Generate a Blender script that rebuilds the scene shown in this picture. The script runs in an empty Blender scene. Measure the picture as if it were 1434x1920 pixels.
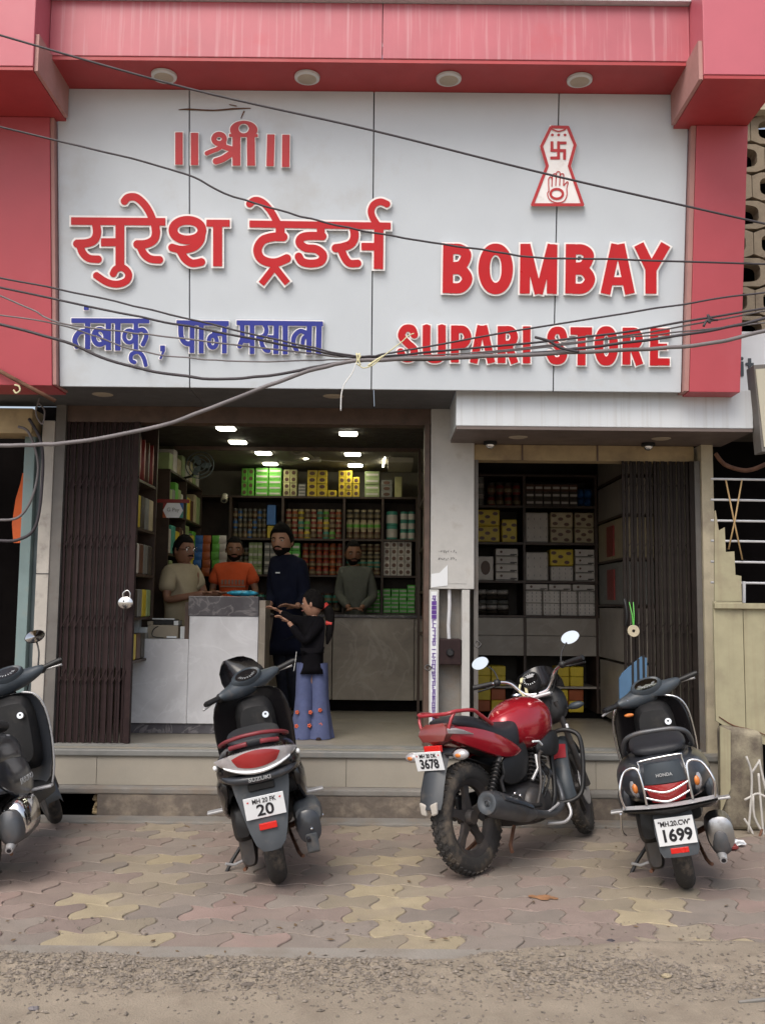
import bpy, bmesh, math, random
import numpy as np
from mathutils import Matrix, Vector
R = math.radians
rnd = random.Random(7)
sc = bpy.context.scene
COL = sc.collection
# ---------------------------------------------------------------- camera
F, TH, RO = 1800.0, R(5.5), R(0.57)
AXF = Vector((0, math.cos(TH), math.sin(TH)))
_U = Vector((0, -math.sin(TH), math.cos(TH)))
_X = Vector((1, 0, 0))
AXR = _X * math.cos(RO) + _U * math.sin(RO)
AXU = _U * math.cos(RO) - _X * math.sin(RO)
EYE = Vector((0, 0, 1.5))
cd = bpy.data.cameras.new('camera')
cam = bpy.data.objects.new('camera', cd)
COL.objects.link(cam)
m = Matrix((AXR, AXU, -AXF)).transposed().to_4x4()
m.translation = EYE
cam.matrix_world = m
cd.sensor_fit = 'VERTICAL'
cd.sensor_height = 24
cd.lens = 24 * F / 1920
cd.clip_end = 500
sc.camera = cam
# ---------------------------------------------------------------- world, sun, exposure
w = bpy.data.worlds.new('World')
sc.world = w
w.use_nodes = True
nt = w.node_tree
sky = nt.nodes.new('ShaderNodeTexSky')
sky.sky_type = 'NISHITA'
sky.sun_disc = False
SUN_EL, SUN_AZ = R(52), R(205)      # azimuth clockwise from +Y: behind the photographer, slightly left
sky.sun_elevation = SUN_EL
sky.sun_rotation = SUN_AZ
sky.dust_density = 4.0
sky.air_density = 1.0
sky.ozone_density = 1.0
bg = nt.nodes['Background']
bg.inputs[1].default_value = 0.15
hsv = nt.nodes.new('ShaderNodeHueSaturation')
hsv.inputs['Saturation'].default_value = 0.6      # hazy, whitish daylight
nt.links.new(sky.outputs[0], hsv.inputs['Color'])
nt.links.new(hsv.outputs[0], bg.inputs[0])
sd = bpy.data.lights.new('sun', 'SUN')
sd.energy = 1.2
sd.angle = R(40)
sd.color = (1, 0.93, 0.82)
sun = bpy.data.objects.new('sun', sd)
COL.objects.link(sun)
sv = Vector((math.sin(SUN_AZ) * math.cos(SUN_EL), math.cos(SUN_AZ) * math.cos(SUN_EL), math.sin(SUN_EL)))
sun.rotation_euler = sv.to_track_quat('Z', 'Y').to_euler()
sc.view_settings.view_transform = 'Standard'
sc.view_settings.look = 'None'
sc.view_settings.exposure = 0.45
sc.view_settings.gamma = 1.0
sc.view_settings.use_curve_mapping = False
sc.render.engine = 'CYCLES'
sc.cycles.max_bounces = 8

# ---------------------------------------------------------------- helpers
def ray(px, py):
    return AXF * F + AXR * (px - 717) - AXU * (py - 960)
def P(px, py, Y):
    d = ray(px, py); k = Y / d.y
    return EYE + d * k
def PX(px, py, X):
    d = ray(px, py); k = X / d.x
    return EYE + d * k
def G(px, py, z=0.0):
    d = ray(px, py); k = (z - 1.5) / d.z
    return EYE + d * k

WM = {}
class MB:
    def __init__(s): s.v = []; s.f = []
    def add(s, vs, fs, M=None):
        b = len(s.v)
        for p in vs:
            p = Vector(p)
            s.v.append(M @ p if M else p)
        for f in fs: s.f.append([i + b for i in f])
        return s
    def box(s, x0, x1, y0, y1, z0, z1, M=None):
        return s.add([(x0,y0,z0),(x1,y0,z0),(x1,y1,z0),(x0,y1,z0),(x0,y0,z1),(x1,y0,z1),(x1,y1,z1),(x0,y1,z1)],
            [(0,3,2,1),(4,5,6,7),(0,1,5,4),(1,2,6,5),(2,3,7,6),(3,0,4,7)], M)
    def cbox(s, c, d, rot=(0,0,0)):
        from mathutils import Euler
        M = Matrix.Translation(Vector(c)) @ Euler(rot).to_matrix().to_4x4()
        return s.box(-d[0]/2, d[0]/2, -d[1]/2, d[1]/2, -d[2]/2, d[2]/2, M)
    def prism(s, poly, axis, a, b):
        # poly in the two other axes, extruded along axis from a to b
        n = len(poly); vs = []
        for h in (a, b):
            for (u, v) in poly:
                vs.append({'x': (h, u, v), 'y': (u, h, v), 'z': (u, v, h)}[axis])
        fs = [list(range(n))[::-1], list(range(n, 2*n))] + [(i, (i+1) % n, n + (i+1) % n, n + i) for i in range(n)]
        return s.add(vs, fs)
    def tube(s, pts, r, n=8, caps=True, sub=0, flat=None):
        pts = [Vector(p) for p in pts]
        rs = list(r) if isinstance(r, (list, tuple)) else [r] * len(pts)
        if sub:
            pts, rs = catmull(pts, rs, sub)
        T = []
        for i in range(len(pts)):
            a = pts[max(0, i-1)]; b = pts[min(len(pts)-1, i+1)]
            d = (b - a)
            T.append(d.normalized() if d.length > 1e-9 else Vector((0,0,1)))
        t0 = T[0]
        N = t0.orthogonal().normalized()
        if flat: 
            N = Vector(flat); N = (N - t0 * N.dot(t0)).normalized()
        b0 = len(s.v)
        for i, p in enumerate(pts):
            if i:
                q = T[i-1].rotation_difference(T[i]); N = q @ N
            B = T[i].cross(N)
            for k in range(n):
                a = 2*math.pi*k/n
                s.v.append(p + (N*math.cos(a) + B*math.sin(a)) * rs[i])
        for i in range(len(pts)-1):
            for k in range(n):
                s.f.append([b0+i*n+k, b0+i*n+(k+1) % n, b0+(i+1)*n+(k+1) % n, b0+(i+1)*n+k])
        if caps:
            s.f.append([b0+k for k in range(n)][::-1])
            s.f.append([b0+(len(pts)-1)*n+k for k in range(n)])
        return s
    def loft(s, rings, caps=True, closed=True):
        b0 = len(s.v); n = len(rings[0])
        for rg in rings:
            for p in rg: s.v.append(Vector(p))
        m_ = n if closed else n-1
        for i in range(len(rings)-1):
            for k in range(m_):
                s.f.append([b0+i*n+k, b0+i*n+(k+1) % n, b0+(i+1)*n+(k+1) % n, b0+(i+1)*n+k])
        if caps:
            s.f.append([b0+k for k in range(n)][::-1])
            s.f.append([b0+(len(rings)-1)*n+k for k in range(n)])
        return s
    def lathe(s, prof, n=24, M=None, close=False):
        # prof: (r, h) round local Z
        b0 = len(s.v)
        for (r_, h) in prof:
            for k in range(n):
                a = 2*math.pi*k/n
                p = Vector((r_*math.cos(a), r_*math.sin(a), h))
                s.v.append(M @ p if M else p)
        L = len(prof)
        for i in range(L-1 if not close else L):
            j = (i+1) % L
            for k in range(n):
                s.f.append([b0+i*n+k, b0+i*n+(k+1) % n, b0+j*n+(k+1) % n, b0+j*n+k])
        if not close:
            if prof[0][0] > 1e-6: s.f.append([b0+k for k in range(n)][::-1])
            if prof[-1][0] > 1e-6: s.f.append([b0+(L-1)*n+k for k in range(n)])
        return s
    def ball(s, c, r, n=12, m_=8, M=None):
        if not isinstance(r, (tuple, list)): r = (r, r, r)
        T = Matrix.Translation(Vector(c)) @ (M if M else Matrix.Identity(4)) @ Matrix.Diagonal((r[0], r[1], r[2], 1))
        prof = [(max(1e-5, math.sin(math.pi*i/m_)), -math.cos(math.pi*i/m_)) for i in range(m_+1)]
        return s.lathe(prof, n, T)
    def build(s, name, mat, parent=None, smooth=0, bevel=0, sub=0, local=False, seg=2, label=None):
        me = bpy.data.meshes.new(name)
        me.from_pydata([tuple(v) for v in s.v], [], s.f)
        me.validate()
        return finish(me, name, mat, parent, smooth, bevel, sub, local, seg, label)

def finish(me, name, mat, parent=None, smooth=0, bevel=0, sub=0, local=False, seg=2, label=None, fixn=True):
    if fixn:
        bm = bmesh.new(); bm.from_mesh(me)
        bmesh.ops.remove_doubles(bm, verts=bm.verts, dist=1e-5)
        bmesh.ops.recalc_face_normals(bm, faces=bm.faces)
        bm.to_mesh(me); bm.free()
    if smooth:
        me.shade_smooth()
        if smooth < 180: me.set_sharp_from_angle(angle=R(smooth))
    if mat: me.materials.append(mat)
    o = bpy.data.objects.new(name, me)
    COL.objects.link(o)
    if bevel:
        b = o.modifiers.new('bevel', 'BEVEL'); b.width = bevel; b.segments = seg; b.limit_method = 'ANGLE'; b.angle_limit = R(35)
    if sub:
        q = o.modifiers.new('sub', 'SUBSURF'); q.levels = sub; q.render_levels = sub
    if parent:
        o.parent = parent
        if local: WM[o.name] = WM[parent.name]
        else:
            o.matrix_parent_inverse = WM[parent.name].inverted(); WM[o.name] = Matrix.Identity(4)
    else: WM[o.name] = Matrix.Identity(4)
    if label: o['label'] = label
    return o

def catmull(pts, rs, sub):
    out = []; ro = []
    n = len(pts)
    for i in range(n-1):
        p0 = pts[max(i-1, 0)]; p1 = pts[i]; p2 = pts[i+1]; p3 = pts[min(i+2, n-1)]
        for k in range(sub):
            t = k/sub
            out.append(0.5*((2*p1)+(p2-p0)*t+(2*p0-5*p1+4*p2-p3)*t*t+(3*p1-p0-3*p2+p3)*t**3))
            ro.append(rs[i]*(1-t)+rs[i+1]*t)
    out.append(pts[-1]); ro.append(rs[-1])
    return out, ro

def thing(name, label, cat, loc=(0,0,0), rot=(0,0,0), group=None):
    o = bpy.data.objects.new(name, None); COL.objects.link(o)
    o.empty_display_size = 0.1
    o.location = loc; o.rotation_euler = rot
    o['label'] = label; o['category'] = cat
    if group: o['group'] = group
    from mathutils import Euler
    WM[o.name] = Matrix.Translation(Vector(loc)) @ Euler(rot).to_matrix().to_4x4()
    return o
def tag(o, label, cat, group=None):
    o['label'] = label; o['category'] = cat
    if group: o['group'] = group
    return o
def kind(o, k):
    o['kind'] = k; return o
def dup(o, parent=None):
    c = o.copy(); COL.objects.link(c)
    if parent: c.parent = parent
    for ch in [q for q in bpy.data.objects if q.parent == o]:
        dup(ch, c)
    return c

# ---------------------------------------------------------------- materials
def mat(name, col, rough=0.6, metal=0.0, var=0.12, vs=6.0, bump=0.0, bs=60.0, coat=0.0, dirt=None, dcov=0.5, ds=3.0,
        streak=None, emit=0.0, rand=0.0, spec=0.5, grain=0.0, sstr=1.0, trans=0.0, alpha=1.0, world=False):
    m_ = bpy.data.materials.new(name); m_.use_nodes = True
    n = m_.node_tree.nodes; l = m_.node_tree.links
    b = n['Principled BSDF']
    tc = n.new('ShaderNodeTexCoord')
    src = tc.outputs['Object']
    if world:
        src = n.new('ShaderNodeNewGeometry').outputs['Position']
    def noise(scale, det=4, vec=None, rg=0.6):
        t = n.new('ShaderNodeTexNoise'); t.inputs['Scale'].default_value = scale; t.inputs['Detail'].default_value = det
        t.inputs['Roughness'].default_value = rg
        l.new(vec if vec else src, t.inputs['Vector']); return t.outputs['Fac']
    def mrange(v, a, b_, c, d):
        t = n.new('ShaderNodeMapRange'); l.new(v, t.inputs[0])
        for i, x in enumerate((a, b_, c, d)): t.inputs[i+1].default_value = x
        return t.outputs[0]
    def mix(f, a, b_, typ='MIX'):
        t = n.new('ShaderNodeMix'); t.data_type = 'RGBA'; t.blend_type = typ
        if isinstance(f, (int, float)): t.inputs[0].default_value = f
        else: l.new(f, t.inputs[0])
        for i, x in ((6, a), (7, b_)):
            if isinstance(x, tuple): t.inputs[i].default_value = (*x, 1)
            else: l.new(x, t.inputs[i])
        return t.outputs[2]
    col = tuple(col)
    c = None
    if var:
        f = mrange(noise(vs, 6), 0.3, 0.7, 0, 1)
        c = mix(f, tuple(min(1, x*(1-var)) for x in col), tuple(min(1, x*(1+var)) for x in col))
    else: c = mix(0.0, col, col)
    if grain:
        f = mrange(noise(400, 2), 0.3, 0.7, 1-grain, 1+grain)
        h = n.new('ShaderNodeHueSaturation'); l.new(f, h.inputs['Value']); l.new(c, h.inputs['Color']); c = h.outputs[0]
    if rand:
        oi = n.new('ShaderNodeObjectInfo')
        f = mrange(oi.outputs['Random'], 0, 1, 1-rand, 1+rand)
        h = n.new('ShaderNodeHueSaturation'); l.new(f, h.inputs['Value']); l.new(c, h.inputs['Color']); c = h.outputs[0]
    if streak:
        mp = n.new('ShaderNodeMapping'); mp.inputs['Scale'].default_value = (26, 26, 0.8); l.new(src, mp.inputs[0])
        f = mrange(noise(1.0, 5, mp.outputs[0]), 0.52, 0.72, 0, sstr)
        c = mix(f, c, streak)
    rgh = None
    if dirt:
        f = mrange(noise(ds, 8, None, 0.65), 0.62-0.3*dcov, 0.8-0.3*dcov, 0, 1)
        fm = n.new('ShaderNodeMath'); fm.operation = 'MULTIPLY'; l.new(f, fm.inputs[0]); fm.inputs[1].default_value = min(1, dcov+0.25)
        c = mix(fm.outputs[0], c, dirt)
        rgh = mrange(fm.outputs[0], 0, 1, rough, min(1, max(rough, 0.75)))
    l.new(c, b.inputs['Base Color'])
    if rgh: l.new(rgh, b.inputs['Roughness'])
    elif var and rough > 0.08:
        l.new(mrange(noise(vs*2.3, 4), 0.3, 0.7, max(0.02, rough*0.85), min(1, rough*1.15)), b.inputs['Roughness'])
    else: b.inputs['Roughness'].default_value = rough
    b.inputs['Metallic'].default_value = metal
    b.inputs['Specular IOR Level'].default_value = spec
    b.inputs['Coat Weight'].default_value = coat
    b.inputs['Coat Roughness'].default_value = 0.08
    if trans: b.inputs['Transmission Weight'].default_value = trans
    if alpha < 1: b.inputs['Alpha'].default_value = alpha
    if emit:
        b.inputs['Emission Strength'].default_value = emit
        b.inputs['Emission Color'].default_value = (*col, 1)
    if bump:
        bp = n.new('ShaderNodeBump'); bp.inputs['Strength'].default_value = bump; bp.inputs['Distance'].default_value = 0.01
        l.new(noise(bs, 6), bp.inputs['Height']); l.new(bp.outputs[0], b.inputs['Normal'])
    return m_

def marble(name, base, vein, vcov=0.35, rough=0.3, scale=3.0, dark=None):
    m_ = bpy.data.materials.new(name); m_.use_nodes = True
    n = m_.node_tree.nodes; l = m_.node_tree.links; b = n['Principled BSDF']
    g = n.new('ShaderNodeTexCoord')
    a = n.new('ShaderNodeTexNoise'); a.inputs['Scale'].default_value = scale; a.inputs['Detail'].default_value = 8
    a.inputs['Distortion'].default_value = 1.2; a.inputs['Roughness'].default_value = 0.6
    l.new(g.outputs['Object'], a.inputs[0])
    r1 = n.new('ShaderNodeValToRGB'); l.new(a.outputs['Fac'], r1.inputs[0])
    e = r1.color_ramp.elements
    d = dark or tuple(x*0.6 for x in base)
    e[0].position = 0.3; e[0].color = (*d, 1); e[1].position = 0.7; e[1].color = (*base, 1)
    v = n.new('ShaderNodeTexNoise'); v.inputs['Scale'].default_value = scale*0.8; v.inputs['Detail'].default_value = 6; v.inputs['Distortion'].default_value = 2.0
    l.new(g.outputs['Object'], v.inputs[0])
    r2 = n.new('ShaderNodeValToRGB'); l.new(v.outputs['Fac'], r2.inputs[0])
    e = r2.color_ramp.elements; e[0].position = 0.47; e[0].color = (0,0,0,1); e[1].position = 0.5; e[1].color = (vcov,)*3+(1,)
    q = e.new(0.53) if hasattr(e, 'new') else None
    if q: q.color = (0,0,0,1)
    mx = n.new('ShaderNodeMix'); mx.data_type = 'RGBA'; l.new(r2.outputs[0], mx.inputs[0]); l.new(r1.outputs[0], mx.inputs[6]); mx.inputs[7].default_value = (*vein, 1)
    l.new(mx.outputs[2], b.inputs['Base Color']); b.inputs['Roughness'].default_value = rough
    return m_
DUST = (0.27, 0.22, 0.17)
MT = {}
def m1(k, *a, **kw): MT[k] = mat(k, *a, **kw)
m1('acp_silver', (0.575, 0.62, 0.665), rough=0.32, var=0.035, vs=2, dirt=(0.40,0.365,0.32), dcov=0.2, ds=1.1, grain=0.03, bump=0.12, bs=2.2)
m1('acp_white', (0.58, 0.61, 0.64), rough=0.4, var=0.05, vs=2, streak=(0.3,0.27,0.23), sstr=0.3)
m1('pink_beam', (0.48, 0.12, 0.15), rough=0.45, var=0.10, vs=2, streak=(0.62,0.36,0.38), sstr=0.55, dirt=(0.55,0.06,0.07), dcov=0.12, ds=2.5)
m1('pink_block', (0.5, 0.115, 0.15), rough=0.45, var=0.06, vs=2)
m1('pink_column', (0.45, 0.072, 0.092), rough=0.42, var=0.07, vs=1.6, dirt=(0.5,0.11,0.14), dcov=0.2, ds=1.5)
m1('pink_edge', (0.42, 0.22, 0.20), rough=0.6, var=0.1)
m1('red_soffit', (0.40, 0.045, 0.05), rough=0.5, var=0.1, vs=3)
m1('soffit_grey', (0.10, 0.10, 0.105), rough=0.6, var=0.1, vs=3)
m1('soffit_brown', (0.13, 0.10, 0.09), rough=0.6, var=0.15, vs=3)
m1('seam', (0.03, 0.03, 0.035), rough=0.8, var=0)
m1('lamp_glass', (0.42, 0.36, 0.28), rough=0.4, var=0.05)
m1('cream', (0.48, 0.42, 0.30), rough=0.75, var=0.12, dirt=DUST, dcov=0.35, ds=5, bump=0.15)
m1('cream_dark', (0.36, 0.27, 0.15), rough=0.8, var=0.2, dirt=(0.16,0.11,0.07), dcov=0.4, ds=4)
m1('wall_white', (0.47, 0.46, 0.44), rough=0.7, var=0.08, dirt=(0.25,0.2,0.16), dcov=0.2, ds=6, bump=0.1)
m1('sticker_white', (0.72, 0.74, 0.76), rough=0.5, var=0.04)
m1('tape_purple', (0.10, 0.03, 0.25), rough=0.5, var=0.2)
m1('teal_paint', (0.17, 0.235, 0.235), rough=0.6, var=0.12, dirt=(0.2,0.17,0.13), dcov=0.3, ds=6)
m1('slate_paint', (0.1, 0.13, 0.14), rough=0.6, var=0.15)
m1('white_paint', (0.42, 0.39, 0.35), rough=0.65, var=0.1, dirt=(0.12,0.09,0.08), dcov=0.22, ds=9, bump=0.1)
m1('brown_wood', (0.09, 0.055, 0.04), rough=0.5, var=0.3, vs=10)
m1('gate_brown', (0.026, 0.0145, 0.015), spec=0.2, rough=0.7, var=0.25, vs=8, dirt=(0.05,0.03,0.026), dcov=0.3, ds=9)
m1('gate_dark', (0.018, 0.013, 0.011), spec=0.2, rough=0.7, var=0.3, vs=8, dirt=(0.04,0.03,0.025), dcov=0.25, ds=9)
m1('frame_grey', (0.13, 0.12, 0.11), rough=0.6, var=0.15, dirt=(0.1,0.07,0.05), dcov=0.3, ds=8)
m1('dark_void', (0.005, 0.004, 0.004), rough=0.95, var=0.2, spec=0.05)  # near-black: the shade inside openings is put into the colour
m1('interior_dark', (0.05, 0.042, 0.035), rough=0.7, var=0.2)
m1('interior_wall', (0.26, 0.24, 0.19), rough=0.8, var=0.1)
m1('shelf_wood', (0.05, 0.03, 0.021), rough=0.5, var=0.25, vs=9)
m1('floor_tile', (0.27, 0.245, 0.2), rough=0.35, var=0.08, vs=5, dirt=(0.3,0.25,0.19), dcov=0.3, ds=3)
m1('riser_cream', (0.33, 0.3, 0.25), rough=0.6, var=0.06, dirt=(0.33,0.28,0.22), dcov=0.3, ds=3, grain=0.08)
m1('nosing_grey', (0.20, 0.20, 0.19), rough=0.5, var=0.15, dirt=DUST, dcov=0.3, ds=6)
m1('concrete', (0.2, 0.19, 0.175), rough=0.9, var=0.15, vs=5, dirt=(0.22,0.175,0.135), dcov=0.5, ds=4, bump=0.4, bs=35, grain=0.1)
m1('concrete_rough', (0.15, 0.125, 0.105), rough=0.95, var=0.25, vs=7, dirt=(0.30,0.25,0.19), dcov=0.4, ds=7, bump=0.9, bs=25, grain=0.12)
m1('black_gloss', (0.007, 0.006, 0.007), rough=0.25, var=0.1, coat=0.35, dirt=(0.06,0.05,0.042), dcov=0.16, ds=5)
m1('charcoal_gloss', (0.028, 0.031, 0.038), rough=0.28, var=0.1, coat=0.4, dirt=(0.12,0.105,0.09), dcov=0.22, ds=5)
m1('black_plastic', (0.011, 0.011, 0.012), rough=0.5, var=0.2, dirt=(0.05,0.043,0.037), dcov=0.22, ds=9)
m1('grey_plastic', (0.06, 0.068, 0.078), rough=0.5, var=0.1, dirt=(0.19,0.165,0.14), dcov=0.3, ds=8)
m1('slate_plastic', (0.045, 0.056, 0.068), rough=0.42, var=0.1, dirt=(0.15,0.13,0.11), dcov=0.22, ds=8)
m1('rubber', (0.028, 0.026, 0.025), rough=0.85, var=0.2, dirt=(0.17,0.135,0.10), dcov=0.45, ds=8, bump=0.3, bs=90)
m1('seat_vinyl', (0.018, 0.019, 0.024), rough=0.55, var=0.15, dirt=(0.07,0.065,0.06), dcov=0.25, ds=5, bump=0.15, bs=200)
m1('engine_metal', (0.10, 0.095, 0.095), rough=0.5, metal=0.6, var=0.3, dirt=(0.09,0.07,0.055), dcov=0.45, ds=12)
m1('rust', (0.13, 0.06, 0.035), rough=0.85, var=0.4, vs=14)
m1('chrome', (0.75, 0.75, 0.76), rough=0.12, metal=1.0, var=0.05, dirt=(0.2,0.17,0.14), dcov=0.12, ds=12)
m1('mirror_glass', (0.93, 0.93, 0.93), rough=0.12, metal=1.0, var=0)
m1('silver_paint', (0.45, 0.45, 0.46), rough=0.35, metal=0.4, var=0.1, dirt=(0.2,0.17,0.14), dcov=0.2, ds=12)
m1('candy_red', (0.36, 0.012, 0.022), rough=0.20, metal=0.25, var=0.08, coat=0.9, dirt=(0.30,0.13,0.12), dcov=0.12, ds=5)
m1('rail_red', (0.34, 0.025, 0.035), rough=0.35, var=0.1, coat=0.4)
m1('rail_maroon', (0.19, 0.022, 0.03), rough=0.45, var=0.15, dirt=(0.12,0.08,0.07), dcov=0.25, ds=8)
m1('lens_red', (0.30, 0.018, 0.02), rough=0.18, var=0.08, coat=0.6)
m1('lens_dark_red', (0.20, 0.045, 0.04), rough=0.2, var=0.1, coat=0.6)
m1('lens_clear', (0.48, 0.46, 0.47), rough=0.15, metal=0.3, var=0.15, vs=30, coat=0.6)
m1('lens_amber', (0.65, 0.20, 0.04), rough=0.2, var=0.1, coat=0.5)
m1('reflector_red', (0.60, 0.02, 0.015), rough=0.25, var=0.05)
m1('plate_white', (0.78, 0.80, 0.82), rough=0.4, var=0.02)
m1('print_black', (0.015, 0.015, 0.02), rough=0.5, var=0)
m1('print_silver', (0.5, 0.52, 0.54), rough=0.35, metal=0.4, var=0)
m1('alloy_dark', (0.06, 0.055, 0.055), rough=0.5, metal=0.4, var=0.2, dirt=(0.14,0.11,0.09), dcov=0.4, ds=8)
m1('exhaust_grey', (0.10, 0.105, 0.115), rough=0.42, metal=0.5, var=0.2, dirt=(0.16,0.13,0.11), dcov=0.3, ds=8)
m1('letter_white', (0.90, 0.88, 0.87), rough=0.45, var=0.04, dirt=(0.45,0.32,0.24), dcov=0.1, ds=8)
m1('letter_red', (0.52, 0.008, 0.014), rough=0.32, var=0.05)
m1('letter_blue', (0.03, 0.042, 0.29), rough=0.35, var=0.08)
m1('emblem_red', (0.48, 0.03, 0.035), rough=0.4, var=0.08)
m1('cable_black', (0.045, 0.038, 0.045), rough=0.6, var=0.2, vs=4)
m1('cable_grey', (0.16, 0.145, 0.15), rough=0.6, var=0.2, vs=4)
m1('string_cream', (0.62, 0.58, 0.36), rough=0.8, var=0.1)
m1('string_white', (0.7, 0.7, 0.68), rough=0.8, var=0.05)
m1('pipe_white', (0.55, 0.55, 0.57), rough=0.5, var=0.1, dirt=DUST, dcov=0.2, ds=9)
m1('gate_cream', (0.34, 0.31, 0.2), rough=0.6, var=0.12, dirt=(0.20,0.16,0.115), dcov=0.38, ds=2.6, streak=(0.26,0.2,0.13), sstr=0.45)
m1('wire_brass', (0.45, 0.30, 0.14), rough=0.6, var=0.1)
m1('mesh_white', (0.50, 0.48, 0.45), rough=0.7, var=0.2)
m1('jaali', (0.30, 0.245, 0.175), rough=0.9, var=0.15, dirt=(0.12,0.09,0.07), dcov=0.35, ds=6, bump=0.3)
m1('orange_cloth', (0.55, 0.10, 0.02), rough=0.8, var=0.15)
m1('navy_cloth', (0.007, 0.009, 0.022), spec=0.15, rough=0.9, var=0.2)
m1('navy_trouser', (0.008, 0.010, 0.022), rough=0.9, var=0.2)
m1('black_cloth', (0.005, 0.0045, 0.006), spec=0.1, rough=0.95, var=0.2)
m1('tan_cloth', (0.36, 0.30, 0.20), rough=0.9, var=0.1)
m1('grey_cloth', (0.10, 0.105, 0.09), rough=0.9, var=0.15, vs=12)
m1('tee_orange', (0.55, 0.075, 0.015), rough=0.9, var=0.12)
m1('denim_light', (0.075, 0.092, 0.19), rough=0.9, var=0.15, vs=14)
m1('print_orange', (0.62, 0.13, 0.06), rough=0.8, var=0.1)
m1('skin_brown', (0.23, 0.11, 0.065), rough=0.55, var=0.08)
m1('skin_light', (0.36, 0.19, 0.125), rough=0.55, var=0.08)
m1('hair_black', (0.006, 0.005, 0.005), rough=0.9, var=0.3, vs=30, bump=0.8, bs=90, spec=0.15)
m1('post_dirty', (0.30, 0.265, 0.19), rough=0.85, var=0.15, vs=5, dirt=(0.07,0.052,0.045), dcov=0.55, ds=3.5, bump=0.4, bs=40)
m1('hair_ribbon', (0.55, 0.04, 0.03), rough=0.6, var=0)
m1('eye_white', (0.6, 0.58, 0.55), rough=0.3, var=0)
m1('lip', (0.22, 0.07, 0.06), rough=0.5, var=0)
m1('steel_dull', (0.42, 0.42, 0.43), rough=0.28, metal=1.0, var=0.2, dirt=(0.12,0.10,0.08), dcov=0.25, ds=14)
m1('led', (1.0, 0.96, 0.74), rough=0.5, var=0, emit=12.0)
m1('mirror_panel', (0.5, 0.52, 0.45), rough=0.05, metal=1.0, var=0)
m1('fan_cream', (0.45, 0.42, 0.33), rough=0.5, var=0)
m1('white_plastic', (0.6, 0.62, 0.62), rough=0.4, var=0.05)
m1('machine_beige', (0.3, 0.255, 0.19), rough=0.5, var=0.05)
m1('mudguard_dark', (0.038, 0.043, 0.05), rough=0.5, var=0.15, dirt=(0.13,0.115,0.10), dcov=0.3, ds=8)
m1('blue_board', (0.07, 0.15, 0.26), rough=0.6, var=0.12)
m1('cyan_pack', (0.03, 0.28, 0.42), rough=0.3, var=0.9, vs=22)
m1('dish_steel', (0.7, 0.7, 0.7), rough=0.2, metal=1, var=0.1)
# packaging
PK = {
 'green': (0.12, 0.40, 0.05), 'bright_green': (0.09, 0.42, 0.06), 'pale_green': (0.26, 0.33, 0.15), 'yellow': (0.58, 0.43, 0.03),
 'pale_yellow': (0.45, 0.43, 0.20), 'white': (0.52, 0.48, 0.44), 'cream': (0.42, 0.35, 0.22), 'red': (0.22, 0.025, 0.02), 'orange': (0.34, 0.08, 0.02),
 'brown': (0.10, 0.045, 0.025), 'teal': (0.05, 0.26, 0.20), 'blue': (0.03, 0.12, 0.35), 'dark': (0.05, 0.04, 0.03), 'grey': (0.18, 0.18, 0.165)}
for k, c in PK.items(): m1('pack_'+k, c, rough=0.45, var=0.12, vs=14, rand=0.12)
m1('pack_label', (0.24, 0.19, 0.11), rough=0.5, var=0.6, vs=25, rand=0.3)
MT['counter_light'] = marble('counter_light', (0.66,0.66,0.68), (0.74,0.74,0.76), 0.35, 0.3, 2.2, (0.50,0.495,0.51))
MT['counter_beige'] = marble('counter_beige', (0.33,0.285,0.225), (0.40,0.36,0.30), 0.4, 0.35, 2.2, (0.19,0.16,0.13))
MT['granite_dark'] = marble('granite_dark', (0.10,0.095,0.105), (0.30,0.28,0.28), 0.45, 0.2, 3.4, (0.045,0.04,0.05))
MT['drawer_laminate'] = marble('drawer_laminate', (0.34,0.305,0.26), (0.38,0.35,0.31), 0.3, 0.4, 2.5, (0.24,0.21,0.18))
# ================================================================ SETTING
def struct(name, mb, m_, **k):
    return kind(mb.build(name, m_, **k), 'structure')
# raised platform and steps
struct('shop_floor', MB().box(-2.66, 2.6, 7.06, 11.4, 0.30, 0.446), MT['floor_tile'])
struct('platform_nosing', MB().box(-2.62, 2.42, 6.98, 7.058, 0.405, 0.45), MT['nosing_grey'], bevel=0.008)
pr_ = struct('platform_riser', MB().box(-2.62, 2.42, 7.012, 7.055, 0.20, 0.404), MT['seam'])
xr_ = [-2.62, -2.02, -1.13, -0.24, 0.65, 1.54, 2.42]
for i in range(6):
    MB().box(xr_[i]+0.0015, xr_[i+1]-0.0015, 7.0+0.0008*(i % 3), 7.0115, 0.201, 0.4035).build('riser_tile', MT['riser_cream'], pr_, bevel=0.001)
struct('ledge', MB().box(-2.62, 2.42, 6.90, 7.054, 0.155, 0.199), MT['concrete'], bevel=0.01)
mb = MB()
mb.box(-2.62, -2.56, 6.905, 7.054, -0.05, 0.154); mb.box(-1.98, 2.42, 6.905, 7.054, -0.05, 0.154)

struct('lower_riser', mb, MT['concrete_rough'])
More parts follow.
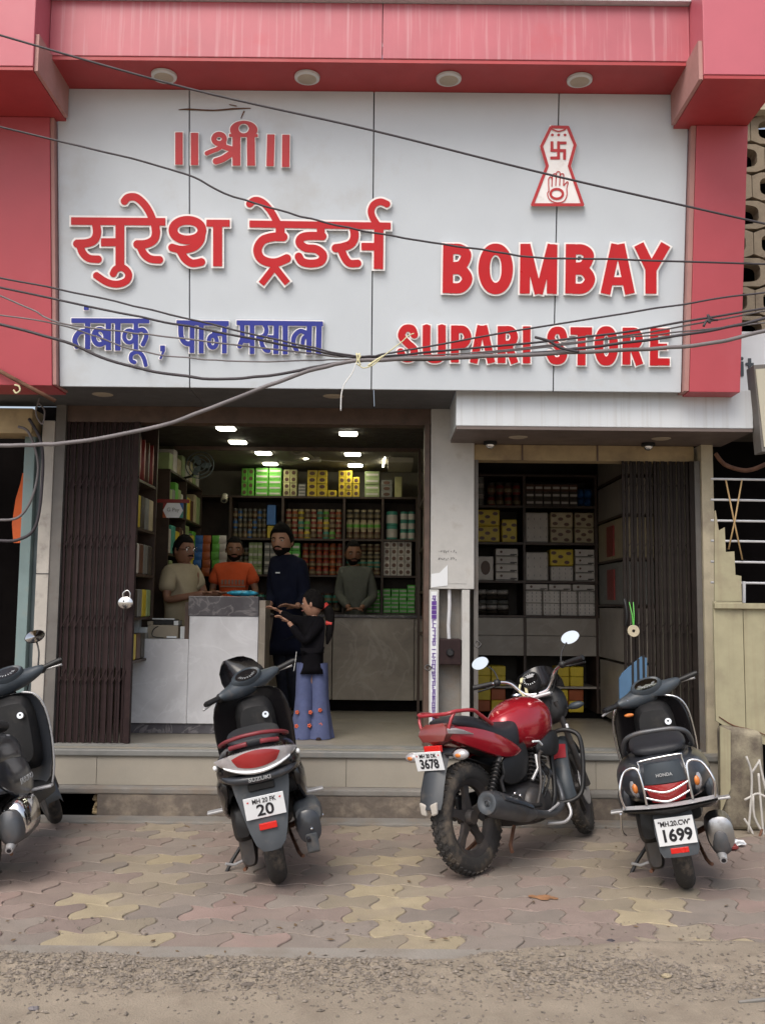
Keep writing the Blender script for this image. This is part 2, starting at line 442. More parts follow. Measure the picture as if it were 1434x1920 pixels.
# broken edge of the drain hole
mb = MB()
for i in range(7):
    mb.ball((-1.985+rnd.uniform(-0.02, 0.01), 6.95+rnd.uniform(0, .03), 0.02+i*0.018), (rnd.uniform(.02, .04), .03, .018), 7, 5)
struct('broken_concrete', mb, MT['cream_dark'])
struct('drain_void', MB().box(-2.62, -1.9, 7.9, 7.95, -0.05, 0.29).box(-2.63, -2.61, 7.06, 7.95, -0.05, 0.29).box(-1.92, -1.9, 7.06, 7.95, -0.05, 0.29).box(-2.62,-1.9,7.06,7.95,-0.058,-0.05), MT['dark_void'])  # near-black lining added so the hole stays dark
struct('footing_strip', MB().box(-4.2, 3.0, 6.72, 6.903, -0.08, 0.012), MT['concrete'], bevel=0.01)

# ================================================================ SHOP BUILDING
shop = thing('shop_building', 'two-bay shop front with pink beam and columns round a silver sign panel', 'shop', (0, 7.2, 0.45))
def part(name, mb, m_, par=None, **k): return mb.build(name, MT[m_], par or shop, **k)
def sy(z): return 6.5 - (z - 2.985) * 0.1519   # sloping plane of the fascia
SN = Vector((0, -1, -0.1519)).normalized()      # its outward normal
# upper beam with joints
mb = MB()
for a, b in ((-2.166, -0.032), (-0.028, 1.941)): 
    q = MB().box(a, b, 5.85, 6.195, 4.985, 5.36); part('beam_panel', q, 'pink_beam', bevel=0.004)
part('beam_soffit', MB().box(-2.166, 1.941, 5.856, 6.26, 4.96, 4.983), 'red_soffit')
part('corner_block', MB().box(-3.1, -2.168, 5.6, 6.25, 4.765, 6.6), 'pink_block', bevel=0.004)
part('corner_block', MB().box(1.943, 2.43, 5.6, 6.25, 4.755, 6.6), 'pink_block', bevel=0.004)
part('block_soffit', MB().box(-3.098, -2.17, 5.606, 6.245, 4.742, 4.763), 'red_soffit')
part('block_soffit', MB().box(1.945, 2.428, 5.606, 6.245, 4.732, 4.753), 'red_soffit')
part('block_edge', MB().box(-2.167, -2.145, 5.62, 6.19, 4.745, 4.984), 'pink_edge')
part('block_edge', MB().box(1.918, 1.942, 5.62, 6.19, 4.735, 4.984), 'pink_edge')
# ledge and upper wall over the beam
part('upper_ledge', MB().box(-2.166, 1.941, 5.80, 6.3, 5.362, 5.40), 'acp_white')
mb = MB().box(-2.166, 1.941, 6.4, 6.5, 5.40, 7.6); up = part('upper_wall', mb, 'acp_white')
for k in range(6): part('window_pane', MB().box(-2.1+k*0.67, -1.5+k*0.67, 6.385, 6.398, 5.5, 7.3), 'slate_paint', up)
# fascia columns, following the slope, slightly proud
def slab(x0, x1, z0, z1, off, th, mb=None):
    mb = mb or MB()
    y0a, y1a = sy(z0)-off, sy(z1)-off
    return mb.add([(x0,y0a,z0),(x1,y0a,z0),(x1,y0a+th,z0),(x0,y0a+th,z0),(x0,y1a,z1),(x1,y1a,z1),(x1,y1a+th,z1),(x0,y1a+th,z1)],
        [(0,3,2,1),(4,5,6,7),(0,1,5,4),(1,2,6,5),(2,3,7,6),(3,0,4,7)])
part('fascia_column', slab(-3.1, -2.262, 2.965, 4.74, 0.06, 0.30), 'pink_column', bevel=0.004)
part('fascia_column', slab(2.085, 2.43, 2.965, 4.73, 0.06, 0.30), 'pink_column', bevel=0.004)
part('column_return', slab(-2.26, -2.236, 2.975, 4.74, 0.05, 0.25), 'pink_edge')
part('column_return', slab(2.052, 2.083, 2.975, 4.73, 0.05, 0.25), 'pink_edge')
# soffit under the fascia
for a, b in ((-3.1, -1.352), (-1.348, -0.072), (-0.068, 0.50)):
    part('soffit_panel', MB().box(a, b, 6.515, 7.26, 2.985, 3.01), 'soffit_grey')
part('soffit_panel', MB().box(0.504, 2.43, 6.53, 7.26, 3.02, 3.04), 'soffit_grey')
for x, y, z in ((-2.02, 6.8, 2.984), (-0.36, 6.78, 2.984)):
    part('ceiling_lamp', MB().lathe([(0.001, -0.006), (0.055, -0.006), (0.075, 0.0)], 20, Matrix.Translation((x, y, z))), 'lamp_glass', smooth=40)
# lamps in the beam soffit
for px in (308, 576, 841, 1086):
    p = P(px, 142 + (px-308)*0.008, 6.02)
    lp = part('soffit_lamp', MB().lathe([(0.001, -0.022), (0.06, -0.022), (0.072, -0.014), (0.074, 0.0)], 24, Matrix.Translation((p.x, 6.02, 4.957))), 'lamp_glass', smooth=50)
    part('lamp_ring', MB().lathe([(0.066, -0.020), (0.082, -0.016), (0.084, 0.0), (0.07, 0.0)], 24, Matrix.Translation((p.x, 6.02, 4.957))), 'white_plastic', lp, smooth=40)
# entrance canopy box
part('canopy_front', MB().box(0.506, 2.575, 6.60, 7.24, 2.745, 3.017), 'acp_white', bevel=0.005)
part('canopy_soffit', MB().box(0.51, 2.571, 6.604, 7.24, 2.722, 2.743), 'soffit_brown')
for x in (0.98, 2.02): 
    part('ceiling_lamp', MB().lathe([(0.001, -0.006), (0.05, -0.006), (0.07, 0.0)], 20, Matrix.Translation((x, 6.9, 2.721))), 'lamp_glass', smooth=40)
# lintels
part('lintel', MB().box(-2.45, 0.36, 7.20, 7.34, 2.86, 2.984), 'brown_wood')
part('lintel', MB().box(0.69, 2.36, 7.22, 7.36, 2.60, 2.72), 'cream_dark', bevel=0.004)
for a in (1.05, 1.62): part('lintel_joint', MB().box(a, a+0.012, 7.212, 7.219, 2.60, 2.72), 'brown_wood')
# camera domes beneath canopy
for x in (0.80, 1.98):
    p = thing('security_camera', 'dark dome security camera under the white canopy, %s' % ('left one by the pillar' if x < 1 else 'right one over the folding gate'), 'camera', (x, 7.1, 2.72), group='dome cameras under the canopy')
    MB().lathe([(0.05, 0.0), (0.052, -0.02), (0.04, -0.025)], 18, Matrix.Translation((x, 7.1, 2.72))).build('camera_base', MT['black_plastic'], p, smooth=40)
    MB().ball((x, 7.1, 2.697), (0.036, 0.036, 0.034), 14, 8).build('camera_dome', MT['dish_steel'], p, smooth=180)
# central pillar
mb = MB().box(0.362, 0.688, 7.18, 7.36, 1.62, 2.984)
pil = part('pillar', mb, 'wall_white', bevel=0.004)
part('pillar_strip', MB().box(0.355, 0.425, 7.18, 7.34, 0.45, 1.615), 'wall_white')
part('pillar_strip', MB().box(0.598, 0.655, 7.18, 7.34, 0.45, 1.615), 'wall_white')
part('pillar_recess', MB().box(0.427, 0.596, 7.30, 7.345, 0.45, 1.617), 'concrete')
part('pillar_edge', MB().box(0.315, 0.353, 7.19, 7.38, 0.45, 2.86), 'brown_wood')
part('pillar_edge', MB().box(0.690, 0.722, 7.22, 7.38, 0.45, 2.60), 'frame_grey')
part('door_ring', MB().tube([(0.345+0.0, 7.17, 1.06), (0.37, 7.15, 1.04), (0.345, 7.13, 1.02), (0.32, 7.15, 1.04), (0.345, 7.17, 1.06)], 0.006, 6, sub=4), 'engine_metal', smooth=60)
part('door_ring', MB().tube([(0.71, 7.17, 1.30-0.06), (0.735, 7.15, 1.215), (0.71, 7.13, 1.19), (0.69, 7.15, 1.215), (0.71, 7.17, 1.24)], 0.006, 6, sub=4), 'engine_metal', smooth=60)
# sticker residue and note on the pillar
sk = part('torn_sticker', MB().prism([(0.368, 1.63), (0.49, 1.645), (0.49, 1.80), (0.43, 1.74), (0.368, 1.73)], 'y', 7.176, 7.179), 'sticker_white')
part('torn_sticker', MB().prism([(0.495, 1.66), (0.63, 1.66), (0.63, 1.79), (0.495, 1.80)], 'y', 7.1765, 7.179), 'wall_white')
# purple lettered tape down the pillar
tp = part('lettered_tape', MB().box(0.366, 0.412, 7.1765, 7.179, 0.62, 1.60), 'sticker_white')
mb = MB(); z = 1.57
rr = random.Random(3)
while z > 0.66:
    h = rr.uniform(0.018, 0.034)
    if z < 1.54 and z > 1.42:
        mb.box(0.372, 0.408, 7.1735, 7.1755, z-0.03, z)
        z -= 0.034; continue
    x0 = 0.374 + rr.uniform(0, .006)
    mb.box(x0, 0.404, 7.1735, 7.1755, z-0.006, z)
    if rr.random() < .7: mb.box(x0+0.002, x0+0.009, 7.1735, 7.1755, z-h+0.002, z-0.0065)
    if rr.random() < .7: mb.box(0.394, 0.401, 7.1735, 7.1755, z-h+0.002, z-0.0065)
    if rr.random() < .5: mb.box(x0+0.010, 0.393, 7.1735, 7.1755, z-h*0.7, z-h*0.7+0.005)
    z -= h
kind(mb.build('tape_print', MT['tape_purple'], tp), 'stuff')
# scribbled number on the pillar
mb = MB(); x = 0.425
rr = random.Random(11)
for row, zz in ((0, 1.90), (1, 1.845)):
    x = 0.42
    for k in range(8):
        pts = [(x+rr.uniform(0,.012), 7.177, zz+rr.uniform(-.013,.013)) for _ in range(3)]
        mb.tube(pts, 0.0017, 4)
        x += 0.018
kind(part('handwritten_number', mb, 'print_black', pil), 'stuff')
# meter box and pipe in the recess
mt = thing('meter_box', 'dark square switch box fixed in the pillar recess', 'meter box', (0.51, 7.2, 1.1))
MB().box(0.432, 0.592, 7.17, 7.297, 1.06, 1.25).build('box_body', MT['gate_brown'], mt, bevel=0.008)
MB().lathe([(0.001, 0.02), (0.02, 0.02), (0.026, 0.012), (0.03, 0)], 16, Matrix.Translation((0.51, 7.168, 1.15)) @ Matrix.Rotation(R(90), 4, 'X')).build('box_knob', MT['black_plastic'], mt, smooth=40)
pp = MB().tube([(0.505, 7.22, 1.25), (0.50, 7.22, 1.35), (0.508, 7.22, 1.5), (0.505, 7.22, 1.63)], 0.014, 10).build('conduit_pipe', MT['pipe_white'], smooth=40)
tag(pp, 'short white pipe running up the pillar above the meter box', 'pipe')
# framing round the openings
part('door_frame', MB().box(-2.475, -2.40, 7.17, 7.30, 0.45, 2.984), 'frame_grey')
part('door_frame', MB().box(2.345, 2.385, 7.17, 7.30, 0.20, 2.60), 'frame_grey')
part('side_post', MB().box(2.388, 2.475, 7.14, 7.32, 0.05, 2.72), 'cream')
part('bottom_track', MB().box(-2.40, 0.315, 7.15, 7.24, 0.447, 0.462), 'nosing_grey')
part('bottom_track', MB().box(0.722, 2.345, 7.15, 7.24, 0.447, 0.462), 'nosing_grey')
# interior shell
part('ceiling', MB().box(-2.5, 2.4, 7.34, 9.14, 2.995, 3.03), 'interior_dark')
part('ceiling', MB().box(-2.5, 2.4, 9.145, 11.0, 3.005, 3.03), 'interior_wall')  # same ceiling; the lighter tone imitates brighter light at the rear
part('ceiling_trim', MB().box(-2.0, 0.36, 9.12, 9.15, 2.96, 3.004), 'brown_wood')
part('inner_wall', MB().box(-2.5, 2.4, 10.86, 10.95, 0.45, 3.0), 'interior_wall')
part('inner_wall', MB().box(-2.42, -2.36, 7.3, 10.86, 0.45, 3.0), 'interior_wall')
part('inner_wall', MB().box(2.33, 2.39, 7.36, 10.86, 0.45, 3.0), 'interior_wall')
part('partition', MB().box(0.50, 0.54, 7.38, 10.86, 0.45, 3.0), 'interior_wall')
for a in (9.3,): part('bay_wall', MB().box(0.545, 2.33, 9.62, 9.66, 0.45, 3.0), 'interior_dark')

# ================================================================ FOLDING GATES
def folding_gate(x0, x1, z1, n, m_, label, bars_m, dx=0.014):
    g = thing('folding_gate', label, 'gate', ((x0+x1)/2, 7.2, 0.46), group='folding shop gates')
    proto = None
    step = (x1-x0)/n
    for i in range(n):
        x = x0 + step*(i+0.5)
        y = 7.205 + (0.018 if i % 2 else 0.0)
        if proto is None:
            proto = MB().box(-step*0.32, step*0.32, -0.007, 0.007, 0.465, z1).build('gate_bar', MT[m_], g)
            proto.location = (x, y, 0); 
        else:
            c = proto.copy(); COL.objects.link(c); c.location = (x, y, 0)
            if rnd.random() < .25: c.scale = (1.25, 1, 1)
    for zz in (0.95, 1.35, 1.95, 2.4):
        for i in range(0, n-1, 2):
            xa = x0+step*(i+.5); xb = xa+step*1.0
            MB().tube([(xa, 7.192, zz-0.05), (xb+step, 7.192, zz+0.05)], 0.004, 4).build('gate_link', MT[bars_m], g)
    MB().box(x1-0.03, x1+0.004, 7.18, 7.235, 0.465, z1).build('gate_stile', MT[bars_m], g)
    return g
g1 = folding_gate(-2.395, -1.85, 2.86, 22, 'gate_brown', 'tall brown steel folding gate pushed open at the left of the counter', 'gate_brown')
g2 = folding_gate(1.80, 2.34, 2.60, 18, 'gate_dark', 'dark steel folding gate at the right bay beside the cream post', 'gate_dark')
MB().tube([(1.81, 7.17, 1.36), (1.815, 7.15, 1.42), (1.81, 7.15, 1.50), (1.80, 7.17, 1.56)], .011, 8, sub=4).build('gate_handle', MT['black_plastic'], g2, smooth=180)
# steel dish on the left gate
p = P(236, 1130, 7.12)
d = thing('padlock', 'shiny steel padlock hanging on the edge of the brown folding gate', 'padlock', p)
MB().lathe([(0.001, 0.018), (0.03, 0.016), (0.044, 0.006), (0.044, -0.006), (0.001, -0.012)], 20, Matrix.Translation(p) @ Matrix.Rotation(R(90), 4, 'X') @ Matrix.Diagonal((1.25, 1, 1, 1))).build('lock_body', MT['dish_steel'], d, smooth=50)
MB().tube([p+Vector((-.02, 0, .03)), p+Vector((-.02, 0, .07)), p+Vector((0.01, 0, .09)), p+Vector((.03, 0, .07)), p+Vector((.03, 0, .03))], 0.006, 8, sub=4).build('shackle', MT['dish_steel'], d, smooth=180)
MB().ball(p+Vector((-.01, -.017, .012)), (0.007, 0.004, 0.007)).build('keyhole', MT['print_black'], d)
# green string and round disc on the right gate
p = P(1187, 1183, 7.1)
d = thing('hanging_disc', 'round tan disc hanging on a green string in front of the dark gate', 'disc', p)
MB().lathe([(0.012, -.006), (0.042, -.006), (0.045, 0), (0.042, .006), (0.012, .006)], 22, Matrix.Translation(p) @ Matrix.Rotation(R(85), 4, 'X'), close=True).build('disc', MT['cream'], d, smooth=40)
MB().tube([p+Vector((0, 0, .02)), p+Vector((-.006, .01, .12)), p+Vector((-.018, .04, .21))], 0.004, 6).build('string', MT['pack_bright_green'], d)
MB().tube([p+Vector((0.002, 0, .02)), p+Vector((.008, .01, .12)), p+Vector((.012, .04, .21))], 0.004, 6).build('string', MT['pack_bright_green'], d)
# blue board leaning behind the scooter
bd = thing('blue_board', 'light blue striped board leaning against the dark gate behind the silver-railed scooter', 'board', (1.86, 7.1, 0.45))
MB().prism([(1.74, 0.455), (1.92, 0.455), (1.94, 1.13), (1.90, 1.14), (1.76, 1.02), (1.735, 0.98)], 'y', 7.08, 7.10).build('panel', MT['blue_board'], bd)
for k in range(3):
    MB().box(1.825+k*0.04, 1.842+k*0.04, 7.0765, 7.079, 0.9, 1.10+k*0.025).build('stripe', MT['black_plastic'], bd)

# ================================================================ NEIGHBOUR LEFT
nl = thing('left_neighbour_shop', 'dark open doorway with pale door frames beside the brown folding gate', 'shop', (-3.0, 7.3, 0))
def pl(n, mb, k, par=None, **kw): return mb.build(n, MT[k], par or nl, **kw)
pl('frame_post', MB().box(-2.572, -2.478, 7.16, 7.32, 0.05, 2.86), 'white_paint', bevel=0.006)
pl('frame_joint', MB().box(-2.574, -2.476, 7.156, 7.159, 1.70, 1.706), 'seam')
pl('frame_post', MB().box(-2.63, -2.574, 7.25, 7.32, 0.05, 2.86), 'slate_paint')
pl('frame_post', MB().box(-2.712, -2.632, 7.19, 7.30, 0.05, 2.78), 'teal_paint', bevel=0.004)
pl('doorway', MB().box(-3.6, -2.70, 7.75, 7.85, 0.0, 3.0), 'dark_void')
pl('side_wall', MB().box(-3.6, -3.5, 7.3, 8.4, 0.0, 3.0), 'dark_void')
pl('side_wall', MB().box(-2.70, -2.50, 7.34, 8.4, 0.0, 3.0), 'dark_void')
pl('top_beam', MB().box(-3.6, -2.61, 7.05, 7.3, 2.74, 2.93), 'cream_dark', bevel=0.006)
pl('door_step', MB().box(-4.2, -2.63, 6.95, 8.4, -0.02, 0.16), 'concrete')
oc = MB()
oc.loft([[(-2.87-w_, 7.5+0.03*math.sin(z*9), z) , (-2.80+w_*.4, 7.48, z), (-2.79+w_*.3, 7.53, z), (-2.87-w_, 7.56, z)] for z, w_ in ((1.95, .0), (2.1, .03), (2.3, .02), (2.42, -.02), (2.5, -.04))])
tag(oc.build('orange_cloth', MT['orange_cloth'], smooth=60), 'orange cloth hanging inside the dark doorway at the far left', 'cloth')
# looping cables
def cable(name, label, pts, r, m_, cat='cable', group=None, sub=8):
    o = MB().tube(pts, r, 8, sub=sub).build(name, MT[m_], smooth=180)
    return tag(o, label, cat, group)
cable('loop_cable', 'thick dark cable looping down in front of the pale left door frame, inner loop', [P(35, 800, 7.05), P(55, 812, 7.05), P(72, 870, 7.05), P(62, 930, 7.05), P(35, 970, 7.05), P(-10, 975, 7.05)], 0.010, 'cable_grey')
cable('loop_cable', 'dark cable making the larger outer loop in front of the left door frame', [P(55, 785, 7.04), P(78, 830, 7.04), P(80, 900, 7.04), P(68, 985, 7.04), P(35, 1012, 7.04), P(-12, 1013, 7.04)], 0.012, 'cable_black')
cable('hanging_wire', 'thin crooked wire dangling under the left end of the pink column', [P(75, 745, 6.9), P(68, 775, 6.9), P(80, 795, 6.9), P(84, 770, 6.9), P(72, 755, 6.9)], 0.006, 'cable_grey')
cable('bracket_bar', 'dark diagonal bar poking from under the left pink column', [P(-10, 690, 6.4), P(30, 712, 6.4), P(60, 728, 6.4), P(105, 752, 6.45)], 0.014, 'rust', 'bar', sub=1)
cable('hook', 'small curled hook beneath the left pink column', [P(28, 722, 6.35), P(36, 724, 6.35), P(38, 732, 6.35), P(31, 737, 6.35), P(26, 731, 6.35)], 0.006, 'string_cream', 'hook')

# ================================================================ NEIGHBOUR RIGHT
gt = thing('compound_gate', 'cream painted sheet metal gate with stepped top at the right edge', 'gate', (2.45, 6.75, 0))
zt = P(1380, 1128, 6.75).z
xa = P(1338, 1200, 6.75).x
xb = P(1393, 1200, 6.75).x
def pg(n, mb, k, **kw): return mb.build(n, MT[k], gt, **kw)
pg('sheet_panel', MB().prism([(xa, 0.72), (xb, 0.60), (xb, zt), (xa, zt)], 'y', 6.75, 6.77), 'gate_cream', bevel=0.002)
pg('sheet_panel', MB().prism([(xb+.006, 0.58), (3.4, 0.46), (3.4, zt-0.01), (xb+.006, zt-0.01)], 'y', 6.755, 6.775), 'gate_cream')
pg('cross_rail', MB().box(xa, 3.4, 6.72, 6.749, zt-0.05, zt-0.012), 'gate_cream', bevel=0.004)
pg('weld_seam', MB().tube([(xa+.02, 6.745, 0.75), (xa+.12, 6.745, 0.69), (xb+0.05, 6.745, 0.66), (xb+.2, 6.745, .60)], [0.003, .005, .004, .003], 6, sub=3), 'rust')
sx = [1338, 1346, 1362, 1378, 1388]
st = [(1338, 958), (1340, 957), (1346, 995), (1357, 989), (1359, 1035), (1375, 1034), (1377, 1078), (1388, 1080), (1389, 1127), (1338, 1127)]
pts = [P(x, y, 6.80) for x, y in st]
pg('stepped_sheet', MB().prism([(q.x, q.z) for q in pts], 'y', 6.79, 6.805), 'gate_cream')
for k in range(4):
    a = P(1362+k*2, 1380+k*3, 6.74)
    pg('bolt_head', MB().ball(a, (0.010, 0.006, 0.009), 8, 6), 'rust')
pg('lower_post', MB().prism([(xa+.01, 0.0), (xb+.10, 0.0), (xb+.09, 0.66), (xa+.01, 0.70)], 'y', 6.66, 6.80), 'post_dirty', bevel=0.045, seg=4)
pg('pillar_sheet', MB().prism([(xa-.02, 0.12), (xa+.05, 0.28), (xa+.06, 0.67), (xa-.01, 0.70)], 'y', 6.64, 6.655), 'gate_cream')
# rails with crossed sticks
rl = thing('window_rails', 'row of white horizontal pipe rails over the dark opening above the cream gate', 'railing', (2.8, 6.95, 1.5))
for py in (898, 937, 976, 1014, 1053, 1092):
    a = P(1332, py, 6.95)
    MB().tube([(a.x, 6.95, a.z), (3.4, 6.95, a.z-0.006)], 0.0085, 8).build('rail', MT['pipe_white'], rl, smooth=40)
MB().tube([P(1394, 1090, 6.94), P(1394, 1130, 6.94)], 0.012, 8).build('rail_post', MT['pipe_white'], rl)
cable('crossed_stick', 'thin brass-coloured stick crossing the white rails, leaning right', [P(1360, 900, 6.93), P(1374, 970, 6.93), P(1391, 1050, 6.93)], 0.006, 'wire_brass', 'stick', 'crossed sticks tied to the rails', sub=1)
cable('crossed_stick', 'thin brass-coloured stick crossing the white rails, leaning left', [P(1390, 900, 6.92), P(1377, 975, 6.92), P(1365, 1030, 6.92)], 0.006, 'wire_brass', 'stick', 'crossed sticks tied to the rails', sub=1)
nr = thing('right_neighbour_building', 'brown concrete building with pierced blocks and a dark opening at the right edge', 'building', (3.0, 7.6, 0))
def pn(n, mb, k, **kw): return mb.build(n, MT[k], nr, **kw)
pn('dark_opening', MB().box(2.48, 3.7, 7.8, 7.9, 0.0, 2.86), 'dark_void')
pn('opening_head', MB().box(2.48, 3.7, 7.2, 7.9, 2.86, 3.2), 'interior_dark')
z0 = P(1410, 205, 7.3).z
pn('rendered_wall', MB().box(2.44, 3.7, 7.3, 7.5, z0, 7.0), 'cream')
pn('rendered_wall', MB().box(2.44, 3.7, 7.34, 7.5, 3.2, P(1410, 640, 7.3).z), 'cream_dark')
# pierced blocks
zb = P(1410, 640, 7.3).z
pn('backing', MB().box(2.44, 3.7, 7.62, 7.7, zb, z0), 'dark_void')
zz = zb; hs = (z0-zb)/8
def block(x0, x1, z0_, z1_):
    # pierced concrete block: outer rectangle with an oblong hole
    n = 24; cx, cz = (x0+x1)/2, (z0_+z1_)/2; a, b_ = (x1-x0)/2, (z1_-z0_)/2
    outer = []; inner = []
    for k in range(n):
        t = 2*math.pi*k/n + math.pi/n
        c, s_ = math.cos(t), math.sin(t)
        q = max(abs(c), abs(s_))
        outer.append((cx+a*c/q, cz+b_*s_/q))
        e = 0.5
        inner.append((cx+a*0.80*math.copysign(abs(c)**e, c), cz+b_*0.72*math.copysign(abs(s_)**e, s_)))
    mb = MB(); rings = []
    for pts_, y in ((outer, 7.40), (inner, 7.40), (inner, 7.52), (outer, 7.52)):
        rings.append([(p_[0], y, p_[1]) for p_ in pts_])
    mb.loft(rings + [rings[0]], caps=False)
    return mb
for i in range(8):
    for j in range(2):
        off = -0.11 if i % 2 else 0
        x0 = 2.44 + j*0.60 + off
        pn('pierced_block', block(x0+0.003, x0+0.597, zb+hs*i+.003, zb+hs*(i+1)-.003), 'jaali')
# hand painted board behind and lit sign box
pb = thing('painted_board', 'white painted board with blue letters half hidden behind the pink column', 'signboard', (2.7, 7.1, 3.2))
q0 = P(1384, 760, 7.1); q1 = P(1434, 622, 7.1)
MB().box(2.46, 3.5, 7.1, 7.13, q0.z, q1.z).build('board', MT['sticker_white'], pb)
mb = MB()
a = P(1390, 672, 7.09); mb.ball(a, (0.013, 0.003, 0.013)); mb.box(a.x-.011, a.x+.011, 7.088, 7.098, a.z-.135, a.z-.025)
b_ = P(1405, 690, 7.09); mb.box(b_.x-.011, b_.x+.011, 7.088, 7.098, b_.z-.10, b_.z+.075); mb.box(b_.x-.03, b_.x+.03, 7.0885, 7.0975, b_.z+.02, b_.z+.04)
mb.build('painted_letters', MT['slate_plastic'], pb)
sb = thing('light_box_sign', 'cream faced box sign with grey frame jutting in at the right edge', 'sign', (2.75, 6.55, 2.9))
pts = [P(1412, 684, 6.5), P(1500, 678, 6.5), P(1500, 838, 6.5), P(1428, 848, 6.5)]
MB().prism([(q.x, q.z) for q in pts], 'y', 6.5, 6.64).build('sign_case', MT['frame_grey'], sb, bevel=0.006)
pts = [P(1416, 692, 6.49), P(1500, 686, 6.49), P(1500, 828, 6.49), P(1432, 838, 6.49)]
MB().prism([(q.x, q.z) for q in pts], 'y', 6.492, 6.498).build('sign_face', MT['fan_cream'], sb)
# twiggy garland and wire hoop
cable('wire_garland', 'brown drooping garland hanging in the dark opening above the white rails', [P(1340, 850, 7.0), P(1360, 872, 7.0), P(1400, 882, 7.0), P(1440, 868, 7.0)], 0.016, 'rust', 'garland')
# broken white chair mesh at lower right
ch = thing('wire_grille', 'bent white wire grille leaning at the lower right edge by the gate post', 'grille', P(1420, 1560, 6.6))
def wr(pts, r=0.008): MB().tube([P(x, y, 6.58) for x, y in pts], r, 6, sub=3).build('wire', MT['mesh_white'], ch, smooth=180)
wr([(1398, 1418), (1408, 1450), (1407, 1500), (1402, 1560)])
wr([(1422, 1424), (1432, 1470), (1440, 1500)])
wr([(1408, 1450), (1422, 1428)])
wr([(1421, 1450), (1424, 1490), (1430, 1560), (1436, 1600)])
wr([(1395, 1500), (1406, 1494), (1420, 1488), (1440, 1497)])
wr([(1411, 1492), (1413, 1530), (1428, 1560)])
wr([(1394, 1535), (1404, 1550), (1411, 1565)])
MB().tube([P(1428, 1555, 6.55), P(1418, 1582, 6.5)], 0.008, 6).build('wire', MT['rust'], ch)
# rubbish by the post
for k, (x, y, c_, lab) in enumerate(((1368, 1590, 'pack_red', 'crumpled red wrapper lying on the paving by the gate post'), (1378, 1583, 'sticker_white', 'crumpled white wrapper lying behind the red one by the gate post'))):
    q = G(x, y, 0.01); mb = MB().ball((q.x, q.y, 0.018), (0.06, 0.035, 0.018), 10, 6)
    for i in range(len(mb.v)): mb.v[i] += Vector((rnd.uniform(-1,1), rnd.uniform(-1,1), rnd.uniform(-.6,1)))*0.010
    tag(mb.build('wrapper', MT[c_]), lab, 'litter')
# ================================================================ SIGN BOARD
sign = thing('shop_sign', 'large silver panelled shop sign with raised red and blue lettering', 'sign', (-0.1, sy(2.985), 2.985))
def plane_at(px, py, off=0.0):
    # point of the fascia plane seen at photo pixel, pushed out along the normal
    d = ray(px, py)
    p0 = Vector((0, 6.5, 2.985)) + SN*off
    k = (p0 - EYE).dot(SN) / d.dot(SN)
    return EYE + d*k
xs = [-2.232, -1.335, -0.085, 1.166, 2.048]
def seamx(i, z): return xs[i]
for i in range(4):
    slab(xs[i]+0.004, xs[i+1]-0.004, 2.975, 4.957, 0.0, 0.02).build('sign_panel', MT['acp_silver'], sign, bevel=0.002)
slab(-2.232, 2.048, 2.976, 4.956, -0.013, 0.01).build('sign_backing', MT['seam'], sign)

# --- signed-distance lettering
def sm(pts, n=6):
    if len(pts) < 3: return [tuple(map(float, p)) for p in pts]
    v, _ = catmull([Vector((p[0], p[1], 0)) for p in pts], [1]*len(pts), n)
    return [(q.x, q.y) for q in v]
def sdf(shapes, X, Y):
    D = np.full(X.shape, 1e9)
    for s in shapes:
        k = s[0]
        if k in ('s', 'l'):      # smooth / straight stroke with flat ends
            pts = sm(s[1]) if k == 's' else s[1]; w_ = s[2]/2
            best = np.full(X.shape, 1e9); 
            for i in range(len(pts)-1):
                ax, ay = pts[i]; bx, by = pts[i+1]
                dx, dy = bx-ax, by-ay; L = math.hypot(dx, dy)
                if L < 1e-6: continue
                t = ((X-ax)*dx+(Y-ay)*dy)/(L*L)
                tc_ = np.clip(t, 0, 1)
                dd = np.hypot(X-ax-dx*tc_, Y-ay-dy*tc_) - w_
                if i == 0: dd = np.where(t < 0, np.maximum(np.abs((X-ax)*dy-(Y-ay)*dx)/L-w_, -t*L), dd)
                if i == len(pts)-2: dd = np.where(t > 1, np.maximum(np.abs((X-ax)*dy-(Y-ay)*dx)/L-w_, (t-1)*L), dd)
                best = np.minimum(best, dd)
            D = np.minimum(D, best)
        elif k in ('ring', 'ell', 'hole'):
            cx, cy, rx, ry = s[1]
            q = np.hypot((X-cx)/rx, (Y-cy)/ry)
            g = np.hypot((X-cx)/rx**2, (Y-cy)/ry**2)+1e-9
            d = q*(q-1)/g
            if k == 'ring': D = np.minimum(D, np.abs(d)-s[2]/2)
            elif k == 'ell': D = np.minimum(D, d)
            else: D = np.maximum(D, -d)
        elif k == 'clip': # keep y < value
            D = np.maximum(D, Y - s[1])
    return D
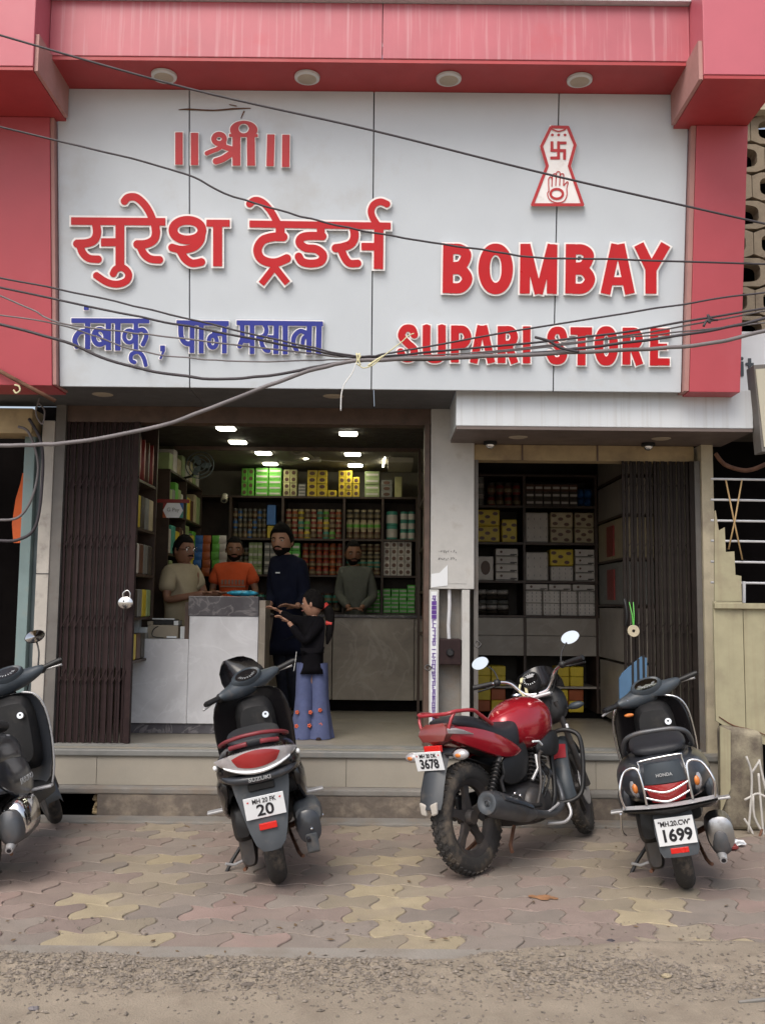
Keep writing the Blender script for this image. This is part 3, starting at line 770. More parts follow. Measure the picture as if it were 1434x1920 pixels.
def contours(D, x0, y0, h, lev):
    # marching squares -> closed loops
    A = D - lev; ny, nx = A.shape
    segs = {}
    def ip(ax, ay, av, bx, by, bv):
        t = av/(av-bv); return (x0+h*(ax+(bx-ax)*t), y0+h*(ay+(by-ay)*t))
    B = A < 0
    cells = np.argwhere((B[:-1,:-1] != B[1:,1:]) | (B[:-1,1:] != B[1:,:-1]) | (B[:-1,:-1] != B[:-1,1:]))
    for j, i in cells:
        v = (A[j,i], A[j,i+1], A[j+1,i+1], A[j+1,i])
        c = sum(1 << k for k in range(4) if v[k] < 0)
        if c in (0, 15): continue
        E_ = {0: (('h', i, j), lambda: ip(i, j, v[0], i+1, j, v[1])), 1: (('v', i+1, j), lambda: ip(i+1, j, v[1], i+1, j+1, v[2])),
              2: (('h', i, j+1), lambda: ip(i, j+1, v[3], i+1, j+1, v[2])), 3: (('v', i, j), lambda: ip(i, j, v[0], i, j+1, v[3]))}
        tb = {1: [(3,0)], 2: [(0,1)], 3: [(3,1)], 4: [(1,2)], 5: [(3,2),(1,0)], 6: [(0,2)], 7: [(3,2)], 8: [(2,3)], 9: [(2,0)], 10: [(0,3),(2,1)], 11: [(2,1)], 12: [(1,3)], 13: [(1,0)], 14: [(0,3)]}
        for a, b_ in tb[c]:
            ka, fa = E_[a]; kb, fb = E_[b_]
            segs[ka] = (kb, fa())
    loops = []
    while segs:
        s0 = next(iter(segs)); k = s0; lp = []
        while k in segs:
            nk, p = segs.pop(k); lp.append(p); k = nk
        if len(lp) > 5: loops.append(lp)
    return loops
def simplify(lp, tol):
    n = len(lp)
    def dp(a, b_):
        if b_ <= a+1: return []
        ax, ay = lp[a % n]; bx, by = lp[b_ % n]; L = math.hypot(bx-ax, by-ay) + 1e-9
        best, bi = -1, -1
        for i in range(a+1, b_):
            x, y = lp[i % n]; d = abs((x-ax)*(by-ay)-(y-ay)*(bx-ax))/L
            if L < 1e-6: d = math.hypot(x-ax, y-ay)
            if d > best: best, bi = d, i
        if best > tol: return dp(a, bi) + [bi] + dp(bi, b_)
        return []
    far = max(range(n), key=lambda i: (lp[i][0]-lp[0][0])**2+(lp[i][1]-lp[0][1])**2)
    idx = [0] + dp(0, far) + [far] + dp(far, n)
    return [lp[i % n] for i in idx]
def fill(loops, e, mapf, name, m_, parent):
    cu = bpy.data.curves.new('tmp', 'CURVE'); cu.dimensions = '2D'; cu.fill_mode = 'BOTH'; cu.extrude = e
    for lp in loops:
        sp = cu.splines.new('POLY'); sp.points.add(len(lp)-1)
        for q, p in zip(sp.points, lp): q.co = (p[0], -p[1], 0, 1)
        sp.use_cyclic_u = True
    t = bpy.data.objects.new('tmp', cu); COL.objects.link(t)
    me = bpy.data.meshes.new_from_object(t)
    bpy.data.objects.remove(t); bpy.data.curves.remove(cu)
    for v in me.vertices: v.co = mapf(v.co.x, -v.co.y, v.co.z)
    o = finish(me, name, m_, parent)
    return o
def letter(name, shapes, zoom, body, face, border, h=None, off=0.020, th=0.010, thf=0.003):
    # shapes in zoom-picture coordinates; zoom=(ox, oy, scale)
    ox, oy, s = zoom
    h = h or s*0.8
    xs_, ys_ = [], []
    for q in shapes:
        if q[0] in ('s', 'l'):
            for p in q[1]: xs_.append(p[0]); ys_.append(p[1])
            pad = q[2]
        elif q[0] in ('ring', 'ell'):
            cx, cy, rx, ry = q[1]; xs_ += [cx-rx, cx+rx]; ys_ += [cy-ry, cy+ry]
    pad = border*s*1.6 + 45*s/4
    x0, x1, y0, y1 = min(xs_)-pad, max(xs_)+pad, min(ys_)-pad, max(ys_)+pad
    gx = np.arange(x0, x1, h); gy = np.arange(y0, y1, h)
    X, Y = np.meshgrid(gx, gy)
    D = sdf(shapes, X, Y)
    mk = lambda o_: (lambda x, y, z: plane_at(ox+x/s, oy+y/s, o_+z))
    lo = [simplify(l, 0.18*s/2.4) for l in contours(D, x0, y0, h, border*s)]
    li = [simplify(l, 0.18*s/2.4) for l in contours(D, x0, y0, h, 0)]
    b = fill(lo, th, mk(off), name, body, sign)
    f = fill(li, thf, mk(off+th+thf-0.0015), 'letter_face', face, b)
    return b
LW, LR, LB, ER = MT['letter_white'], MT['letter_red'], MT['letter_blue'], MT['emblem_red']
z2 = (100, 340, 3.983); BD = 3.6
su = [('l', [(135,296),(838,302)], 56), ('s', [(318,300),(328,385),(305,440),(250,462),(172,466)], 62), ('s', [(200,478),(222,535),(268,575),(345,582)], 56),
      ('l', [(360,455),(500,455)], 60), ('l', [(499,300),(499,640)], 66),
      ('s', [(447,694),(470,655),(520,645),(563,688),(548,742),(480,768),(400,752),(315,697)], 52),
      ('s', [(757,300),(768,385),(748,440),(690,468),(622,470)], 62), ('s', [(648,482),(680,545),(730,580),(802,586)], 56),
      ('s', [(530,152),(560,120),(620,120),(680,170),(722,235),(750,305)], 56)]
letter('raised_word', su, z2, LW, LR, BD)
sh = [('ring', (1003,364,108,73), 66), ('s', [(1108,380),(1100,440),(1050,492),(960,510),(880,492)], 58), ('s', [(950,520),(985,578),(1040,612),(1115,600)], 58),
      ('l', [(1145,312),(1318,313)], 52), ('l', [(1228,312),(1228,634)], 68)]
letter('raised_letter', sh, z2, LW, LR, BD)
z3 = (440, 340, 3.983)
tr = [('l', [(113,318),(1163,334)], 52), ('s', [(108,172),(150,142),(205,155),(265,215),(325,318)], 52),
      ('l', [(340,320),(340,445)], 66), ('s', [(372,415),(290,415),(210,440),(172,505),(190,570),(250,603),(320,604),(398,572)], 64),
      ('l', [(306,630),(200,765)], 50), ('l', [(290,630),(394,760)], 50),
      ('l', [(643,330),(643,436)], 58), ('s', [(668,410),(560,407),(500,420),(485,460),(530,497),(610,507),(660,550),(640,600),(570,614),(505,600),(476,557)], 60),
      ('s', [(885,330),(895,410),(870,465),(810,490),(748,500)], 62), ('s', [(795,510),(822,572),(860,612),(925,612)], 56),
      ('l', [(948,487),(1075,488)], 56), ('l', [(1076,340),(1073,654)], 70),
      ('s', [(1142,172),(1090,152),(1040,172),(1018,220),(1030,270),(1062,322)], 50)]
letter('raised_word', tr, z3, LW, LR, BD)
z7 = (300, 180, 5.121); B7 = 1.8
for a in ([(184,350),(184,658)], [(333,355),(333,661)], [(1066,370),(1058,672)], [(1210,373),(1207,680)]):
    letter('raised_bar', [('l', a, 72)], z7, LW, ER, B7)
sr = [('ell', (805,325,132,88)), ('clip', 392), ('hole', (805,312,50,46)), ('ring', (569,412,50,44), 50), ('s', [(625,452),(560,505),(500,528),(445,552)], 42),
      ('s', [(575,470),(640,495),(715,515)], 52), ('s', [(530,628),(610,600),(715,530)], 62), ('l', [(735,378),(735,668)], 76), ('l', [(873,378),(876,668)], 76), ('l', [(665,378),(940,380)], 28)]
letter('raised_word', sr, z7, LW, ER, B7)
z4 = (100, 560, 2.6556); B4 = 1.8
ta = [('l', [(92,109),(478,111)], 24), ('l', [(172,110),(172,250)], 26), ('s', [(172,160),(130,168),(108,205),(120,242)], 24),
      ('l', [(275,112),(275,256)], 26), ('ring', (232,190,30,38), 24), ('l', [(212,165),(252,212)], 14), ('l', [(245,210),(275,225)], 22), ('l', [(322,112),(322,258)], 28),
      ('l', [(412,112),(412,264)], 22), ('ring', (380,188,26,30), 20), ('s', [(412,162),(448,155),(464,185),(445,232)], 22),
      ('s', [(408,318),(388,306),(392,276),(425,266),(450,292),(462,335)], 20)]
letter('raised_word', ta, z4, LW, LB, B4)
letter('raised_dot', [('l', [(154,47),(178,47)], 20)], z4, LW, LB, B4)
letter('raised_comma', [('l', [(545,234),(545,262)], 24), ('l', [(551,258),(534,300)], 11)], z4, LW, LB, B4)
z8 = (320, 580, 4.481)
pa = [('l', [(52,111),(490,118)], 40), ('l', [(181,115),(180,366)], 40), ('s', [(86,112),(90,225),(125,282),(183,290)], 42), ('l', [(258,118),(258,369)], 42),
      ('l', [(453,118),(452,369)], 40), ('ring', (355,270,33,50), 36), ('l', [(350,204),(452,206)], 34)]
letter('raised_word', pa, z8, LW, LB, B4)
ms = [('l', [(556,112),(1278,121)], 40), ('l', [(600,115),(604,240)], 40), ('l', [(684,115),(684,373)], 40), ('s', [(612,235),(588,285),(580,312)], 40), ('s', [(600,250),(640,262),(690,242)], 46),
      ('s', [(785,120),(806,170),(785,222),(730,236)], 36), ('s', [(758,245),(770,300),(798,342),(826,348)], 36), ('l', [(815,232),(885,234)], 32), ('l', [(888,118),(884,374)], 44),
      ('l', [(963,120),(962,376)], 44), ('l', [(1166,120),(1160,378)], 44), ('s', [(1150,205),(1090,182),(1040,225),(1032,290),(1062,352)], 38), ('s', [(1155,225),(1118,240),(1108,290)], 34), ('l', [(1247,120),(1241,378)], 46)]
letter('raised_word', ms, z8, LW, LB, B4)
z5 = (700, 420, 2.39); B5 = 3.4
def bshape(x, y, dx=0, h=220):
    return [('l', [(x+23,y),(x+20,y+h)], 46), ('s', [(x+23,y+24),(x+75,y+24),(x+103,y+50),(x+80,y+98),(x+25,y+104)], 46), ('s', [(x+23,y+114),(x+80,y+116),(x+108,y+156),(x+80,y+196),(x+20,y+197)], 46)]
letter('raised_letter', bshape(312, 89), z5, LW, LR, B5)
letter('raised_letter', [('ring', (547,201,52,88), 51)], z5, LW, LR, B5)
letter('raised_letter', [('l', [(680,90),(677,311)], 45), ('l', [(801,92),(798,312)], 45), ('l', [(685,92),(738,312)], 34), ('l', [(796,92),(741,312)], 34)], z5, LW, LR, B5)
letter('raised_letter', bshape(861, 91), z5, LW, LR, B5)
letter('raised_letter', [('l', [(1086,91),(1038,312)], 44), ('l', [(1102,91),(1148,312)], 44), ('l', [(1050,256),(1135,256)], 36)], z5, LW, LR, B5)
letter('raised_letter', [('l', [(1188,92),(1243,205)], 46), ('l', [(1308,92),(1243,205)], 46), ('l', [(1242,190),(1242,312)], 50)], z5, LW, LR, B5)
B6 = 2.7
def S(x, y): return [('s', [(x+72,y+48),(x+60,y+18),(x+28,y+18),(x+14,y+50),(x+40,y+82),(x+70,y+112),(x+60,y+146),(x+26,y+148),(x+8,y+118)], 33)]
def Rr(x, y): return [('l', [(x+18,y),(x+17,y+164)], 36), ('s', [(x+18,y+17),(x+58,y+18),(x+74,y+48),(x+58,y+78),(x+18,y+80)], 33), ('l', [(x+46,y+80),(x+76,y+165)], 34)]
for s_ in (S(112, 452), [('s', [(238,454),(238,565),(250,598),(275,606),(298,598),(306,565),(306,454)], 35)],
           [('l', [(365,455),(364,620)], 36), ('s', [(365,473),(405,474),(422,506),(405,538),(365,540)], 33)],
           [('l', [(482,456),(448,622)], 34), ('l', [(492,456),(528,622)], 34), ('l', [(462,586),(514,586)], 24)],
           Rr(556, 458), [('l', [(686,459),(685,623)], 34)],
           S(780, 462), [('l', [(882,479),(978,480)], 34), ('l', [(932,470),(931,632)], 36)], [('ring', (1042,546,33,68), 40)], Rr(1115, 465),
           [('l', [(1257,467),(1255,634)], 36), ('l', [(1245,483),(1325,484)], 32), ('l', [(1250,550),(1314,550)], 28), ('l', [(1245,617),(1325,618)], 32)]):
    letter('raised_letter', s_, z5, LW, LR, B6)
# emblem: hourglass plaque
z6 = (960, 210, 7.967)
outer = [(560,190),(700,212),(845,205),(968,490),(880,810),(1082,1410),(268,1410),(495,800),(405,510)]
mp = lambda o_: (lambda x, y, z: plane_at(960+x/7.967, 210+y/7.967, o_+z))
em = fill([outer], 0.02, mp(0.022), 'emblem_plaque', LW, sign)
def face(shapes, h=5, th=0.0015, off=0.0445):
    xs_, ys_ = np.meshgrid(np.arange(230, 1120, h), np.arange(150, 1450, h))
    D = sdf(shapes, xs_, ys_)
    fill([simplify(l, 1.2) for l in contours(D, 230, 150, h, 0)], th, mp(off), 'emblem_line', ER, em)
brd = [(578,222),(830,228),(938,492),(850,808),(1050,1385),(300,1385),(522,805),(435,512),(578,222)]
face([('l', brd, 46)])
face([('l', [(690,440),(690,708)], 44), ('l', [(570,573),(802,576)], 44), ('l', [(690,461),(806,461)], 44), ('l', [(592,440),(592,573)], 44), ('l', [(566,686),(690,686)], 44), ('l', [(780,576),(780,710)], 44)])
face([('s', [(590,255),(690,288),(800,255)], 18)], off=0.0475)
for cx in (598, 692, 786): face([('ell', (cx, 342, 22, 20))])
face([('ring', (663,1222,92,72), 36)])
face([('s', [(545,1180),(525,1225),(560,1310),(660,1355),(770,1330),(815,1240),(812,1140),(832,1060),(815,1045),(765,1105)], 15), ('l', [(545,1190),(540,1000)], 15),
      ('s', [(540,1005),(565,968),(592,1000),(590,1115)], 15), ('s', [(597,1010),(600,945),(640,920),(652,960),(648,1105)], 15), ('s', [(654,1000),(662,905),(700,892),(712,930),(706,1100)], 15), ('s', [(712,1000),(722,930),(760,925),(768,960),(765,1100)], 15)], h=4)
# dirty water mark / nest line above the small lettering
mb = MB()
ln = [(335,206),(353,205),(400,207),(440,204),(470,203)]
mb.tube([plane_at(x, y, 0.004) for x, y in ln], [0.002,0.006,0.005,0.006,0.003], 5, sub=4)
mb.tube([plane_at(x, y, 0.004) for x, y in ((458,208),(452,222))], [0.005,0.003], 5)
mb.tube([plane_at(x, y, 0.004) for x, y in ((430,196),(444,199))], 0.003, 5)
tag(mb.build('dried_mud_line', MT['rust']), 'thin dark brown dried mud line on the sign above the top lettering', 'stain')
# ================================================================ INTERIOR
_proto = {}
def item(kind_, w_, d_, h_, m_, loc, label, cat, group, top=None, name=None):
    key = (kind_, round(w_, 3), round(d_, 3), round(h_, 3), m_, top)
    if key not in _proto:
        if kind_ == 'box':
            a = MB().box(-w_/2, w_/2, -d_/2, d_/2, 0, h_)
            o = a.build(name or 'carton', MT[m_], bevel=min(w_, h_)*0.05, seg=1)
            if top == 'oval':
                f = MB().lathe([(0.001, 0.002), (1, 0.002), (1, 0)], 12, Matrix.Translation((0, -d_/2, h_*0.52)) @ Matrix.Diagonal((w_*0.30, 1, h_*0.30, 1)) @ Matrix.Rotation(R(90), 4, 'X')).build('carton_print', MT['pack_brown'], o, local=True)
            elif top == 'bar':
                MB().box(-w_*.42, w_*.42, -d_/2-.002, -d_/2, h_*.32, h_*.62).build('carton_print', MT['pack_white'], o, local=True)
            elif top == 'band':
                MB().box(-w_*.5, w_*.35, -d_/2-.002, -d_/2, h_*.06, h_*.16).build('carton_print', MT['pack_dark'], o, local=True)
                MB().box(w_*.15, w_*.45, -d_/2-.002, -d_/2, h_*.17, h_*.34).build('carton_print', MT['pack_dark'], o, local=True)
                MB().lathe([(0.001, 0.002), (1, 0.002), (1, 0)], 10, Matrix.Translation((-w_*.25, -d_/2, h_*.6)) @ Matrix.Diagonal((w_*0.06, 1, w_*0.06, 1)) @ Matrix.Rotation(R(90), 4, 'X')).build('carton_print', MT['pack_brown'], o, local=True)
            elif top == 'flowers':
                f = MB()
                for (a_, b_) in ((.2, .25), (.72, .2), (.45, .55), (.15, .78), (.8, .75)):
                    f.lathe([(0.001, 0.002), (1, 0.002), (1, 0)], 10, Matrix.Translation(((a_-.5)*w_, -d_/2, b_*h_)) @ Matrix.Diagonal((0.026, 1, 0.017, 1)) @ Matrix.Rotation(R(90), 4, 'X'))
                kind(f.build('carton_print', MT['pack_brown'], o, local=True), 'stuff')
            elif top == 'ticks':
                f = MB()
                for i in range(4):
                    for j in range(3):
                        f.box((-.4+.27*i)*w_, (-.4+.27*i)*w_+.006, -d_/2-.0015, -d_/2, (.15+.3*j)*h_, (.15+.3*j)*h_+.02)
                kind(f.build('carton_print', MT['pack_grey'], o, local=True), 'stuff')
        elif kind_ == 'jar':
            r_ = w_/2
            o = MB().lathe([(r_*.9, 0), (r_, h_*.05), (r_, h_*.68), (r_*.82, h_*.78)], 14).build(name or 'jar', MT[m_], smooth=40)
            MB().lathe([(r_*.84, h_*.775), (r_*.86, h_*.99), (0.001, h_)], 14).build('jar_lid', MT[top or 'pack_dark'], o, smooth=40, local=True)
            MB().lathe([(r_*1.01, h_*.2), (r_*1.01, h_*.5)], 14).build('jar_label', MT['pack_label' if m_ != 'pack_cream' else 'pack_green'], o, smooth=40, local=True)
        elif kind_ == 'tin':
            r_ = w_/2
            o = MB().lathe([(r_, 0), (r_, h_*.96), (r_*.93, h_), (0.001, h_*.97)], 16).build(name or 'tin', MT[m_], smooth=40)
            MB().lathe([(r_*1.01, h_*.15), (r_*1.01, h_*.75)], 16).build('tin_label', MT[top or 'pack_white'], o, smooth=40, local=True)
        elif kind_ == 'packet':
            n = 5; rings = []
            for i in range(n):
                t = i/(n-1); q = math.sin(math.pi*min(1, max(0, t)))**.5*0.5*d_ + 0.003
                rings.append([(-w_/2, -q*.3, t*h_), (0, -q, t*h_), (w_/2, -q*.3, t*h_), (w_/2, q*.3, t*h_), (0, q, t*h_), (-w_/2, q*.3, t*h_)])
            o = MB().loft(rings).build(name or 'packet', MT[m_], smooth=60)
        _proto[key] = o
    else: o = dup(_proto[key])
    o.location = loc
    tag(o, label, cat, group)
    return o

unit = thing('back_shelf', 'dark wooden wall shelving full of stock along the back of the shop', 'shelving', (-0.65, 10.6, 0.45))
YB = 10.36
def zat(py, Y): return P(600, py, Y).z
zs = [zat(931, YB), zat(1010, YB), zat(1078, YB), zat(1148, YB)]
XL, XR = -2.35, 0.40
for z in zs: MB().box(XL, XR, YB-0.03, 10.85, z-0.022, z).build('shelf_board', MT['shelf_wood'], unit)
MB().box(XL, XR, 10.80, 10.855, 0.45, zs[0]).build('back_panel', MT['shelf_wood'], unit)
for px in (432, 530, 645, 717, 781):
    x = P(px, 1000, YB).x
    MB().box(x-0.012, x+0.012, YB-0.032, 10.80, 0.45, zs[0]-.0225).build('upright', MT['shelf_wood'], unit)
def rowp(px0, px1, n, z, rows, hpx, kind_, m_, label, cat, group, top=None, Y=YB, fill_=0.94, dd=0.16, jag=False, name=None, mats=None):
    a, b_ = P(px0, 1000, Y).x, P(px1, 1000, Y).x
    w_ = (b_-a)/n; h_ = hpx*Y/1800
    ordn = ['leftmost', 'second', 'third', 'fourth', 'fifth', 'sixth', 'seventh', 'eighth', 'ninth', 'tenth', 'eleventh', 'twelfth', 'thirteenth']
    tiers = ['bottom', 'second', 'third', 'fourth', 'fifth', 'sixth', 'seventh']
    base = label
    for i in range(n):
        nr_ = rows - (rnd.choice((0, 0, 1)) if jag else 0)
        for j in range(nr_):
            label = base
            if rows > 1: label += ', ' + ('top' if j == nr_-1 else tiers[j]) + ' tier'
            if n > 1: label += ', ' + ('rightmost' if i == n-1 else ordn[i]) + ' column'
            while len(label.split()) > 16:
                b_w = base.split(); base = ' '.join(b_w[:-1]).rstrip(','); 
                while base.split()[-1] in ('the', 'of', 'in', 'on', 'and', 'at', 'right', 'left', 'a', 'between'): base = ' '.join(base.split()[:-1])
                label = base + label[label.index(','):] if label.count(',') <= 2 else base + ',' + ','.join(label.split(',')[-2:])
            mm = mats[(i*3+j*5) % len(mats)] if mats else m_
            o = item(kind_, w_*fill_, dd if kind_ in ('box', 'packet') else w_*fill_, h_*0.98, mm, (a+w_*(i+.5), Y+dd/2+0.01+rnd.uniform(0, .012), z+0.001+j*h_), label, cat, group, top, name)
            if kind_ == 'box' and jag: o.rotation_euler[2] = rnd.uniform(-.06, .06)
# top shelf
rowp(450, 474, 2, zs[0], 4, 13.2, 'box', 'pack_green', 'green carton in the leftmost columns on the top back shelf', 'carton', 'green cartons on the top shelf', 'oval')
rowp(476, 526, 2, zs[0], 5, 10.8, 'box', 'pack_green', 'wide green carton stacked beside the leftmost columns on the top back shelf', 'carton', 'wide green cartons on the top shelf', 'bar')
rowp(529, 555, 2, zs[0], 4, 12.8, 'box', 'pack_pale_yellow', 'pale green-yellow carton stacked between the green and the yellow cartons', 'carton', 'pale cartons on the top shelf', 'oval')
rowp(557, 572, 1, zs[0], 4, 6, 'box', 'pack_grey', 'small grey packet piled left of the tall yellow stack', 'packet', 'grey packets on the top shelf', 'bar')
rowp(574, 612, 2, zs[0], 4, 12.6, 'box', 'pack_yellow', 'yellow carton of the larger left stack on the top back shelf', 'carton', 'large yellow cartons on the top shelf', 'oval')
rowp(613, 630, 1, zs[0], 1, 12.6, 'box', 'pack_yellow', 'single yellow carton in the gap right of the larger yellow stack', 'carton', None, 'oval')
rowp(633, 659, 2, zs[0], 4, 12.6, 'box', 'pack_yellow', 'yellow carton of the smaller right stack on the top back shelf', 'carton', 'small yellow cartons on the top shelf', 'oval')
rowp(660, 673, 1, zs[0], 3, 12.6, 'box', 'pack_yellow', 'yellow carton of the lowest column at the right end of the yellow stacks', 'carton', 'lowest column of yellow cartons', 'oval')
rowp(682, 711, 1, zs[0], 4, 12.4, 'box', 'pack_pale_green', 'wide pale olive carton right of the yellow stacks', 'carton', 'pale olive cartons', 'bar')
rowp(713, 735, 1, zs[0], 3, 11, 'box', 'pack_grey', 'grey carton with dark oval right of the olive cartons', 'carton', 'grey cartons with ovals', 'oval')
rowp(739, 753, 1, zs[0], 1, 40, 'box', 'pack_pale_yellow', 'tall narrow cream carton near the right end of the top back shelf', 'carton', None)
# second row: jars in tiers
DK = ['pack_dark', 'pack_brown', 'pack_teal', 'pack_cream']
rowp(434, 498, 7, zs[1], 3, 19, 'jar', 'pack_dark', 'dark small jar in the left compartment of the second back shelf', 'jar', 'dark jars, second shelf left', 'pack_grey', mats=['pack_dark', 'pack_blue', 'pack_brown', 'pack_dark'])
rowp(500, 517, 1, zs[1], 1, 24, 'box', 'pack_yellow', 'yellow carton standing under the blue one on the second shelf', 'carton', None)
z_ = zs[1]+25*YB/1800
item('box', .095, .14, .22, 'pack_blue', (P(508, 1000, YB).x, YB+.08, z_), 'bright blue carton standing on a yellow one on the second shelf', 'carton', None)
rowp(533, 640, 9, zs[1], 3, 19, 'jar', 'pack_red', 'coloured spice jar in the middle compartment of the second back shelf', 'jar', 'coloured jars, second shelf middle', 'pack_cream', mats=['pack_green', 'pack_red', 'pack_yellow', 'pack_red', 'pack_teal', 'pack_brown', 'pack_orange'])
rowp(648, 714, 5, zs[1], 3, 19, 'jar', 'pack_brown', 'brown jar with pale lid on the second shelf left of the green tins', 'jar', 'brown jars with pale lids', 'pack_cream', mats=['pack_brown', 'pack_dark', 'pack_cream'])
rowp(723, 746, 1, zs[1], 2, 27, 'tin', 'pack_teal', 'large green tin with white label at the right of the second shelf', 'tin', 'large green tins', 'pack_white')
rowp(750, 779, 2, zs[1], 3, 18, 'tin', 'pack_teal', 'small green tin right of the large green tins', 'tin', 'small green tins', 'pack_white')
# third row
rowp(434, 466, 3, zs[2], 3, 17, 'jar', 'pack_dark', 'dark jar behind the man in the orange shirt', 'jar', 'dark jars, third shelf left', 'pack_grey')
rowp(467, 492, 3, zs[2], 4, 15, 'box', 'pack_pale_green', 'pale green packet stack between the orange and the navy shirted men', 'packet', 'pale green packets, third shelf', 'bar')
rowp(496, 528, 3, zs[2], 4, 15, 'box', 'pack_grey', 'grey packet behind the man in navy', 'packet', 'grey packets behind navy man', 'bar')
rowp(533, 563, 2, zs[2], 4, 15, 'box', 'pack_bright_green', 'green packet right behind the shoulder of the man in navy', 'packet', 'green packets behind navy man', 'bar')
rowp(566, 643, 6, zs[2], 4, 15, 'jar', 'pack_red', 'red or orange jar on the third shelf between navy man and grey man', 'jar', 'red jars on the third shelf', 'pack_orange', mats=['pack_red', 'pack_red', 'pack_orange', 'pack_brown', 'pack_red'])
rowp(648, 714, 5, zs[2], 4, 15, 'jar', 'pack_dark', 'dark jar with pale lid behind the man in grey', 'jar', 'dark jars behind grey man', 'pack_cream', mats=['pack_brown', 'pack_dark', 'pack_teal'])
rowp(719, 772, 4, zs[2], 5, 12.8, 'box', 'pack_white', 'white carton with small print in the block at the right of the third shelf', 'carton', 'white cartons, third shelf right', 'oval')
# fourth row
rowp(648, 714, 5, zs[3], 6, 7, 'box', 'pack_bright_green', 'bright green packet piled beside the man in grey', 'packet', 'green packets beside grey man', jag=True, top='bar')
rowp(719, 779, 4, zs[3], 7, 7.5, 'box', 'pack_bright_green', 'bright green packet in the jumbled pile right of the man in grey', 'packet', 'bright green packets, lowest shelf', jag=True, top='bar')
rowp(434, 640, 13, zs[3], 2, 18, 'jar', 'pack_dark', 'dark jar on the lowest shelf behind the customers', 'jar', 'dark jars on the lowest shelf', 'pack_brown', mats=['pack_dark', 'pack_brown', 'pack_teal'])
# ---- left wall shelving (faces right)
lw = thing('left_shelf', 'long dark shelving crammed with packets along the left wall behind the seller in tan', 'shelving', (-2.1, 9.2, 0.45))
XF = -1.95
lz = [2.72, 2.33, 1.95, 1.58, 1.22]
for z in lz[:]: MB().box(-2.355, XF+0.0, 8.75, 10.35, z-0.02, z).build('shelf_board', MT['shelf_wood'], lw)
for y in (8.76, 9.5, 10.33): MB().box(-2.355, XF-0.002, y-0.012, y+0.012, 0.45, 2.699).build('upright', MT['shelf_wood'], lw)
NTH = ['first', 'second', 'third', 'fourth', 'fifth', 'sixth', 'seventh', 'eighth', 'ninth', 'tenth', 'eleventh', 'twelfth', 'thirteenth', 'fourteenth', 'fifteenth', 'sixteenth', 'seventeenth', 'eighteenth', 'nineteenth']
cols = ['pack_pale_green', 'pack_green', 'pack_white', 'pack_yellow', 'pack_cream', 'pack_grey', 'pack_pale_green', 'pack_teal', 'pack_brown']
for r_, z in enumerate(lz[1:]+[0.9]):
    zt_ = ([2.72]+lz[1:])[r_] if r_ else 2.72
    y = 8.8; k = 0
    while y < 10.2:
        d_ = rnd.choice((0.09, 0.12, 0.15, 0.18)); h_ = rnd.uniform(0.22, 0.32)
        m_ = cols[(k*5+r_*2) % len(cols)]
        item('box', 0.14, d_, round(h_, 2), m_, (XF-0.09, y+d_/2, z+0.001), '%s packet, %s left wall shelf, %s from front' % (m_[5:].replace('_', ' '), ('top', 'second', 'third', 'fourth', 'lowest')[r_], NTH[k]), 'packet', 'packets on the left wall shelving')
        y += d_+rnd.choice((0.008, 0.012, 0.05)); k += 1
y = 8.3
for k in range(8):
    item('box', .15, .14, (.16, .22)[k % 2], ['pack_pale_green', 'pack_white', 'pack_cream'][k % 3], (XF-.09, 8.85+k*.185, 2.721), 'pale carton on top of the left wall shelving, %s from front' % NTH[k], 'carton', 'cartons on top of the left shelving')
# front-left cabinet
lc = thing('side_cabinet', 'narrow dark cabinet of packets just inside the brown folding gate', 'shelving', (-2.1, 7.7, 0.45))
for z in (2.46, 2.08, 1.72, 1.38, 1.05): MB().box(-2.355, -1.90, 7.42, 8.0, z-0.02, z).build('shelf_board', MT['shelf_wood'], lc)
MB().box(-2.355, -1.895, 7.39, 7.415, 1.0, 2.95).build('upright', MT['frame_grey'], lc)
MB().box(-2.355, -1.895, 8.002, 8.03, 1.0, 2.95).build('upright', MT['shelf_wood'], lc)
for r_, z in enumerate((2.46, 2.08, 1.72, 1.38, 1.05)):
    for k in range(4):
        m_ = [['pack_red', 'pack_red', 'pack_brown', 'pack_red'], ['pack_yellow', 'pack_dark', 'pack_grey', 'pack_cream'], ['pack_white', 'pack_brown', 'pack_grey', 'pack_dark'], ['pack_dark', 'pack_grey', 'pack_yellow', 'pack_pale_green'], ['pack_yellow', 'pack_brown', 'pack_dark', 'pack_grey']][r_][k]
        item('packet' if r_ == 0 else 'box', 0.16, .12, (.34, .26, .24, .22, .2)[r_], m_, (-1.99, 7.5+k*.14, z+.001), '%s packet, %s tier of narrow cabinet by the brown gate, %s from front' % (m_[5:].replace('_', ' '), ['top', 'second', 'third', 'fourth', 'lowest'][r_], NTH[k]), 'packet', 'packets in the narrow cabinet, tier %s' % ['top', 'second', 'third', 'fourth', 'lowest'][r_])
# green wall sachets strips hanging behind sellers
for k, (px, m_, lab) in enumerate(((372, 'pack_blue', 'blue'), (388, 'pack_orange', 'orange'), (405, 'pack_green', 'green'), (418, 'pack_white', 'white'), (356, 'pack_yellow', 'yellow'))):
    x = P(px, 1040, 9.5).x
    for j in range(4 + k % 2):
        zz = P(px, 1005+j*15, 9.5).z
        item('packet', .075, .03, .085, m_, (x+rnd.uniform(-.008, .008), 9.5, zz-.08), '%s sachet hanging behind the seller in tan, %s down its strip' % (lab, NTH[j]), 'sachet', '%s hanging sachets' % lab)
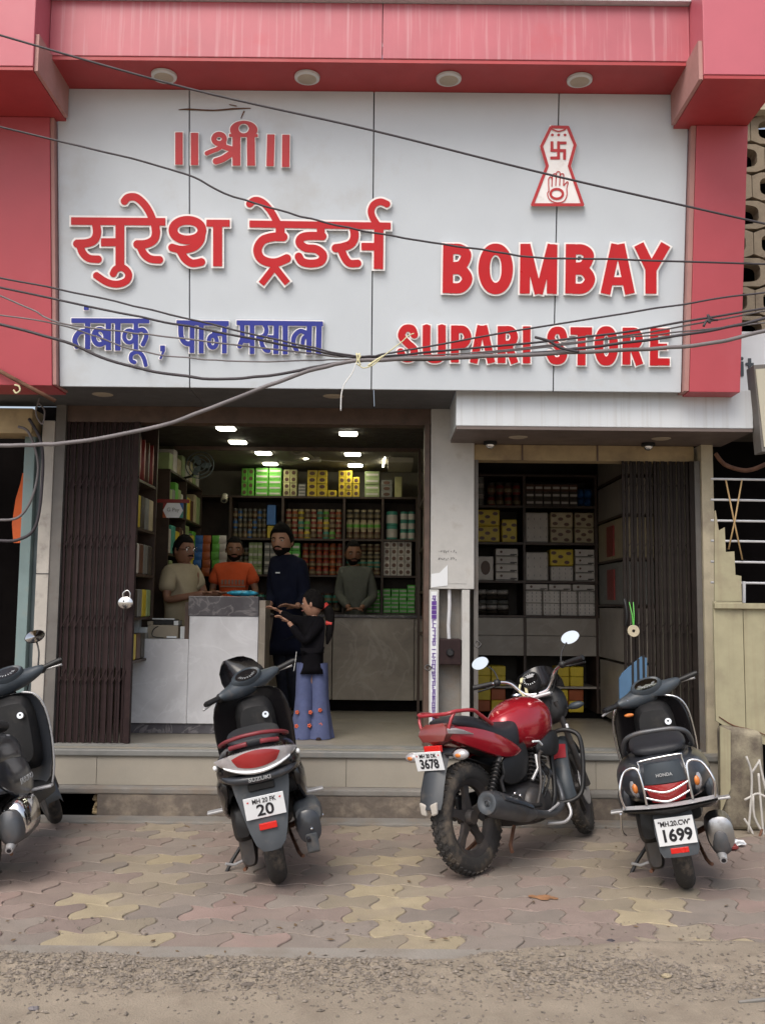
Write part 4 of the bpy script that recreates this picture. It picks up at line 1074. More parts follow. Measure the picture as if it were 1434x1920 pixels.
# round white and pay sign
p = P(325, 957, 8.25)
py_ = thing('payment_card', 'white rounded payment sign with red, orange and blue corners hanging on the left shelving', 'sign', p)
w2, h2 = 19*8.25/1800, 14*8.25/1800
MB().box(p.x-w2, p.x+w2, 8.25, 8.255, p.z-h2, p.z+h2).build('card', MT['sticker_white'], py_, bevel=0.004)
for sx_, a_, mm in ((-1, 1, 'pack_red'), (-1, -1, 'pack_orange'), (1, 1, 'pack_blue'), (1, -1, 'pack_teal')):
    MB().prism([(p.x+sx_*w2, p.z), (p.x+sx_*w2, p.z+a_*h2), (p.x+sx_*w2*.62, p.z+a_*h2)], 'y', 8.2465, 8.2485).build('corner_patch', MT[mm], py_)
def text(s, size, m_, parent, M, name='lettering', ext=0.0008, align='CENTER', sx=1.0, bold=0.0):
    cu = bpy.data.curves.new('t', 'FONT'); cu.body = s; cu.size = size; cu.extrude = ext; cu.align_x = align; cu.align_y = 'CENTER'; cu.offset = bold
    cu.resolution_u = 4
    t = bpy.data.objects.new('t', cu); COL.objects.link(t)
    me = bpy.data.meshes.new_from_object(t)
    bpy.data.objects.remove(t); bpy.data.curves.remove(cu)
    me.transform(M @ Matrix.Diagonal((sx, 1, 1, 1)))
    return me
def put_text(s, size, m_, parent, M, local=False, **k):
    me = text(s, size, m_, parent, M, **k)
    return finish(me, 'lettering', MT[m_], parent, local=local, fixn=False)
UP = Matrix.Rotation(R(90), 4, 'X')    # text facing -Y
put_text('G Pay', 0.045, 'pack_grey', py_, Matrix.Translation((p.x, 8.247, p.z+.005)) @ UP)
MB().box(p.x-.22, p.x+.13, 8.28, 8.30, p.z+.07, p.z+.10).build('red_rail', MT['pack_red'], py_)
# ---- counters
c1 = thing('front_counter', 'grey marble cash counter with raised dark granite top at the left', 'counter', (-1.5, 8.1, 0.45))
xq, xr = -2.06, -1.0
xm = P(353, 1250, 7.86).x
zt1 = P(420, 1118, 7.86).z; zt2 = P(420, 1155, 7.86).z; zt3 = P(300, 1198, 7.86).z
MB().box(xq, xm-.002, 7.86, 8.12, .53, zt3).build('counter_panel', MT['counter_light'], c1, bevel=.003)
MB().box(xm, xr, 7.86, 8.18, .53, zt2-.002).build('counter_panel', MT['counter_light'], c1, bevel=.003)
MB().box(xq, xr-.01, 7.88, 8.16, .449, .528).build('kick_panel', MT['granite_dark'], c1)
MB().box(xm-.01, xr+.0, 7.85, 8.22, zt2, zt1).build('granite_top', MT['granite_dark'], c1, bevel=.004)
MB().box(xr+.003, xr+.055, 7.87, 8.21, .45, zt1-.03).build('end_panel', MT['counter_beige'], c1)
MB().box(xm-.045, xm-.012, 7.90, 8.1, zt3, zt1-.05).build('wood_edge', MT['brown_wood'], c1)
c2 = thing('back_counter', 'long brown-beige stone counter in front of the man in grey', 'counter', (-0.3, 9.9, 0.45))
zc = P(700, 1153, 9.6).z
MB().box(-1.3, P(622, 1200, 9.6).x, 9.62, 10.0, .56, zc-.03).build('stone_panel', MT['counter_beige'], c2)
MB().box(P(624, 1200, 9.6).x, P(776, 1200, 9.6).x, 9.60, 10.0, .56, zc-.03).build('stone_panel', MT['counter_beige'], c2, bevel=.003)
MB().box(P(777, 1200, 9.6).x, .49, 9.62, 10.0, .56, zc-.03).build('stone_panel', MT['counter_beige'], c2)
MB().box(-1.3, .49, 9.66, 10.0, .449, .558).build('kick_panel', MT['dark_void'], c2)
MB().box(-1.3, .49, 9.57, 10.05, zc-.028, zc).build('stone_top', MT['granite_dark'], c2, bevel=.003)
# objects on the low part of the left counter
p = P(303, 1196, 7.95)
mc = thing('counting_machine', 'beige note counting machine with dark hopper on the low counter', 'machine', (p.x, 8.0, zt3))
x0, x1 = P(276, 1190, 7.95).x, P(334, 1190, 7.95).x; zh = P(303, 1172, 7.95).z
MB().box(x0, x1, 7.95, 8.15, zt3+.002, zh).build('machine_body', MT['machine_beige'], mc, bevel=.008)
MB().box(x0+.03, x1-.03, 7.99, 8.12, zh, zh+.045).build('hopper', MT['black_plastic'], mc, bevel=.004)
MB().box(x0+.03, x1-.04, 7.985, 8.0, zh+.045, zh+.055).build('hopper_lip', MT['white_plastic'], mc)
MB().box(x0, x0+.04, 7.945, 8.1, zh, zh+.03).build('side_cheek', MT['machine_beige'], mc)
MB().box(x1-.035, x1, 7.945, 8.1, zh, zh+.035).build('side_cheek', MT['white_plastic'], mc)
MB().tube([(x0+.13, 7.97, zh+.01), (x0+.06, 7.94, zh-.03), (x0+.05, 7.935, zt3+.02), (x0+.14, 7.94, zt3+.006)], .004, 6, sub=5).build('power_cord', MT['black_plastic'], mc)
MB().box(x1-.09, x1-.01, 7.94, 7.948, zt3+.005, zt3+.02).build('display', MT['sticker_white'], mc)
for (a, b_, t_, lab) in ((245, 259, 1142, 'tall pale blue-white box standing at the left end of the low counter'), (260, 274, 1176, 'small pale box beside the taller one on the low counter'), (337, 350, 1174, 'small white box between the counting machine and the raised counter')):
    xa_, xb_ = P(a, 1190, 7.9).x, P(b_, 1190, 7.9).x
    tag(MB().box(xa_, xb_, 7.92, 8.05, zt3+.001, P(250, t_, 7.92).z).build('white_box', MT['white_plastic'], bevel=.003), lab, 'box')
p = P(455, 1112, 8.02)
pk = MB()
rg = []
for i in range(9):
    t = -1+2*i/8; a = max(.05, math.sqrt(1-t*t*.97))
    rg.append([(p.x+t*.13, 8.03+.05*a*math.cos(q*math.pi/4), zt1+.028+.026*a*math.sin(q*math.pi/4)+.003*rnd.uniform(-1, 1)) for q in range(8)])
tag(pk.loft(rg).build('foil_packet', MT['cyan_pack'], smooth=60), 'shiny blue foil packet lying on the raised granite counter top', 'packet')
# ---- ceiling lights (lit)
LEDS = [(424,801),(446,827),(494,848),(507,868),(653,811),(661,850),(666,871),(650,772)]
nm = ['front lamp of the left row of ceiling lamps', 'second lamp of the left row of ceiling lamps', 'third lamp of the left row of ceiling lamps', 'rearmost lamp of the left row of ceiling lamps', 'second lamp of the right row of ceiling lamps', 'third lamp of the right row of ceiling lamps', 'rearmost lamp of the right row of ceiling lamps', 'front lamp of the right row, partly hidden by the lintel']
for (px, py), lab in zip(LEDS, nm):
    q = G(px, py, 2.994) if py < 836 else G(px, py, 3.003)
    if py == 772: q = Vector((q.x, 7.50, 2.994)); 
    zc_ = 2.993 if py < 836 else 3.003
    t = thing('ceiling_lamp', 'lit white square lamp, '+lab, 'lamp', (q.x, q.y, zc_), group='lit ceiling lamps')
    MB().box(q.x-.085, q.x+.085, q.y-.10, q.y+.10, zc_-.008, zc_).build('lamp_frame', MT['white_plastic'], t, bevel=.003)
    MB().prism([(q.x+.078*math.copysign(abs(math.cos(a_))**.45, math.cos(a_)), q.y+.09*math.copysign(abs(math.sin(a_))**.45, math.sin(a_))) for a_ in [2*math.pi*k_/28 for k_ in range(28)]], 'z', zc_-.016, zc_-.0085).build('lamp_panel', MT['led'], t)
q = P(574, 860, 9.9)
t = thing('bulb', 'small round glowing bulb hanging between the two lamp rows', 'lamp', q)
MB().ball(q, .026, 12, 8).build('glass', MT['led'], t, smooth=180)
MB().tube([q+Vector((0, 0, .02)), (q.x, q.y, 3.0)], .004, 6).build('flex', MT['white_plastic'], t)
q = P(766, 850, 9.7)
t = thing('wall_tube_light', 'bright tube light end near the right rear corner under the ceiling', 'lamp', q)
MB().tube([PX(724, 842, P(724, 842, 9.45).x), P(718, 875, 10.2)], .008, 8).build('tube', MT['led'], t)
MB().box(P(728, 840, 9.6).x, P(775, 840, 9.6).x, 9.6, 10.3, 2.93, 2.98).build('tube_housing', MT['fan_cream'], t)
# ceiling fan in the centre
fc = P(590, 862, 9.8)
fn = thing('ceiling_fan', 'small cream ceiling fan hanging between the two rows of lamps', 'fan', fc)
MB().lathe([(0.001, -.03), (.06, -.025), (.07, 0), (.05, .03), (.012, .04), (.012, .13)], 16, Matrix.Translation(fc)).build('fan_motor', MT['fan_cream'], fn, smooth=50)
for k in range(3):
    a = R(20+120*k); M = Matrix.Translation(fc) @ Matrix.Rotation(a, 4, 'Z')
    MB().prism([(.06, -.02), (.42, -.055), (.44, .03), (.06, .02)], 'z', -.004, .004).build('fan_blade', MT['fan_cream'], fn)
k = 0
for o in [c for c in bpy.data.objects if c.parent == fn and c.name.startswith('fan_blade')]:
    M = Matrix.Translation(fc) @ Matrix.Rotation(R(20+120*k), 4, 'Z') @ Matrix.Rotation(R(12), 4, 'X')
    o.data.transform(M); k += 1
# wall fan at the left, dim
fc = P(375, 872, 9.3)
wf = thing('wall_fan', 'dim round wall fan above the left shelving', 'fan', fc)
for r_ in (.06, .10, .135): MB().lathe([(r_, -.004), (r_+.006, 0), (r_, .004), (r_-.004, 0)], 24, Matrix.Translation(fc) @ Matrix.Rotation(R(80), 4, 'X'), close=True).build('fan_ring', MT['slate_paint'], wf)
for k in range(3):
    MB().ball((0, 0, 0), (.055, .03, .003), 10, 6, None).build('fan_blade', MT['slate_paint'], wf)
k = 0
for o in [c for c in bpy.data.objects if c.parent == wf and c.name.startswith('fan_blade')]:
    o.data.transform(Matrix.Translation(fc+Vector((0, .02, 0))) @ Matrix.Rotation(R(80), 4, 'X') @ Matrix.Rotation(R(120*k), 4, 'Z') @ Matrix.Translation((.06, 0, 0))); k += 1
MB().tube([fc+Vector((0, .03, 0)), fc+Vector((-.1, .1, -.1)), fc+Vector((-.2, .12, -.12))], .012, 6).build('fan_arm', MT['black_plastic'], wf)
# partition shelf visible as slivers right of the opening
ps = thing('partition_shelf', 'narrow shelf of white packets seen edge-on by the white pillar', 'shelving', (0.4, 8, .45))
for z in (2.42, 2.0, 1.62, 1.25): MB().box(.345, .498, 7.45, 9.0, z-.02, z).build('shelf_board', MT['shelf_wood'], ps)
MB().box(.335, .36, 9.02, 9.06, .45, 2.95).build('upright', MT['shelf_wood'], ps)
for r_, (z, mm) in enumerate(((2.0, 'pack_white'), (1.62, 'pack_white'), (1.25, 'pack_orange'), (.95, 'pack_brown'))):
    for k in range(5):
        item('box', .13, .18, .28, mm, (.425, 7.6+k*.2, z+.001), 'packet on the edge-on shelf by the pillar, %s tier, %s from front' % (['upper', 'second', 'third', 'lowest'][r_], NTH[k]), 'packet', 'packets on the edge-on shelf, %s tier' % ['upper', 'second', 'third', 'lowest'][r_])
cable('coiled_wire', 'loose brown wires hanging inside the opening beside the white pillar', [P(808, 815, 7.5), P(797, 850, 7.5), P(795, 872, 7.5), P(806, 885, 7.5), P(809, 860, 7.5), P(800, 850, 7.5)], .004, 'rust', 'wire')
cable('coiled_wire', 'white tangled wires hanging under the shop ceiling left of the fan', [P(541, 842, 9.3), P(555, 852, 9.3), P(572, 846, 9.3), P(577, 838, 9.3)], .006, 'fan_cream', 'wire')
p = P(422, 938, 9.9)
sc_ = thing('cctv_camera', 'small pale wall camera at the left corner of the back shelf', 'camera', p)
MB().tube([p+Vector((0, 0, .05)), p+Vector((0, -.06, -.01))], [.03, .034], 12).build('camera_body', MT['fan_cream'], sc_, smooth=40)
MB().tube([p+Vector((0, -.06, -.01)), p+Vector((0, -.066, -.012))], .02, 12).build('lens', MT['print_black'], sc_)

# ================================================================ RIGHT BAY
rb = thing('bay_shelf', 'dark shelving with cartons and drawers filling the right bay', 'shelving', (1.5, 9.4, 0.45))
YR = 9.16
rz = [zat(944, YR), zat(1013, YR), zat(1085, YR), zat(1150, YR), zat(1226, YR), zat(1283, YR), zat(1338, YR)]
x0, x1 = P(884, 1100, YR).x, P(1118, 1100, YR).x; xm_ = P(983, 1100, YR).x
for z in rz[:4]: MB().box(x0, 2.33, YR, 9.6, z-.022, z).build('shelf_board', MT['shelf_wood'], rb)
for z in rz[5:6]: MB().box(x0, 2.33, YR, 9.6, z-.018, z).build('shelf_board', MT['drawer_laminate'], rb)
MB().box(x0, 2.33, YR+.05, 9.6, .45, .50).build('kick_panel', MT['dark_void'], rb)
for x in (x0, xm_, x1): MB().box(x-.012, x+.012, YR-.003, 9.6, .50, 2.75).build('upright', MT['shelf_wood'], rb)
for z in (2.74,): MB().box(x0, 2.33, YR, 9.6, z, z+.02).build('shelf_board', MT['shelf_wood'], rb)
for a, b_ in ((x0+.014, xm_-.014), (xm_+.014, x1-.014), (x1+.014, 2.32)):
    for c_, d_ in ((rz[4]+.003, (rz[3]+rz[4])/2-.002), ((rz[3]+rz[4])/2+.002, rz[3]-.025)):
        MB().box(a, b_, YR-.012, YR+.3, c_, d_).build('drawer_front', MT['drawer_laminate'], rb, bevel=.002)
for a, z, w_ in ((xm_-.3, rz[3]-.1, .1),):
    pass
def rowr(px0, px1, n, z, rows, hpx, kind_, m_, label, cat, group, top=None, **k): rowp(px0, px1, n, z, rows, hpx, kind_, m_, label, cat, group, top, Y=YR+.02, dd=.22, **k)
rowr(893, 910, 1, rz[0], 3, 20, 'tin', 'pack_white', 'white tin in the stack of three at the upper left of the right bay', 'tin', 'white tins, right bay', 'pack_grey')
rowr(915, 980, 4, rz[0], 2, 23, 'jar', 'pack_red', 'dark red jar on the top shelf of the right bay', 'jar', 'dark red jars, right bay', 'pack_dark', mats=['pack_red', 'pack_brown'])
rowr(986, 1084, 6, rz[0], 3, 14, 'box', 'pack_brown', 'dark brown packet on the top shelf of the right bay', 'packet', 'brown packets, right bay top', 'bar', mats=['pack_dark', 'pack_brown', 'pack_dark'])
rowr(1086, 1114, 2, rz[0], 2, 18, 'packet', 'pack_blue', 'dark blue packet at the right of the top bay shelf', 'packet', 'blue packets, right bay top')
rowr(894, 938, 1, rz[1], 2, 31, 'box', 'pack_yellow', 'yellow wrapped bale with brown marks, left stack in the right bay', 'bale', 'yellow bales, left stack', 'flowers')
rowr(940, 970, 1, rz[1], 1, 44, 'box', 'pack_yellow', 'single shorter yellow bale right of the stacked pair in the right bay', 'bale', None, 'flowers')
rowr(984, 1029, 1, rz[1], 1, 58, 'box', 'pack_white', 'white printed bale left of two cream bales in the right bay', 'bale', None, 'ticks')
rowr(1031, 1075, 1, rz[1], 2, 29, 'box', 'pack_cream', 'cream bale with brown marks in the middle of the right bay shelf', 'bale', 'middle cream bales', 'flowers')
rowr(1077, 1115, 1, rz[1], 2, 29, 'box', 'pack_cream', 'cream bale with brown marks at the right end of that shelf in the right bay', 'bale', 'right cream bales', 'flowers')
rowr(894, 926, 1, rz[2], 1, 46, 'box', 'pack_white', 'white upright carton with red marks in the right bay', 'carton', None, 'oval')
rowr(928, 972, 1, rz[2], 4, 15, 'box', 'pack_white', 'flat white carton in the left stack of four in the right bay', 'carton', 'flat white cartons, left stack', 'band')
rowr(984, 1029, 1, rz[2], 1, 55, 'box', 'pack_white', 'plain white bale on the second bay shelf', 'bale', None, 'ticks')
rowr(1031, 1075, 1, rz[2], 1, 28, 'box', 'pack_white', 'white bale under a yellow one in the right bay', 'bale', None, 'ticks')
zq = rz[2]+29*YR/1800
item('box', .22, .22, .155, 'pack_yellow', (P(1053, 1000, YR).x, YR+.13, zq), 'yellow bale lying on top of a white bale in the right bay', 'bale', None, 'flowers')
rowr(1077, 1115, 1, rz[2], 4, 15, 'box', 'pack_white', 'flat white carton in the right stack of four in the right bay', 'carton', 'flat white cartons, right stack', 'band')
rowr(893, 955, 3, rz[3], 5, 9.5, 'packet', 'pack_grey', 'silvery packet in the dark pile on the low bay shelf', 'packet', 'silvery packets, right bay', mats=['pack_dark', 'pack_grey', 'pack_white'])
rowr(984, 1115, 4, rz[3], 2, 23, 'box', 'pack_white', 'white carton with small dots on the low bay shelf', 'carton', 'dotted white cartons', 'ticks')
zq = rz[3]+46.5*YR/1800
rowr(984, 1115, 3, zq, 1, 12, 'box', 'pack_white', 'flat white carton laid on the dotted cartons', 'carton', 'flat cartons on the dotted ones', 'band')
rowr(892, 948, 2, rz[5], 2, 18, 'box', 'pack_yellow', 'yellow carton under the left drawers of the right bay', 'carton', 'yellow cartons under the left drawers')
rowr(1040, 1092, 2, rz[5], 2, 18, 'box', 'pack_yellow', 'yellow carton under the right drawers of the right bay', 'carton', 'yellow cartons under the right drawers')
rowr(892, 948, 2, .503, 2, 21, 'box', 'pack_orange', 'orange carton on the floor level of the right bay, left side', 'carton', 'orange cartons, left', mats=['pack_orange', 'pack_yellow'])
rowr(1035, 1092, 2, .503, 2, 21, 'box', 'pack_orange', 'orange carton on the floor level of the right bay, right side', 'carton', 'orange cartons, right', mats=['pack_orange', 'pack_yellow'])
# side shelf of the bay, running toward the viewer
sf = thing('bay_side_shelf', 'pale panelled side shelving between the right bay shelves and the dark gate', 'shelving', (2.1, 8.6, .45))
for a, b_, mm in ((.50, 1.02, 'drawer_laminate'), (1.03, 1.5, 'drawer_laminate'), (1.52, 1.90, 'pack_grey'), (1.92, 2.28, 'pack_cream'), (2.30, 2.62, 'drawer_laminate'), (2.64, 2.95, 'drawer_laminate')):
    MB().box(2.06, 2.32, 8.2, 9.14, a, b_-.012).build('side_panel', MT[mm], sf, bevel=.003)
for z in (1.51, 1.91, 2.29, 2.63): MB().box(2.05, 2.32, 8.19, 9.14, z-.010, z+.008).build('side_board', MT['shelf_wood'], sf)
for k, z in enumerate((1.56, 1.95)): MB().box(2.045, 2.058, 8.5, 8.75, z, z+.27).build('red_packet', MT['pack_red'], sf)
# ================================================================ GROUND
from mathutils import noise as mn
def nz(x, y, s): return mn.noise(Vector((x*s, y*s, 3.3)))
MT['sand'] = mat('sand', (0.285, 0.238, 0.182), rough=0.95, var=0.14, vs=3, dirt=(0.205,0.165,0.125), dcov=0.4, ds=5, bump=0.6, bs=120, grain=0.16, world=True)
MT['paver_bed'] = mat('paver_bed', (0.20, 0.165, 0.135), rough=0.95, var=0.2, vs=4, bump=0.5, bs=90, grain=0.15, world=True)
dd = (0.255, 0.208, 0.172)
for k, c in (('pink', (0.240, 0.185, 0.160)), ('grey', (0.228, 0.192, 0.165)), ('yellow', (0.335, 0.278, 0.185)), ('ochre', (0.268, 0.225, 0.168)), ('rose', (0.265, 0.190, 0.165))):
    MT['paver_'+k] = mat('paver_'+k, c, rough=0.9, var=0.12, vs=5, dirt=dd, dcov=0.42, ds=2.2, bump=0.4, bs=110, grain=0.12, rand=0.10, world=True)
MT['edge_concrete'] = mat('edge_concrete', (0.26, 0.235, 0.205), rough=0.95, var=0.12, vs=3, dirt=(0.20,0.165,0.13), dcov=0.45, ds=4, bump=0.4, bs=80, grain=0.12, world=True)
MT['stone_grey'] = mat('stone_grey', (0.195, 0.165, 0.135), rough=0.95, var=0.6, vs=45, world=True)
kind(MB().box(-60, 60, -60, 60, -0.5, -0.06).build('street', MT['sand']), 'structure')
kind(MB().box(-4.2, 3.4, 4.2, 6.90, -0.055, -0.007).build('pavement', MT['paver_bed']), 'structure')
pave = bpy.data.objects['pavement']
PW, PD = 0.262, 0.197
def paver_outline(w_, d_, g):
    a = 0.022; b_ = 0.010; n = 8; pts = []
    W, D = w_/2-g, d_/2-g
    for i in range(n+1):       # bottom edge left->right, waist drawn in
        t = -1+2*i/n; pts.append((t*W, -D - a*(-math.cos(math.pi*t))+0.0 ))
    for i in range(1, n):      # right edge, slight S
        t = -1+2*i/n; pts.append((W+b_*math.sin(math.pi*t), t*(D+a)))
    for i in range(n+1):
        t = 1-2*i/n; pts.append((t*W, D + a*(-math.cos(math.pi*t))))
    for i in range(1, n):
        t = 1-2*i/n; pts.append((-W+b_*math.sin(math.pi*t), t*(D+a)))
    return pts
# edge curve: flanks out, waist in
def outline(w_, d_, g):
    a, b_ = 0.024, 0.026; n = 7; W = w_/2; D = d_/2; pts = []
    def ed(t): return a*(-math.cos(math.pi*t))   # t=0 centre: -a (drawn in), t=+-1: +a
    for i in range(n+1):
        t = -1+2*i/n; pts.append((t*(W-g), -(D-g+ed(t))))
    for i in range(1, n):
        t = -1+2*i/n; pts.append((W-g+b_*math.sin(math.pi*t), t*(D+a-g)))
    for i in range(n+1):
        t = 1-2*i/n; pts.append((t*(W-g), D-g+ed(t)))
    for i in range(1, n):
        t = 1-2*i/n; pts.append((-(W-g)+b_*math.sin(math.pi*t), t*(D+a-g)))
    return pts
ol = outline(PW, PD, 0.0028)
n = len(ol)
pv = MB()
b0 = [(x, y, -0.03) for x, y in ol]; b1 = [(x, y, -0.004) for x, y in ol]; b2 = [(x*0.975, y*0.965, 0.0) for x, y in ol]
pv.loft([b0, b1, b2], caps=False); pv.f.append(list(range(2*n, 3*n)))
pcache = {}
cnt = 0
r2 = random.Random(5)
rest = MB()
for j in range(13):
    yc = 4.44 + j*PD
    for i in range(-16, 12):
        xc = -0.02 + i*PW + (PW/2 if j % 2 else 0) + nz(i, j, .9)*0.003
        if xc < -3.35 or xc > 2.95: continue
        if yc > 6.78: continue
        # colour bands: pairs of yellow in zigzag
        u = (i*2 + (1 if j % 2 else 0) + ((j//2) % 2)*1)
        q = u % 10
        if q in (0, 1, 2) : k = 'yellow' if r2.random() < (.7 if yc < 5.0 else .12) else 'ochre'
        elif q in (5, 6) and r2.random() < .4: k = 'rose'
        else: k = 'pink' if r2.random() < .6 else 'grey'
        if yc > 5.2 and k in ('rose',): k = 'pink'
        if yc > 5.7 and k == 'ochre' and r2.random() < .4: k = 'grey'
        if k not in pcache:
            o = pv.build('paver', MT['paver_'+k], pave); pcache[k] = o
        else:
            o = pcache[k].copy(); COL.objects.link(o)
        if cnt < 300:
            o.location = (xc, yc, r2.uniform(-0.004, 0.002)); o.rotation_euler = (r2.uniform(-.012, .012), r2.uniform(-.01, .01), r2.uniform(-.012, .012))
        cnt += 1
kind(MB().box(-3.4, 1.05, 4.235, 4.36, -0.05, 0.003).build('edge_strip', MT['edge_concrete']), 'structure')
# loose street edge with gravel
X0, X1, Y0, Y1, h = -3.3, 3.3, 2.9, 4.62, 0.02
nx, ny = int((X1-X0)/h), int((Y1-Y0)/h)
def band(y, x):
    # 1 in the gravel band, 0 on smooth sand
    c = 4.07 + 0.05*nz(x, 0, 1.1)
    return max(0, 1-abs(y-c)/0.22)
def gz(x, y):
    edge = 4.27 + 0.05*nz(x, 1, .9) + 0.03*nz(x, 4, 4) + (0.0 if x < .3 else 0.20*min(1, (x-.3)/.8))
    t = max(0, min(1, (y-edge+.08)/.22)); t = t*t*(3-2*t)
    base = 0.012*(1-t) - 0.028*t
    b_ = band(y, x)
    return base + 0.010*nz(x, y, 3) *(1-t) + (1-t)*b_*(0.016*nz(x, y, 12)+0.012*nz(x, y, 30)) + 0.0025*nz(x, y, 45)*(1-t)
vs = [(X0+i*h, Y0+j*h, gz(X0+i*h, Y0+j*h)) for j in range(ny+1) for i in range(nx+1)]
fs = [(j*(nx+1)+i, j*(nx+1)+i+1, (j+1)*(nx+1)+i+1, (j+1)*(nx+1)+i) for j in range(ny) for i in range(nx)]
me = bpy.data.meshes.new('road_verge'); me.from_pydata(vs, [], fs)
me.shade_smooth(); me.materials.append(MT['sand'])
o = bpy.data.objects.new('road_verge', me); COL.objects.link(o); kind(o, 'structure')
# gravel
mb = MB(); r3 = random.Random(9)
OCT = [(1,0,0),(-1,0,0),(0,1,0),(0,-1,0),(0,0,1),(0,0,-1)]
OF = [(0,2,4),(2,1,4),(1,3,4),(3,0,4),(2,0,5),(1,2,5),(3,1,5),(0,3,5)]
for _ in range(17000):
    x = r3.uniform(-3, 2.9)
    if r3.random() < .78:
        y = 4.07 + r3.gauss(0, 0.125)
    else: y = r3.uniform(3.3, 4.75)
    if nz(x, y, 2.2) < -0.15 and r3.random() < .7: continue
    s_ = min(0.020, 0.0028 + abs(r3.gauss(0, 0.0042)))
    if y > 4.45: s_ *= .6
    z = gz(x, y) if y < 4.5 else 0.002
    a = r3.uniform(0, 6.28); c, d_ = math.cos(a), math.sin(a)
    sx_, sy_, sz_ = s_*r3.uniform(.8, 1.9), s_*r3.uniform(.7, 1.2), s_*r3.uniform(.4, .8)
    mb.add([(x+(p[0]*sx_*c-p[1]*sy_*d_), y+(p[0]*sx_*d_+p[1]*sy_*c), z+p[2]*sz_+sz_*.4) for p in [tuple(q*r3.uniform(.75, 1.25) for q in v) for v in OCT]], OF)
me = bpy.data.meshes.new('gravel'); me.from_pydata([tuple(v) for v in mb.v], [], mb.f); me.materials.append(MT['stone_grey'])
o = bpy.data.objects.new('gravel', me); COL.objects.link(o); kind(o, 'stuff')
# a few larger bits
def pebble(px, py, s_, m_, lab):
    q = G(px, py, 0.01); b_ = MB().ball((q.x, q.y, gz(q.x, q.y)+s_*.3), (s_*1.5, s_, s_*.6), 8, 5)
    for i in range(len(b_.v)): b_.v[i] += Vector((r3.uniform(-1, 1), r3.uniform(-1, 1), r3.uniform(-1, 1)))*s_*.15
    tag(b_.build('stone', MT[m_]), lab, 'stone')
tag(MB().tube([(1.36, 3.78, .02), (1.46, 3.80, .022), (1.56, 3.815, .02)], [.006, .008, .004], 6).build('broken_stick', MT['concrete']), 'short grey broken stick lying on the gravel at the lower right', 'stick')
pebble(463, 1850, .018, 'concrete_rough', 'dark lump of rubble on the gravel below the left black scooter')
pebble(395, 1797, .016, 'paver_ochre', 'pale orange stone at the edge of the paving, left of centre')
pebble(1145, 1760, .015, 'cable_black', 'small dark clod on the dust below the red motorcycle, near the paving edge')
pebble(64, 1893, .014, 'cable_grey', 'small dark stone on the smooth sand at the lower left corner')
pebble(1248, 1838, .016, 'paver_yellow', 'small yellowish stone on the gravel at the lower right')
q = G(1300, 1843, .01)

# spat stain on the paving and scattered scraps
q = G(1018, 1684); mb = MB()
for (dx, dy, r_) in ((0, 0, .055), (-.05, .02, .03), (.055, -.012, .025), (.02, .035, .02)):
    n_ = 14; mb.add([(q.x+dx+r_*(1+.3*math.sin(3*a_+dx*90))*math.cos(a_), q.y+dy+r_*.7*(1+.25*math.cos(4*a_))*math.sin(a_), .0035+abs(dx)*.004) for a_ in [2*math.pi*i_/n_ for i_ in range(n_)]], [list(range(n_))])
MT['stain_rust'] = mat('stain_rust', (0.30, 0.15, 0.07), rough=0.9, var=0.3, vs=20, world=True)
tag(mb.build('paving_stain', MT['stain_rust']), 'orange brown stain on a yellow paver between the motorcycle and the rightmost scooter', 'stain')
MT['leaf_dry'] = mat('leaf_dry', (0.13, 0.085, 0.045), rough=0.9, var=0.3, vs=20, world=True)
mb = MB(); r4 = random.Random(21)
for _ in range(150):
    x, y = r4.uniform(-2.8, 2.6), r4.choice((r4.uniform(4.3, 6.8), r4.uniform(6.55, 6.72), r4.uniform(4.2, 4.7)))
    a_ = r4.uniform(0, 6.28); s_ = r4.uniform(.005, .014); c, d_ = math.cos(a_), math.sin(a_); zz = max(.004, gz(x, y)+.004)
    mb.add([(x+c*s_*1.6, y+d_*s_*1.6, zz+.003), (x-d_*s_*.6, y+c*s_*.6, zz), (x-c*s_*1.6, y-d_*s_*1.6, zz+.001), (x+d_*s_*.6, y-c*s_*.6, zz+.004)], [(0,1,2,3)])
kind(mb.build('dry_scraps', MT['leaf_dry']), 'stuff')

# ================================================================ OVERHEAD WIRES
def wire(name, label, pts, r, m_, Y=5.3, group='overhead wires crossing the sign', sub=8):
    ps_ = [P(q[0], q[1], q[2] if len(q) > 2 else Y) for q in pts]
    if len(ps_) > 6:
        ps_, _ = catmull(ps_, [1]*len(ps_), 5)
        ps_ = [q_ + Vector((0, r3.uniform(-1, 1)*.004, r3.uniform(-1, 1)*.0028)) for q_ in ps_]; sub = 2
    o = MB().tube(ps_, r, 8, sub=sub).build(name, MT[m_], smooth=180)
    return tag(o, label, 'cable', group)
wire('overhead_wire', 'straight wire sloping from the upper left corner past the emblem', [(-30,57),(350,165),(700,245),(1040,330),(1470,428)], .0065, 'cable_black', 5.25)
wire('overhead_wire', 'wavy wire crossing over the big red Hindi lettering to the right edge', [(-30,231),(110,265),(330,320),(420,362),(520,393),(630,422),(760,447),(880,465),(1000,482),(1150,487),(1470,496)], .006, 'cable_black', 5.35)
wire('overhead_wire', 'topmost of the wires gathered at the knot from the left', [(-30,514),(180,557),(355,598),(560,646),(675,668),(760,656),(1000,615),(1280,570),(1470,543)], .0055, 'cable_black', 5.32)
wire('overhead_wire', 'second wire from the top entering the knot from the left', [(-30,532),(200,582),(355,612),(560,652),(675,670),(800,661),(1100,632),(1320,597),(1470,572)], .0065, 'cable_black', 5.34)
